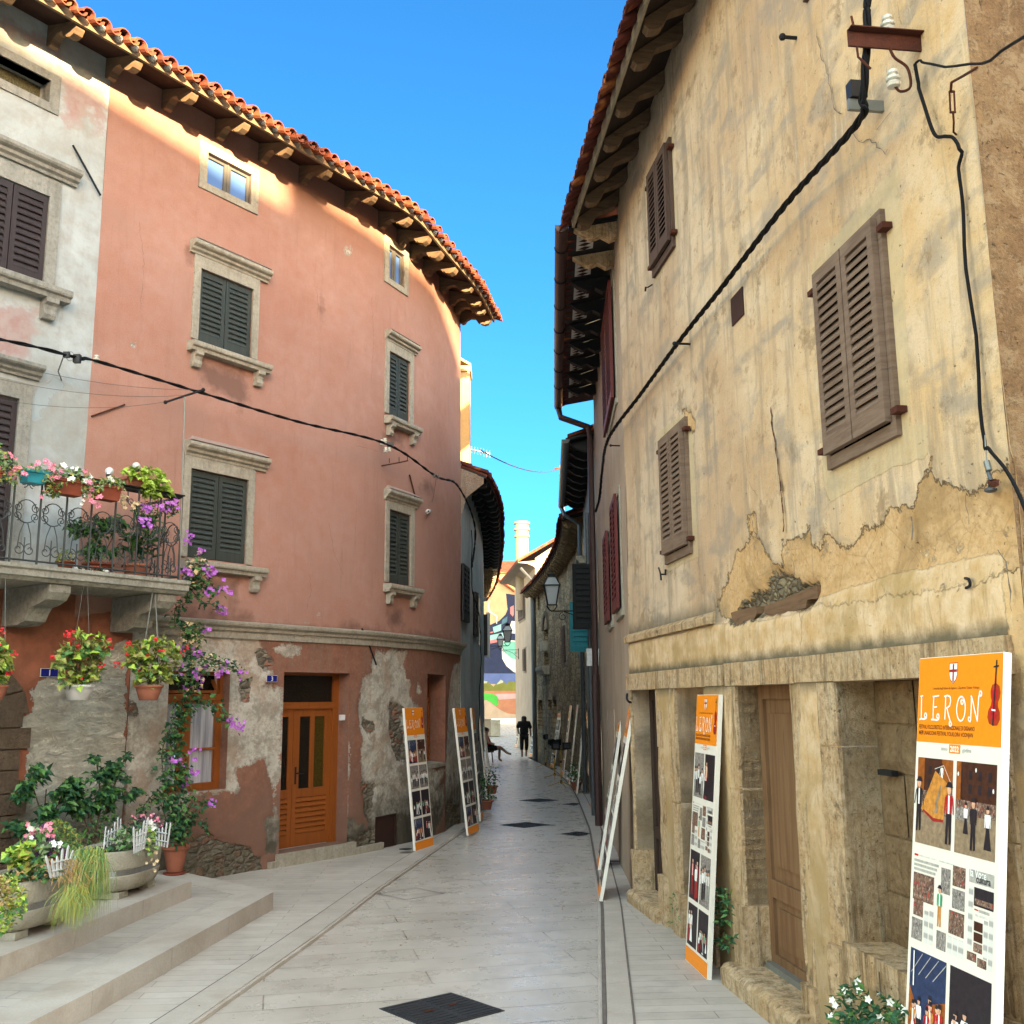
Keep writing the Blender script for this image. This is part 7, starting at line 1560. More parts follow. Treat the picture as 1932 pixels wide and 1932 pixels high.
p=X3(PL,f4(1035,1500),.10);mb=MB();mb.tube([X3(PL,f4(1060,1490),.0),p],.022,8);mb.ball(tuple(p),.038,6);mb.build('housing','white_plastic',cam_)
dv=Vector((.25,-1,-.1)).normalized();mb=MB();mb.tube([p+dv*.03,p+dv*.045],.016,10);mb.build('lens','black_plastic',cam_)
# drying-line post on the balcony
dp=thing('drying_rack',tuple(PL.xyz(7.62,4.2,RW)),'thin post with a crossbar and washing lines rising from the balcony corner','drying rack')
ptop=X3(PL,e(1318,1140),RW);bb=PL.xyz(PL.P(e(1305,1860),RW)[0],3.35,RW)
MB().tube([bb,ptop],.010,6).build('post','galvanised',dp)
ea=Vector(PL.xyz(PL.P(e(1318,1140),RW)[0],ptop.z,RW-.38));eb=Vector(PL.xyz(PL.P(e(1318,1140),RW)[0]-.02,ptop.z-.01,RW+.34))
ea=X3(PL,e(1450,1090),RW-.35);eb=X3(PL,e(1180,1178),RW+.2);mb=MB();mb.tube([ea,eb],.013,6);mb.ball(tuple(ea),.024,5);mb.ball(tuple(eb),.022,5);mb.build('crossbar','iron',dp)
mb=MB();
for t_,(yy,w_) in zip((.0,.45,.95),((880,.5),(1000,.8),(1150,1.0))):
    s=ea+(eb-ea)*t_;q=X3(PL,e(-60,yy),w_);mb.tube([s+(q-s)*k-Vector((0,0,1))*.08*4*k*(1-k) for k in [i/8 for i in range(9)]],.0022,4)
mb.build('washing_line','grey_wire',dp)
# lanterns
def make_lantern(label):
    t=thing('wall_lantern',(0,0,0),label,'street lamp','wall lanterns along the lane')
    # local: lantern hangs at x=-.85 from the wall point at the origin, arm along -x
    ax=-.85;gz=.12
    def fr(h0,h1,a,b_,mb,mi=0):
        mb.hexa([(ax-a,-a,h0),(ax+a,-a,h0),(ax+a,a,h0),(ax-a,a,h0),(ax-b_,-b_,h1),(ax+b_,-b_,h1),(ax+b_,b_,h1),(ax-b_,b_,h1)],mi)
    g=MB();fr(gz,gz+.36,.080,.140,g);g.build('glass','lamp_glass',t)
    cp=MB();fr(gz+.375,gz+.53,.155,.075,cp);cp.build('cap','lamp_glass',t)
    k=MB();fr(gz+.355,gz+.38,.17,.17,k);fr(gz+.53,gz+.55,.09,.085,k);fr(gz+.55,gz+.60,.075,.085,k);fr(gz+.60,gz+.64,.04,.03,k);fr(gz-.012,gz+.0,.092,.092,k)
    for sx in (-1,1):
        for sy in (-1,1):
            k.tube([(ax+sx*.083,sy*.083,gz),(ax+sx*.145,sy*.145,gz+.365)],.014,5);k.tube([(ax+sx*.157,sy*.157,gz+.375),(ax+sx*.08,sy*.08,gz+.535)],.013,5)
            k.tube([(ax+sx*.088,sy*.088,gz),(ax+sx*.10,sy*.10,gz-.03),(ax+sx*.045,sy*.045,gz-.11),(ax,0,gz-.13)],.010,5)
    k.build('frame','iron',t)
    bl=MB();bl.lathe((ax,0,gz+.05),[(.02,0),(.03,.02),(.045,.08),(.045,.2),(.02,.23)],10);bl.build('bulb','porcelain',t)
    a=MB();a.tube([(ax-.02,0,-.01),(0,0,-.01)],.013,6);a.tube([(-.62,0,-.02),(-.3,0,-.13),(-.06,0,-.34),(0,0,-.36)],.011,6)
    a.tube([(-.66+.085*(1-.045*i)*math.cos(math.pi/2+i*.5)+.02,0,-.12+.085*(1-.045*i)*math.sin(math.pi/2+i*.5)) for i in range(16)],.008,5)
    a.tube([(-.12+.07*(1-.045*i)*math.cos(i*.5+3),0,-.14+.07*(1-.045*i)*math.sin(i*.5+3)) for i in range(16)],.008,5)
    a.tube([(0,0,.05),(0,0,-.45)],.02,6);a.build('bracket_arm','iron',t)
    return t
l1=make_lantern('large lantern on a scrolled arm in front of the black shutter, nearest')
pz=D((1050,1152),18.7);l1.location=(PR3.xyz(.7,0,.02).x,18.7,pz[2]);l1.scale=(.93,.93,.93)
l2=dup(l1,(0,0,0),math.pi,'middle lantern reaching out from the blue-grey house on the left');p=D(crop(1300,1700,600)(640,665),32);l2.location=(p[0]-.79,32,p[2]);l2.scale=(.93,.93,.93)
l3=dup(l1,(0,0,0),0,'smallest farthest lantern on the cream house corner');p=D(crop(1300,1700,600)(548,705),45);l3.location=(p[0]+.9,45,p[2])
# work-light tripods
def make_tripod(label,two=False):
    t=thing('work_light_tripod',(0,0,0),label,'tripod light','yellow work-light tripods')
    MB().tube([(0,0,.10),(0,0,.62)],.018,8).build('lower_pole','yellow_metal',t);MB().tube([(0,0,.60),(0,0,.92)],.012,8).build('upper_pole','yellow_metal',t)
    MB().tube([(0,0,.08),(0,0,.16)],.028,8).build('collar','black_plastic',t);MB().tube([(0,0,.58),(0,0,.64)],.026,8).build('clamp','black_plastic',t)
    for i in range(3):
        a_=i*2*math.pi/3+.4;MB().tube([(0,0,.13),(.34*math.cos(a_),.34*math.sin(a_),.012)],.012,6).build('leg','yellow_metal',t)
    for sx in ((-.15,.15) if two else (0,)):
        mb=MB();mb.box((sx,0,1.0),(.19,.07,.14));mb.box((sx,-.04,1.0),(.21,.02,.16));mb.box((sx,.045,1.0),(.10,.04,.10));mb.build('floodlight','black_plastic',t)
        MB().box((sx,-.052,1.0),(.16,.004,.11)).build('lamp_pane','grey_pipe',t)
    MB().tube([(-.2 if two else -.06,0,.91),(.2 if two else .06,0,.91)],.012,6).build('crossbar','black_plastic',t)
    return t
t1=make_tripod('tripod with two tilted floodlights, nearest of the yellow ones, splayed on the paving',True);t1.location=(1.17,26.4,zg(26.4));t1.rotation_euler=(0,0,.4)
t2=dup(t1,(1.12,29.4,zg(29.4)),2.2,'middle yellow tripod whose double floodlight faces up the lane','yellow work-light tripods')
t3=make_tripod('farthest yellow tripod with a single floodlight');t3.location=(1.05,35.2,zg(35.2));t3.rotation_euler=(0,0,1.)
# people
def skinbody(name,edges,verts,rad,mat,par,sub=2,loc=(0,0,0)):
    me=bpy.data.meshes.new(name);me.from_pydata([tuple(Vector(v)+Vector(loc)) for v in verts],edges,[]);o=bpy.data.objects.new(name,me);COL.objects.link(o)
    md=o.modifiers.new('s','SKIN');me.skin_vertices.new() if not me.skin_vertices else None
    for i,r in enumerate(rad): me.skin_vertices[0].data[i].radius=(r,r) if isinstance(r,(int,float)) else r
    me.skin_vertices[0].data[0].use_root=True
    o.modifiers.new('b','SUBSURF').levels=sub;o.modifiers['b'].render_levels=sub
    dg=bpy.context.evaluated_depsgraph_get();dg.update();m2=bpy.data.meshes.new_from_object(o.evaluated_get(dg));bpy.data.objects.remove(o)
    m2.materials.clear();m2.materials.append(MAT[mat]);m2.name=name
    for p in m2.polygons: p.use_smooth=True
    o2=bpy.data.objects.new(name,m2);COL.objects.link(o2);o2.parent=par;return o2
pw=D((989,1400),42.4)
W_=thing('person',(pw[0],42.4,zg(42.4)),'woman walking away down the lane in black loose top and cropped trousers','person')
V=[(0,0,.92),(0,0,1.08),(0,.01,1.28),(0,.0,1.42),(0,-.0,1.50),(0,.01,1.56),(0,.02,1.63),
 (-.17,0,1.38),(-.25,.02,1.14),(-.23,.14,.98),(-.20,.20,.94),(.17,0,1.38),(.25,-.01,1.12),(.27,.0,.90),(.27,.01,.82),
 (-.09,0,.88),(-.10,.02,.50),(-.09,-.05,.10),(-.09,.10,.04),(.09,0,.88),(.10,.05,.50),(.07,.12,.10),(.07,.26,.05)]
E_=[(0,1),(1,2),(2,3),(3,4),(4,5),(5,6),(3,7),(7,8),(8,9),(9,10),(3,11),(11,12),(12,13),(13,14),(0,15),(15,16),(16,17),(17,18),(0,19),(19,20),(20,21),(21,22)]
Rd=[.10,.09,.10,.08,.055,.09,.09,.065,.045,.035,.03,.065,.045,.035,.03,.09,.06,.042,.04,.09,.06,.042,.04]
skinbody('body',E_,V,Rd,'skin',W_)
skinbody('blouse',[(0,1),(1,2),(2,3),(2,4),(4,5),(2,6),(6,7)],[(0,0,.86),(0,0,1.08),(0,.0,1.32),(0,0,1.43),(-.19,0,1.36),(-.27,.02,1.15),(.19,0,1.36),(.275,-.01,1.12)],[(.20,.17),(.19,.15),(.20,.15),.11,.10,.08,.10,.08],'cloth_black',W_)
skinbody('trousers',[(0,1),(1,2),(2,3),(0,4),(4,5),(5,6)],[(0,0,.90),(-.09,0,.84),(-.10,.02,.50),(-.10,-.02,.28),(.09,0,.84),(.10,.05,.50),(.08,.09,.28)],[(.16,.14),.11,.085,.075,.11,.085,.075],'cloth_black',W_)
skinbody('hair',[(0,1),(1,2),(2,3)],[(0,.0,1.64),(0,-.03,1.56),(0,-.06,1.44),(0,-.07,1.34)],[.105,.12,.11,.06],'hair_dark',W_)
for sx,v in ((-1,(-.09,.05,.03)),(1,(.07,.19,.04))):
    mb=MB();mb.lathe((v[0],v[1],0.0 if sx<0 else .01),[(.05,0),(.055,.02),(.045,.06)],10,sx=.8,sy=2.1,pw=2.4);mb.build('shoe','shoe',W_)
ps=D((921,1400),38.6)
S_=thing('person',(ps[0],38.6,zg(38.6)),'person in a red shirt and dark shorts sitting with legs crossed at the left wall','person')
V=[(0,0,.52),(-.04,0,.70),(-.07,0,.92),(-.07,0,1.02),(-.05,0,1.10),(-.03,0,1.17),(-.02,0,1.24),(-.06,-.16,.96),(-.0,-.20,.74),(.16,-.14,.66),(.22,-.12,.66),(-.06,.16,.96),(0,.2,.74),(.2,.12,.66),(.24,.1,.66),
 (.05,-.09,.50),(.44,-.08,.56),(.70,-.05,.34),(.86,-.05,.30),(.05,.09,.50),(.42,.08,.50),(.40,.06,.12),(.52,.06,.05)]
skinbody('body',E_,V,[.10,.09,.10,.07,.05,.085,.085,.06,.045,.035,.03,.06,.045,.035,.03,.09,.065,.045,.04,.09,.065,.045,.04],'skin',S_)
skinbody('shirt',[(0,1),(1,2),(2,3),(2,4),(2,5)],[(0,0,.56),(-.04,0,.72),(-.07,0,.92),(-.07,0,1.0),(-.05,-.19,.88),(-.05,.19,.88)],[(.16,.17),(.14,.16),(.14,.17),.08,.075,.075],'cloth_red',S_)
skinbody('shorts',[(0,1),(1,2),(0,3),(3,4)],[(0,0,.52),(.08,-.09,.51),(.36,-.08,.55),(.08,.09,.51),(.36,.08,.51)],[(.16,.14),.11,.09,.11,.09],'cloth_black',S_)
skinbody('hair',[(0,1),(1,2)],[(-.03,0,1.26),(-.06,0,1.20),(-.09,0,1.12)],[.095,.10,.07],'hair_dark',S_)
mb=MB();mb.lathe((.80,-.05,.27),[(.05,0),(.055,.02),(.045,.06)],10,sx=2.1,sy=.8,pw=2.4);mb.build('shoe','shoe',S_);mb=MB();mb.lathe((.48,.06,0),[(.05,0),(.055,.02),(.045,.06)],10,sx=2.1,sy=.8,pw=2.4);mb.build('shoe','shoe',S_)
C_=thing('chair',(ps[0]-.04,38.6,zg(38.6)),'dark wooden chair under the seated person in red','chair')
C_loc=C_.location.copy();C_.location=(0,0,0)
MB().box((0,0,.43),(.44,.44,.035)).build('seat','dark_door',C_)
for sx in (-1,1):
    for sy in (-1,1): MB().tube([(sx*.17,sy*.18,.42),(sx*.21,sy*.2,.0)],.018,6).build('leg','dark_door',C_)
mb=MB();mb.box((-.21,0,.78),(.03,.40,.14));mb.tube([(-.2,-.18,.43),(-.23,-.18,.86)],.016,6);mb.tube([(-.2,.18,.43),(-.23,.18,.86)],.016,6);mb.build('backrest','dark_door',C_)
C_.location=C_loc
# ================= PLANTS, POTS, PLANTERS =================
def inpoly(x,y,poly):
    ins=False;n=len(poly)
    for i in range(n):
        ax,ay=poly[i];bx,by=poly[(i+1)%n]
        if (ay>y)!=(by>y) and x<(bx-ax)*(y-ay)/(by-ay+1e-9)+ax: ins=not ins
    return ins
def sample(poly,n,r_,clump=.0,sc=60):
    xs=[p[0] for p in poly];ys=[p[1] for p in poly];out=[];k=0
    cl=[]
    while len(out)<n and k<n*60:
        k+=1;x=r_.uniform(min(xs),max(xs));y=r_.uniform(min(ys),max(ys))
        if not inpoly(x,y,poly): continue
        if clump:
            v=float(fbm(np.array([x/sc+3.3]),np.array([y/sc+7.1]),2)[0])
            if v<clump: continue
        out.append((x,y))
    return out
def leaves(mb,pts3,size,ar,r_,up=(0,0,1),out=(0,0,0),droop=.3,mis=(0,),var=.35,fold=.25):
    for p in pts3:
        d=Vector((r_.gauss(0,1),r_.gauss(0,1),r_.gauss(0,.6)))+Vector(out)*1.2;d.z-=droop
        if d.length<.01: continue
        nn=Vector(up)+Vector((r_.gauss(0,.5),r_.gauss(0,.5),r_.gauss(0,.3)))+Vector(out)*.6
        l=size*r_.uniform(1-var,1+var);mb.leaf(p,d,nn,l,l*ar,r_.choice(mis),fold)
def flower(mb,p,s,r_,n=5,mi=0,out=Vector((.5,-.8,.2))):
    d=(out+Vector((r_.gauss(0,.4),r_.gauss(0,.4),r_.gauss(0,.4)))).normalized();x=d.orthogonal().normalized();y=d.cross(x)
    for k in range(n):
        a=2*math.pi*k/n;v=(x*math.cos(a)+y*math.sin(a));mb.leaf(p,v+d*.45,d,s,s*.8,mi,.1)
NV=Vector((PL.xyz(8,0,1)-PL.xyz(8,0,0)))
def cloud(par,name,f,poly,w0,w1,n,size,ar,mats,seed,P=PL,clump=.0,sc=60,droop=.3,smooth=False,mis=None):
    r_=random.Random(seed);pl=sample(poly,n,r_,clump,sc);mb=MB();pts=[]
    for x,y in pl: pts.append(X3(P,f(x,y),r_.uniform(w0,w1)))
    leaves(mb,pts,size,ar,r_,out=NV*.6,droop=droop,mis=mis or tuple(range(len(mats))));return mb.build(name,mats,par)
def blooms(par,name,f,poly,w0,w1,n,size,mat,seed,P=PL,per=1,spread=.02,petals=5):
    r_=random.Random(seed);mb=MB()
    pl=poly if per==0 else sample(poly,n,r_)
    for x,y in (poly if per==0 else pl):
        c_=X3(P,f(x,y),r_.uniform(w0,w1))
        for _ in range(max(1,per if per else n)): flower(mb,c_+Vector((r_.gauss(0,spread),r_.gauss(0,spread),r_.gauss(0,spread))),size*r_.uniform(.8,1.2),r_,petals)
    return mb.build(name,mat,par)
def stems(par,f,lines,w,r=.004,mat='stem',P=PL,name='stem'):
    mb=MB()
    for l in lines:
        q=[X3(P,f(x,y),w if not isinstance(w,(tuple,list)) else w[0]+(w[1]-w[0])*i/max(1,len(l)-1)) for i,(x,y) in enumerate(l)]
        mb.tube(spline(q,4),r,5)
    return mb.build(name,mat,par)
def pot(par,cx,cy,z,r0,r1,h,mat,rim=.012,n=24,name='pot'):
    mb=MB();mb.lathe((cx,cy,z),[(r0*.95,0),(r0,.005),(r1*.93,h*.80),(r1*.95,h*.82),(r1+rim,h*.83),(r1+rim,h),(r1-.005,h),(r1-.02,h*.9)],n);o=mb.build(name,mat,par);
    for p in o.data.polygons: p.use_smooth=len(p.vertices)==4
    s=MB();s.lathe((cx,cy,z+h*.86),[(r1-.012,0),(r1-.012,.012)],n);s.build('soil','soil',par);return o
def potted(name,label,cat,group=None): return thing(name,(0,0,0),label,cat,group)
# --- big shrubs behind the planters
t=potted('potted_shrub','broad dark green shrub with large leaves against the scraped wall','potted plant')
pts=X3(PL,m(330,1190),.45);pot(t,pts.x,pts.y,.31,.12,.17,.26,'terracotta')
cloud(t,'foliage',m,[(110,860),(140,740),(200,620),(270,640),(400,700),(560,740),(650,800),(640,900),(560,1000),(520,1100),(420,1150),(200,1150),(40,1110),(70,1040),(160,980),(180,900)],.30,.62,900,.085,.62,['leaf_dark','leaf_dark','leaf_mid'],41,clump=.40,sc=90)
stems(t,m,[[(330,1180),(300,1000),(240,800),(200,660)],[(330,1180),(380,980),(460,820),(520,760)],[(330,1180),(320,950),(330,800)],[(330,1180),(200,1080),(80,1080)]],.42,.007)
t=potted('potted_shrub','tall dark green shrub with twiggy base between the planters and the curtained window','potted plant')
pts=X3(PL,m(670,1215),.5);pot(t,pts.x,pts.y,.31,.13,.185,.22,'terracotta')
cloud(t,'foliage',m,[(640,560),(700,570),(740,620),(800,610),(880,560),(915,525),(925,580),(860,640),(840,720),(930,715),(880,760),(850,860),(910,830),(990,780),(1000,820),(930,870),(880,910),(800,960),(740,900),(700,960),(620,930),(560,860),(600,760),(640,700)],.32,.60,860,.070,.60,['leaf_dark','leaf_dark','leaf_mid'],42,clump=.34,sc=70)
cloud(t,'foliage',m,[(620,930),(800,960),(830,1060),(740,1190),(640,1190),(590,1120)],.40,.60,90,.06,.6,['leaf_dark','leaf_mid'],43)
stems(t,m,[[(670,1200),(690,1050),(720,900),(700,700),(690,600)],[(670,1200),(720,1040),(800,900),(960,800)],[(680,1200),(660,1050),(600,900)],[(690,1200),(740,1000),(840,700),(900,560)],[(670,1180),(620,1060),(560,900)]],.48,.009)
# --- bougainvillea
t=potted('bougainvillea','lanky bougainvillea with magenta flowers climbing past the ground-floor window to the balcony','climbing plant')
pp=G(m(1245,1400),.165);pot(t,pp[0],pp[1],.185,.085,.135,.285,'terracotta',rim=.014);mb=MB();mb.lathe((pp[0],pp[1],.157),[(.10,0),(.125,.012),(.125,.022)],20);mb.build('saucer','terracotta_dark',t)
w_=PL.P(m(1245,1400),.0)
def wm(y): return .52
mc=lambda x,y:m(x,y-1690)   # c-crop rows expressed in m-crop
L_s=[[(1250,2860),(1230,2640),(1170,2420),(1160,2200),(1250,1980),(1330,1850),(1370,1640),(1340,1560),(1340,1350)],[(1250,2860),(1270,2600),(1300,2350),(1210,2150),(1290,1950),(1300,1830)],[(1240,2860),(1150,2600),(1130,2500),(1030,2600),(1010,2660)],[(1270,2860),(1330,2700),(1400,2640),(1440,2590),(1500,2590)],[(1260,2860),(1370,2720),(1480,2740)],[(1250,2300),(1290,2000),(1400,1850),(1480,1860),(1560,1920),(1610,1990),(1640,2000)],[(1250,1330),(1250,1200),(1330,1150),(1340,1050),(1350,900)],[(1350,1050),(1440,1150),(1510,1170),(1560,1210)],[(1350,1000),(1480,1040),(1580,1070)],[(1340,1560),(1450,1550),(1600,1600),(1720,1660)],[(1340,1400),(1420,1360),(1460,1340)]]
stems(t,mc,L_s,.50,.0055)
def along(f,lines,n,jit,seed,w,mats,size,ar):
    r_=random.Random(seed);pts=[];mb=MB()
    for l in lines:
        for i in range(len(l)-1):
            (ax,ay),(bx,by)=l[i],l[i+1];k=max(1,int(math.hypot(bx-ax,by-ay)/n))
            for j in range(k): t_=(j+r_.random())/k;pts.append(X3(PL,f(ax+(bx-ax)*t_+r_.gauss(0,jit),ay+(by-ay)*t_+r_.gauss(0,jit)),w+r_.uniform(-.06,.06)))
    leaves(mb,pts,size,ar,r_,out=NV*.6,mis=tuple(range(len(mats))));return mb.build('foliage',mats,t)
along(mc,L_s,5,26,51,.5,['leaf_dark','leaf_mid','leaf_dark'],.062,.8)
cloud(t,'foliage',mc,[(1180,2300),(1330,2300),(1390,2560),(1400,2700),(1280,2800),(1150,2560),(1120,2480)],.44,.58,200,.060,.8,['leaf_dark','leaf_mid'],52)
cloud(t,'foliage',mc,[(1280,1500),(1500,1500),(1620,1560),(1620,1640),(1440,1700),(1400,1850),(1260,1800),(1230,1600)],.44,.58,190,.058,.8,['leaf_dark','bract_cream','leaf_mid'],53)
cloud(t,'foliage',mc,[(1290,1280),(1400,1300),(1450,1400),(1400,1500),(1290,1440)],.44,.58,130,.058,.8,['leaf_dark','bract_cream','leaf_mid'],54)
cloud(t,'foliage',mc,[(1310,850),(1440,800),(1510,980),(1480,1050),(1340,1060)],.44,.58,130,.058,.8,['leaf_mid','bract_cream','leaf_dark'],55)
BL=[(1355,680),(1345,735),(1430,800),(1320,925),(1340,940),(1460,940),(1500,965),(1510,930),(1480,1065),(1570,1070),(1610,1085),(1580,1210),(1600,1205),(1460,1350),(1290,1500),(1400,1510),(1450,1640),(1560,1660),(1600,1620),(1725,1660),(1430,1730),(1400,1670),(1320,1790),(1270,1630),(1250,2285),(1300,2290),(1400,2230),(1310,2460),(1330,2470),(1500,2590),(1640,1995),(1690,2030),(1720,2040),(1380,2360)]
blooms(t,'blossom',mc,BL,.45,.56,8,.028,'petal_magenta',56,per=0,spread=.035,petals=4)
# --- trough planters with steel bands
def planter(cx,cy,label,rz):
    t=thing('planter',(0,0,0),label,'planter','oval concrete planters on the upper step')
    mb=MB();mb.lathe((cx,cy,.31),[(.72,.055),(.84,.065),(.92,.11),(.975,.185),(.975,.20)],40,sx=.30,sy=.47,rz=rz,pw=2.7);mb.lathe((cx,cy,.31),[(.975,.245),(.985,.26),(1.0,.33),(1.0,.395),(.985,.405),(.90,.405),(.88,.36)],40,sx=.30,sy=.47,rz=rz,pw=2.7)
    mb.lathe((cx,cy,.31),[(.95,.19),(.955,.255)],40,sx=.30,sy=.47,rz=rz,pw=2.7)
    o=mb.build('trough','concrete',t,smooth=True)
    b_=MB();b_.lathe((cx,cy,.31),[(.962,.198),(.972,.2),(.972,.247),(.962,.249)],40,sx=.30,sy=.47,rz=rz,pw=2.7);b_.build('steel_band','steel',t)
    cs,sn=math.cos(rz),math.sin(rz)
    for q in (-.27,.27): MB().box((cx-q*sn,cy+q*cs,.31+.029),(.40,.16,.054),rz).build('foot_block','concrete',t)
    s=MB();s.lathe((cx,cy,.31+.37),[(.88,0),(.88,.01)],40,sx=.30,sy=.47,rz=rz,pw=2.7);s.build('soil','soil',t);return t
AZP=math.radians(-7)
p1=planter(-3.62,9.78,'oval concrete planter with steel band holding herbs, nearer the orange door',AZP)
p2=planter(-3.78,8.22,'oval concrete planter with steel band in the lower left, grass trailing over its side',AZP)
p3=planter(-4.75,7.2,'oval concrete planter cut off by the left edge of the picture',AZP)
def Y3(f,x,y,dep): return Vector(D(f(x,y),dep))
def cloudY(par,name,f,poly,y0,y1,n,size,ar,mats,seed,droop=.2,clump=0,sc=60,var=.35):
    r_=random.Random(seed);mb=MB();pts=[Y3(f,x,y,r_.uniform(y0,y1)) for x,y in sample(poly,n,r_,clump,sc)]
    leaves(mb,pts,size,ar,r_,out=Vector((.2,-.6,.3)),droop=droop,mis=tuple(range(len(mats))),var=var);return mb.build(name,mats,par)
def bloomY(par,f,pts,y,n,size,mat,seed,spread=.02,name='blossom'):
    r_=random.Random(seed);mb=MB()
    for x,yy in pts:
        c_=Y3(f,x,yy,y)
        for _ in range(n): flower(mb,c_+Vector((r_.gauss(0,spread),r_.gauss(0,spread),r_.gauss(0,spread))),size*r_.uniform(.8,1.2),r_)
    return mb.build(name,mat,par)
H1=potted('herb_bed','mixed herbs and dark purple flowers growing in the right-hand concrete planter','plant')
cloudY(H1,'foliage',m,[(740,1170),(800,1120),(880,1080),(960,1040),(1000,1100),(1000,1180),(980,1260),(760,1260)],9.4,9.95,190,.05,.85,['leaf_mid','leaf_dark','leaf_pale'],61)
cloudY(H1,'foliage',m,[(1020,1050),(1120,1060),(1130,1200),(1080,1290),(1010,1200)],9.5,9.9,80,.05,.85,['leaf_pale','leaf_mid','leaf_lime'],62)
cloudY(H1,'foliage',m,[(910,1020),(1000,985),(1130,1010),(1180,1080),(1150,1130),(1020,1090),(930,1060)],9.7,10.0,130,.055,.35,['leaf_purple','leaf_purple','leaf_dark'],63)
bloomY(H1,m,[(960,1010),(1020,990),(1070,990),(1110,1000),(1140,1030)],9.75,4,.018,'petal_pink',64);bloomY(H1,m,[(1085,1045)],9.6,5,.03,'petal_white',65)
bloomY(H1,m,[(1060,1300),(1105,1330),(1090,1365),(1075,1140),(1110,1240)],9.35,2,.02,'bract_cream',66)
H2=potted('geranium_bed','yellow-green geranium, pink blooms and clipped shrub growing in the lower-left concrete planter','plant')
cloudY(H2,'foliage',m,[(60,1290),(80,1230),(150,1180),(230,1190),(260,1280),(230,1400),(120,1400)],7.95,8.3,170,.07,1.0,['leaf_yellow','leaf_lime','leaf_mid'],67)
cloudY(H2,'foliage',m,[(120,1390),(260,1300),(330,1400),(420,1380),(440,1420),(350,1460),(200,1460),(130,1440)],7.8,8.2,150,.05,.8,['leaf_mid','leaf_dry','leaf_dark'],68)
cloudY(H2,'foliage',m,[(150,1170),(260,1090),(330,1080),(420,1200),(470,1220),(430,1310),(300,1330),(230,1280)],8.1,8.5,120,.075,.6,['leaf_pale','leaf_mid','leaf_purple'],69)
cloudY(H2,'foliage',m,[(330,1090),(360,1030),(420,1005),(500,1060),(570,1120),(590,1200),(540,1260),(480,1220),(400,1190)],8.35,8.75,520,.026,.7,['leaf_mid','leaf_yellow','leaf_mid'],70,droop=-.2)
bloomY(H2,m,[(190,1140),(230,1105),(330,1085),(370,1110),(260,1110)],8.2,4,.024,'petal_pink',71,.03);bloomY(H2,m,[(400,1205),(210,1100)],8.1,4,.024,'petal_white',72)
def grass(par,f,x0,x1,y0,ylen,dep0,dep1,n,seed,mats,arc=1.):
    r_=random.Random(seed);mb=MB()
    for _ in range(n):
        x=r_.uniform(x0,x1);d_=r_.uniform(dep0,dep1);b_=Y3(f,x,y0+r_.uniform(-40,60),d_);L=r_.uniform(.5,1)*ylen
        dx=r_.gauss(0,.06);dy=-abs(r_.gauss(.04,.03));up=r_.uniform(.0,.06)
        q=[b_,b_+Vector((dx*.4,dy*.5,up)),b_+Vector((dx*.9,dy,up*.2-L*.35)),b_+Vector((dx*1.1,dy*1.2,-L))]
        q=spline(q,3);w=.003;mi=r_.randrange(len(mats))
        for i in range(len(q)-1):
            ww=w*(1-i/len(q));a_=q[i];c_=q[i+1];mb.add([a_-Vector((ww,0,0)),a_+Vector((ww,0,0)),c_+Vector((ww*.7,0,0)),c_-Vector((ww*.7,0,0))],[(0,1,2,3)],mi)
    return mb.build('foliage',mats,par)
T1=potted('trailing_grass','tuft of long thin green grass hanging over the side of the left planter','plant')
grass(T1,m,560,740,1290,.40,7.9,8.15,520,73,['leaf_grass','leaf_mid','leaf_yellow']);grass(T1,m,480,600,1560,.20,7.75,7.95,260,74,['leaf_grass','leaf_yellow'])
cloudY(T1,'foliage',m,[(580,1270),(640,1230),(740,1240),(740,1300),(640,1330)],7.95,8.2,70,.035,.5,['leaf_dry','leaf_yellow'],75)
cloudY(T1,'foliage',m,[(470,1590),(540,1560),(560,1640),(500,1680)],7.8,7.9,60,.03,.6,['leaf_yellow','leaf_lime'],76)
r_=random.Random(9);mb=MB()
for i in range(46): a_=Y3(m,r_.uniform(440,620),r_.uniform(1320,1420),7.9);mb.tube(spline([a_,a_+Vector((r_.gauss(0,.05),-.04,.03)),a_+Vector((r_.gauss(.02,.06),-.05,-.12))],3),.0022,3)
mb.build('dry_stalks','leaf_dry',T1)
T2=potted('trailing_plant','yellowing trailing plant spilling at the bottom left corner','plant')
cloudY(T2,'foliage',m,[(-60,1500),(0,1410),(90,1400),(150,1500),(190,1600),(180,1680),(110,1780),(30,1830),(-60,1800)],6.95,7.3,460,.034,.75,['leaf_lime','leaf_yellow','leaf_mid'],77,clump=.3)
cloudY(T2,'foliage',m,[(-60,1500),(0,1400),(60,1480),(100,1600),(40,1640),(-60,1600)],6.9,7.0,140,.035,.7,['leaf_dry','leaf_dry','leaf_yellow'],78)
stems(T2,m,[[(0,1480),(60,1560),(90,1700)],[(10,1500),(20,1650),(40,1800)]],.9,.003)
T2.location=(0,0,0)
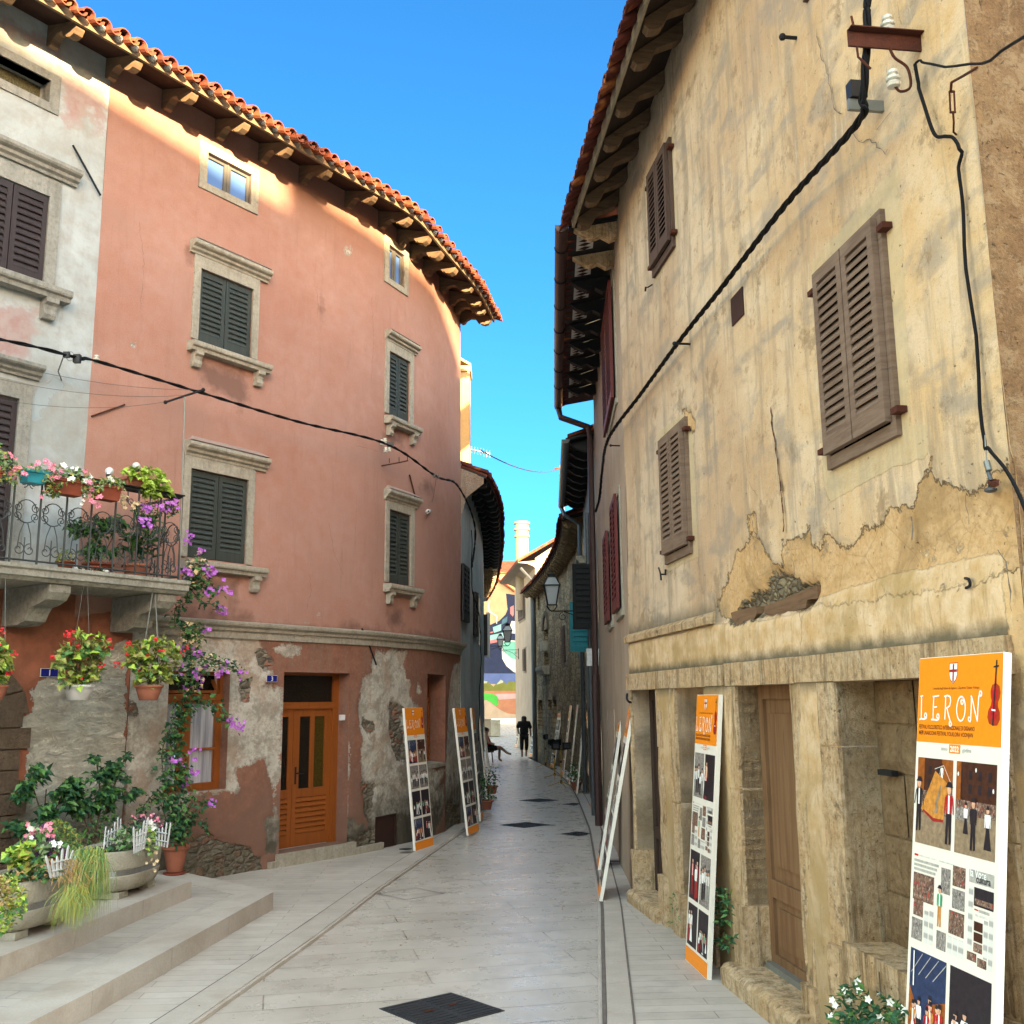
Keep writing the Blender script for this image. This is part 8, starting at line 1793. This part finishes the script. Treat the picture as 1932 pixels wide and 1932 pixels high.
# little white picket fences stuck in the planters
def picket(f,pts,dep,label,n=6,h=.16,lean=.1):
    t=potted('picket_fence',label,'mini fence','miniature white picket fences in the planters')
    A=Y3(f,*pts[0],dep[0]);B=Y3(f,*pts[1],dep[1]);ex=(B-A);L=ex.length;e1=ex.normalized();mb=MB()
    up=Vector((0,0,1));nn=e1.cross(up).normalized()
    r_=random.Random(int(A.x*1000)&255)
    for i in range(n):
        c_=A+ex*(i/(n-1));tl=(i/(n-1)-.5)*lean;u_=(up+e1*tl).normalized();hh=h*(1+.25*math.sin(i*1.3+A.x))
        w=.010;q=[c_-e1*w,c_+e1*w];m1=MB()
        m1.hexa([q[0]-nn*.004,q[1]-nn*.004,q[1]+nn*.004,q[0]+nn*.004,q[0]+u_*hh-nn*.004,q[1]+u_*hh-nn*.004,q[1]+u_*hh+nn*.004,q[0]+u_*hh+nn*.004]);top=c_+u_*(hh+.022);m1.add([q[0]+u_*hh-nn*.004,q[1]+u_*hh-nn*.004,top-nn*.004,q[1]+u_*hh+nn*.004,q[0]+u_*hh+nn*.004,top+nn*.004],[(0,1,2),(3,4,5),(0,2,5,4),(1,3,5,2)])
        m1.build('picket','white_wood',t)
    for z in (.3,.7):
        a_=A+up*h*z+nn*.006;b_=B+up*h*z+nn*.006;mb.tube([a_,b_],.006,4)
    mb.build('rail','white_wood',t);return t
picket(m,[(740,1225),(860,1150)],(9.4,9.9),'small white picket fence on the left side of the right planter',6,.15,-.3)
picket(m,[(960,1255),(1025,1225)],(9.3,9.42),'small white picket fence at the front middle of the right planter',5,.20,.3)
picket(m,[(1115,1200),(1190,1215)],(9.6,9.35),'tilted white picket fence at the right end of the right planter',5,.17,.7)
picket(m,[(365,1430),(500,1400)],(7.75,7.95),'small white picket fence fanned out in the left planter',7,.15,.9)
# --- hanging pots with begonias
def hanging(px,rim_,mat,label,leafpoly,fl,seed,ch):
    t=potted('hanging_pot',label,'hanging plant','hanging begonia pots under the balcony')
    cpt=X3(PL,c(*px),.84);l=X3(PL,c(rim_[0],rim_[1]),.84);r__=X3(PL,c(rim_[2],rim_[1]),.84);R=(r__-l).length/2;zt=l.z;zb=X3(PL,c(px[0],rim_[3]),.84).z;h=zt-zb
    mb=MB();mb.lathe((cpt.x,cpt.y,zb),[(R*.62,0),(R*.66,.004),(R*.86,h*.55),(R*.88,h*.6),(R*.93,h*.8),(R*1.04,h*.84),(R*1.05,h),(R*.96,h),(R*.92,h*.9)],24);o=mb.build('pot',mat,t,smooth=True)
    r_=random.Random(seed);mb=MB();pts=[]
    for x,y in sample(leafpoly,420,r_,.24,50): pts.append(X3(PL,c(x,y),.84+r_.uniform(-.14,.14)))
    leaves(mb,pts,.078,.78,r_,out=NV*.5,droop=.25,mis=(0,1,2,0));mb.build('foliage',['leaf_begonia','leaf_mid','leaf_lime'],t)
    mb=MB()
    for x,y in sample(leafpoly,26,r_): p=X3(PL,c(x,y),.84+r_.uniform(-.05,.14));mb.tube([Vector((cpt.x,cpt.y,zt)),(Vector((cpt.x,cpt.y,zt))+p)/2+Vector((0,0,.03)),p],.003,4)
    mb.build('stem','stem',t)
    mb=MB()
    for x,y in fl:
        p=X3(PL,c(x,y),.86+r_.uniform(-.1,.12))
        for _ in range(6): flower(mb,p+Vector((r_.gauss(0,.016),r_.gauss(0,.016),r_.gauss(0,.016))),.018,r_,4)
    mb.build('blossom','petal_red',t)
    mb=MB()
    for dx_ in (-1,1):
        a_=Vector((cpt.x+dx_*R*.8,cpt.y,zt));b_=PL.xyz(PL.P(c(*px),.84)[0]+dx_*ch[1],3.15,.84)
        mb.tube([a_,b_],ch[0],5)
    mb.build('chain' if ch[0]>.003 else 'cord','galvanised',t);return t
hanging((560,1800),(472,1745,662,1855),'white_pot','white hanging pot of red begonias below the middle of the balcony',[(430,1740),(400,1640),(380,1560),(450,1470),(490,1380),(570,1350),(640,1400),(720,1380),(790,1430),(770,1520),(730,1540),(700,1640),(720,1700),(650,1750),(540,1760)],[(480,1380),(500,1400),(490,1440),(575,1470),(360,1550),(780,1420),(790,1470),(720,1610),(560,1690),(710,1440),(510,1360)],81,(.0018,.02))
hanging((1060,1800),(980,1745,1145,1855),'terracotta','terracotta-coloured hanging pot of red begonias on chains at the balcony corner',[(970,1740),(950,1660),(870,1600),(880,1500),(920,1450),(1020,1430),(1140,1400),(1230,1430),(1270,1520),(1250,1620),(1230,1700),(1160,1760),(1040,1760)],[(900,1525),(840,1600),(900,1455),(1000,1500),(1035,1530),(1160,1500),(1240,1450),(990,1650),(1110,1420),(1330,1490),(1285,1530),(950,1460)],82,(.006,.015))
hanging((-40,1760),(-130,1745,50,1855),'terracotta','hanging pot of red begonias cut off by the left picture edge',[(-160,1740),(-160,1500),(-60,1400),(20,1440),(70,1520),(60,1640),(20,1740)],[(5,1360),(20,1480),(30,1510),(20,1540),(110,1520),(30,1650),(75,1650),(10,1630),(50,1665),(-10,1560)],83,(.003,.02))
# --- balcony boxes
def boxpot(name,label,pa,pb,h0,mat,w=RW+.10,dep=.16,taper=.85,group='flower boxes along the balcony rail'):
    t=potted(name,label,'flower box',group);A=X3(PL,c(*pa),w);B=X3(PL,c(*pb),w);ua=PL.P(c(*pa),w)[0];ub=PL.P(c(*pb),w)[0];z1=A.z;z0=h0
    cx=(ua+ub)/2;L=(ub-ua)/2;q=[]
    for (s,z,dd) in ((taper,z0,dep*.4),(1,z1,dep*.5)):
        for x,y in ((-L*s,-dd),(L*s,-dd),(L*s,dd),(-L*s,dd)): q.append(PL.xyz(cx+x,z,w+y))
    mb=MB();mb.hexa(q);
    mb.wb(PL,ua-.012,ub+.012,z1-.03,z1,w-dep*.56,w+dep*.56);mb.build('box',mat,t);
    return t,cx,L,z1
def fillbox(t,poly,n,size,mats,seed,fl=(),w=RW+.1,ar=.6,droop=.5,clump=.2):
    cloud(t,'foliage',c,poly,w-.12,w+.14,n,size,ar,mats,seed,clump=clump,sc=50,droop=droop)
    for mat,pts,s,k in fl: blooms(t,'blossom',c,pts,w-.02,w+.15,k,s,mat,seed+100+len(mat),per=0,spread=.016)
zb_=X3(PL,c(200,305),RW+.1).z
t,*_=boxpot('balcony_basket','turquoise openwork plastic basket on the balcony rail',(165,205),(315,212),zb_,'teal_pot')
fillbox(t,[(150,215),(170,180),(230,160),(310,170),(320,220)],60,.04,['leaf_mid','leaf_pale'],91,[('petal_pink',[(215,195),(265,175),(285,170),(320,150),(175,240)],.024,3)])
t,*_=boxpot('flower_box','terracotta trough box with pink and white petunias at the middle of the rail',(340,262),(580,268),X3(PL,c(480,395),RW+.1).z,'terracotta_dark')
fillbox(t,[(310,240),(360,180),(460,185),(560,200),(620,250),(600,300),(500,290),(420,330),(420,400),(330,400),(310,330)],480,.042,['leaf_mid','leaf_yellow','leaf_pale'],92,[('petal_pink',[(365,180),(370,260),(400,280),(370,210),(280,385),(395,355),(430,230),(490,270),(410,240),(345,200)],.03,2),('petal_white',[(445,285),(460,180),(550,195),(600,290),(490,290),(515,215)],.03,2)])
t,*_=boxpot('flower_box','second terracotta trough box with trailing petunias left of the corner shelf',(690,315),(840,322),X3(PL,c(760,430),RW+.1).z,'terracotta_dark')
fillbox(t,[(580,260),(640,250),(720,270),(800,255),(880,280),(880,350),(820,330),(730,320),(700,380),(640,410),(590,400),(570,340)],380,.042,['leaf_mid','leaf_yellow','leaf_pale'],93,[('petal_pink',[(605,225),(645,300),(640,380),(640,430),(690,420),(700,375),(685,450),(705,465),(650,355)],.03,2),('petal_white',[(600,295),(640,262),(610,405),(775,275),(770,260),(590,440)],.028,2)])
t,*_=boxpot('flower_pot','square terracotta pot with lime sweet-potato vine on the corner shelf',(875,262),(1030,268),4.222,'terracotta',w=RW-.07,taper=.8)
fillbox(t,[(850,225),(900,215),(1000,200),(1090,195),(1150,240),(1190,300),(1215,370),(1160,400),(1060,410),(1000,380),(1030,320),(1010,270),(920,255)],300,.075,['leaf_lime','leaf_lime','leaf_lime'],94,w=RW-.04,ar=.8)
t,*_=boxpot('flower_box','flower box with pink petunias overflowing at the left edge of the balcony',(-190,190),(-10,200),X3(PL,c(-100,310),RW+.1).z,'terracotta_dark')
fillbox(t,[(-160,40),(0,30),(60,90),(150,180),(160,250),(120,330),(60,320),(40,260),(0,330),(-160,330)],480,.042,['leaf_mid','leaf_yellow','leaf_pale'],95,[('petal_pink',[(45,100),(10,235),(75,230),(0,180),(130,200),(110,185),(100,250),(90,110),(-40,200)],.03,2)])
for i,(x,y) in enumerate(((972,185),(780,222))):
    t=potted('solar_globe',['white mushroom-shaped solar globe above the lime sweet-potato vine','white mushroom-shaped solar globe above the second terracotta box'][i],'garden light','solar globes in the flower boxes');p=X3(PL,c(x,y),RW-.04 if i==0 else RW+.1)
    mb=MB();mb.ball(tuple(p),.042,8);mb.build('globe','white_plastic',t);mb=MB();mb.lathe((p.x,p.y,p.z-.055),[(.03,0),(.03,.02)],12);mb.tube([(p.x,p.y,p.z-.05),(p.x,p.y,p.z-.16)],.006,5);mb.build('stake','black_plastic',t)
# plants standing on the balcony floor
t=potted('potted_shrub','leafy dark green shrub standing on the balcony floor behind the railing','potted plant');p=X3(PL,c(700,900),.45);pot(t,p.x,p.y,3.295,.11,.15,.14,'terracotta_dark')
cloud(t,'foliage',c,[(490,560),(560,520),(650,540),(760,560),(850,520),(880,600),(870,700),(840,820),(760,860),(600,850),(560,760),(480,640)],.30,.62,700,.075,.5,['leaf_dark','leaf_mid'],96,clump=.36,sc=80);stems(t,c,[[(700,880),(680,700),(580,580)],[(700,880),(720,700),(780,560)],[(700,880),(800,700),(860,560)]],.45,.006)
t=potted('potted_plant','broad-leaved green plant in a terracotta pot at the balcony corner','potted plant');p=X3(PL,c(965,970),.48);pot(t,p.x,p.y,3.295,.10,.135,.17,'terracotta')
cloud(t,'foliage',c,[(900,650),(1000,600),(1080,560),(1100,650),(1060,860),(920,870)],.40,.56,70,.19,.36,['leaf_mid','leaf_dark'],97,droop=-.6)
t=potted('potted_plant','small pot of pale green leaves on the balcony floor near the railing foot','potted plant');p=X3(PL,c(465,905),.74);pot(t,p.x,p.y,3.295,.06,.085,.08,'terracotta_dark')
cloud(t,'foliage',c,[(390,800),(440,770),(500,790),(540,840),(500,880),(420,880)],.66,.82,90,.045,.6,['leaf_mid','leaf_yellow'],98)
t=potted('potted_plant','white flowers in low pots along the balcony floor edge','potted plant');p=X3(PL,c(660,950),.78);pot(t,p.x,p.y,3.295,.05,.07,.05,'terracotta_dark')
blooms(t,'blossom',c,[(535,915),(620,915),(650,900),(690,915),(750,940),(640,925),(670,935)],.76,.84,3,.026,'petal_white',99,per=0);cloud(t,'foliage',c,[(520,940),(620,930),(760,950),(720,900),(600,900)],.70,.84,50,.03,.6,['leaf_mid','leaf_dark'],100)
t=potted('petunia_cascade','purple petunias hanging behind the rail at the balcony corner','plant')
cloud(t,'foliage',c,[(930,500),(1000,440),(1100,430),(1280,450),(1280,520),(1200,560),(1100,560),(960,560)],.5,.85,200,.04,.7,['leaf_dark','leaf_mid'],101,clump=.3);blooms(t,'blossom',c,[(1035,485),(1155,465),(1235,460),(1000,590),(1080,600),(1050,480),(1250,465),(1170,470)],.82,.9,7,.026,'petal_magenta',102,per=0,spread=.03);blooms(t,'blossom',c,[(965,465),(890,400),(880,460)],.82,.9,6,.026,'bract_cream',103,per=0,spread=.02)
# --- right-hand side plants
t=potted('potted_plant','green leafy plant with white blossoms at the foot of the nearest board','potted plant')
def cloudR(par,f,poly,w0,w1,n,size,ar,mats,seed,name='foliage',droop=.1,clump=0):
    r_=random.Random(seed);mb=MB();pts=[X3(PR,f(x,y),r_.uniform(w0,w1)) for x,y in sample(poly,n,r_,clump,60)]
    leaves(mb,pts,size,ar,r_,out=Vector((-.5,-.4,.2)),droop=droop,mis=tuple(range(len(mats))));return mb.build(name,mats,par)
p=PR.xyz(2.9,0,.22);pot(t,p.x,p.y,.004,.10,.14,.2,'terracotta')
cloudR(t,q3,[(1290,1932),(1310,1760),(1370,1690),(1480,1650),(1600,1690),(1700,1760),(1790,1800),(1830,1880),(1840,2100),(1290,2100)],.05,.32,420,.055,.45,['leaf_dark','leaf_mid','leaf_dark'],111,clump=.3)
r_=random.Random(4);mb=MB()
for x,y in [(1400,1700),(1310,1770),(1480,1640),(1330,1800),(1500,1700),(1620,1720),(1710,1780),(1420,1760),(1640,1880),(1800,1830),(1300,1880),(1560,1760)]: flower(mb,X3(PR,q3(x,y),.28),.022,r_,5,0,Vector((-.6,-.7,.2)))
mb.build('blossom','petal_white',t)
mb=MB();mb.tube([X3(PR,q3(1645,1740),.1),X3(PR,q3(1635,1620),.08),X3(PR,q3(1632,1570),.08)],.003,4);mb.build('stem','stem',t)
t=potted('weed','dark leafy weed sprouting from the wall foot behind the second board','plant');cloudR(t,q3,[(500,1000),(570,970),(620,1050),(600,1200),(560,1320),(640,1340),(620,1400),(520,1400),(480,1300)],.02,.14,150,.06,.4,['leaf_dark','leaf_dark','leaf_mid'],112)
t=potted('weed','thin green weed growing in the joint beside the first doorway','plant');cloudR(t,q3,[(195,1080),(235,980),(245,1100),(240,1240),(190,1230)],.02,.08,50,.04,.35,['leaf_mid','leaf_pale'],113);cloudR(t,q3,[(60,900+0),(70,950),(60,960)],.02,.05,3,.03,.4,['leaf_mid'],114)
def lanepot(x,y,label,seed,h=.45,fl='petal_white',n=120):
    t=potted('potted_plant',label,'potted plant');pot(t,x,y,zg(y)+.004,.09,.13,.18,'terracotta');r_=random.Random(seed);mb=MB()
    leaves(mb,[Vector((x+max(-.2,min(.2,r_.gauss(0,.09))),y+max(-.2,min(.2,r_.gauss(0,.09))),zg(y)+.2+min(h*1.3,abs(r_.gauss(.15,h*.35))))) for _ in range(n)],.07,.5,r_,mis=(0,1));mb.build('foliage',['leaf_dark','leaf_mid'],t)
    if fl:
        mb=MB()
        for _ in range(9): flower(mb,Vector((x+r_.gauss(0,.15),y+r_.gauss(0,.12)-.1,zg(y)+.2+abs(r_.gauss(.1,.1)))),.04,r_)
        mb.build('blossom',fl,t)
lanepot(1.48,25.3,'pot with dark leaves and white flowers beside the boards of the grey house',121);lanepot(1.55,27.0,'leafy pot with white flowers standing behind the nearest tripod',122)
lanepot(-.55,20.6,'leafy dark pot plant at the foot of the blue-grey house between the boards',123,.6,None,160);lanepot(-.52,24.4,'second dark pot plant further along the blue-grey house wall',124,.5,None)
# ================= CAMERA, LIGHT =================
cam=bpy.data.cameras.new('camera');co_=bpy.data.objects.new('camera',cam);COL.objects.link(co_);SC.camera=co_
cam.sensor_fit='HORIZONTAL';cam.sensor_width=36;cam.lens=36*F0/1932;cam.clip_end=500;cam.clip_start=.05
from mathutils import Matrix
co_.matrix_world=Matrix.Translation((0,0,H))@Matrix.Rotation(math.radians(90)+PITCH,4,'X')@Matrix.Rotation(-ROLL,4,'Z')
SUN_AZ=math.radians(AZ);SUN_EL=math.radians(EL)   # azimuth measured from -Y (behind the camera) towards +X
sd_=Vector((math.sin(SUN_AZ)*math.cos(SUN_EL),-math.cos(SUN_AZ)*math.cos(SUN_EL),math.sin(SUN_EL)))
sun=bpy.data.lights.new('sun','SUN');so=bpy.data.objects.new('sun',sun);COL.objects.link(so);sun.energy=SUN_E;sun.angle=math.radians(.4);sun.color=(1,.74,.42)
so.rotation_euler=sd_.to_track_quat('Z','Y').to_euler();so.location=(0,-20,30)
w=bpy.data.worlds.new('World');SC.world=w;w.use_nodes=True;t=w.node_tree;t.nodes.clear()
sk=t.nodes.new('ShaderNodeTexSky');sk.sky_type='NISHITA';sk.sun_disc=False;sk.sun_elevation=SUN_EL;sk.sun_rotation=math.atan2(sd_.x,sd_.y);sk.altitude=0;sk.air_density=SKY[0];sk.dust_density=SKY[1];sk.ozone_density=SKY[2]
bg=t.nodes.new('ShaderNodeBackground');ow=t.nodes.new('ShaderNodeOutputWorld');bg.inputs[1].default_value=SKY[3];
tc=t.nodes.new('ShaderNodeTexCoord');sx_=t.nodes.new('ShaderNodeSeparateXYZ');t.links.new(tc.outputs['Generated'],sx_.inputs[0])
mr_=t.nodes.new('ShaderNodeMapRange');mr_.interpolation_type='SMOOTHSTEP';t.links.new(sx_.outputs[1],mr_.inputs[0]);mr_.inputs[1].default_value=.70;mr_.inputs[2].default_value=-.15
mc=t.nodes.new('ShaderNodeMix');mc.data_type='RGBA';t.links.new(mr_.outputs[0],mc.inputs[0]);mc.inputs[6].default_value=WN+(1,);mc.inputs[7].default_value=WS+(1,)   # sky tint: blue ahead, boosted warm fill added overhead and behind the camera
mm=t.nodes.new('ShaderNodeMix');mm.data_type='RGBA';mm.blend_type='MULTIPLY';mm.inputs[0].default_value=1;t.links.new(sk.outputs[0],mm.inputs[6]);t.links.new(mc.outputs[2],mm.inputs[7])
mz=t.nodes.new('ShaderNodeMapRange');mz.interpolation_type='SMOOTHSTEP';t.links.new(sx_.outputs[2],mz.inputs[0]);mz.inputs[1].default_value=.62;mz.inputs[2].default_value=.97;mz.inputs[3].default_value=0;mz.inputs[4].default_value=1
mc2=t.nodes.new('ShaderNodeMix');mc2.data_type='RGBA';t.links.new(mz.outputs[0],mc2.inputs[0]);mc2.inputs[6].default_value=(1,1,1,1);mc2.inputs[7].default_value=WZ+(1,)  # overhead gain added to brighten the paving
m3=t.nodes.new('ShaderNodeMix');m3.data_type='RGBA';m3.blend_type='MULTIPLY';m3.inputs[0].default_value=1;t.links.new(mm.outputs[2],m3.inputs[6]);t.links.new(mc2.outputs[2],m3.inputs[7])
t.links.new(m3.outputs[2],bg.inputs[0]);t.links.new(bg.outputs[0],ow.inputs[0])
SC.view_settings.view_transform='Standard';SC.view_settings.look='None';SC.view_settings.gamma=1;SC.view_settings.exposure=EXPO;SC.view_settings.use_curve_mapping=False
SC.render.resolution_x=1024;SC.render.resolution_y=1024
SC.cycles.max_bounces=5;SC.cycles.diffuse_bounces=3;SC.cycles.glossy_bounces=2
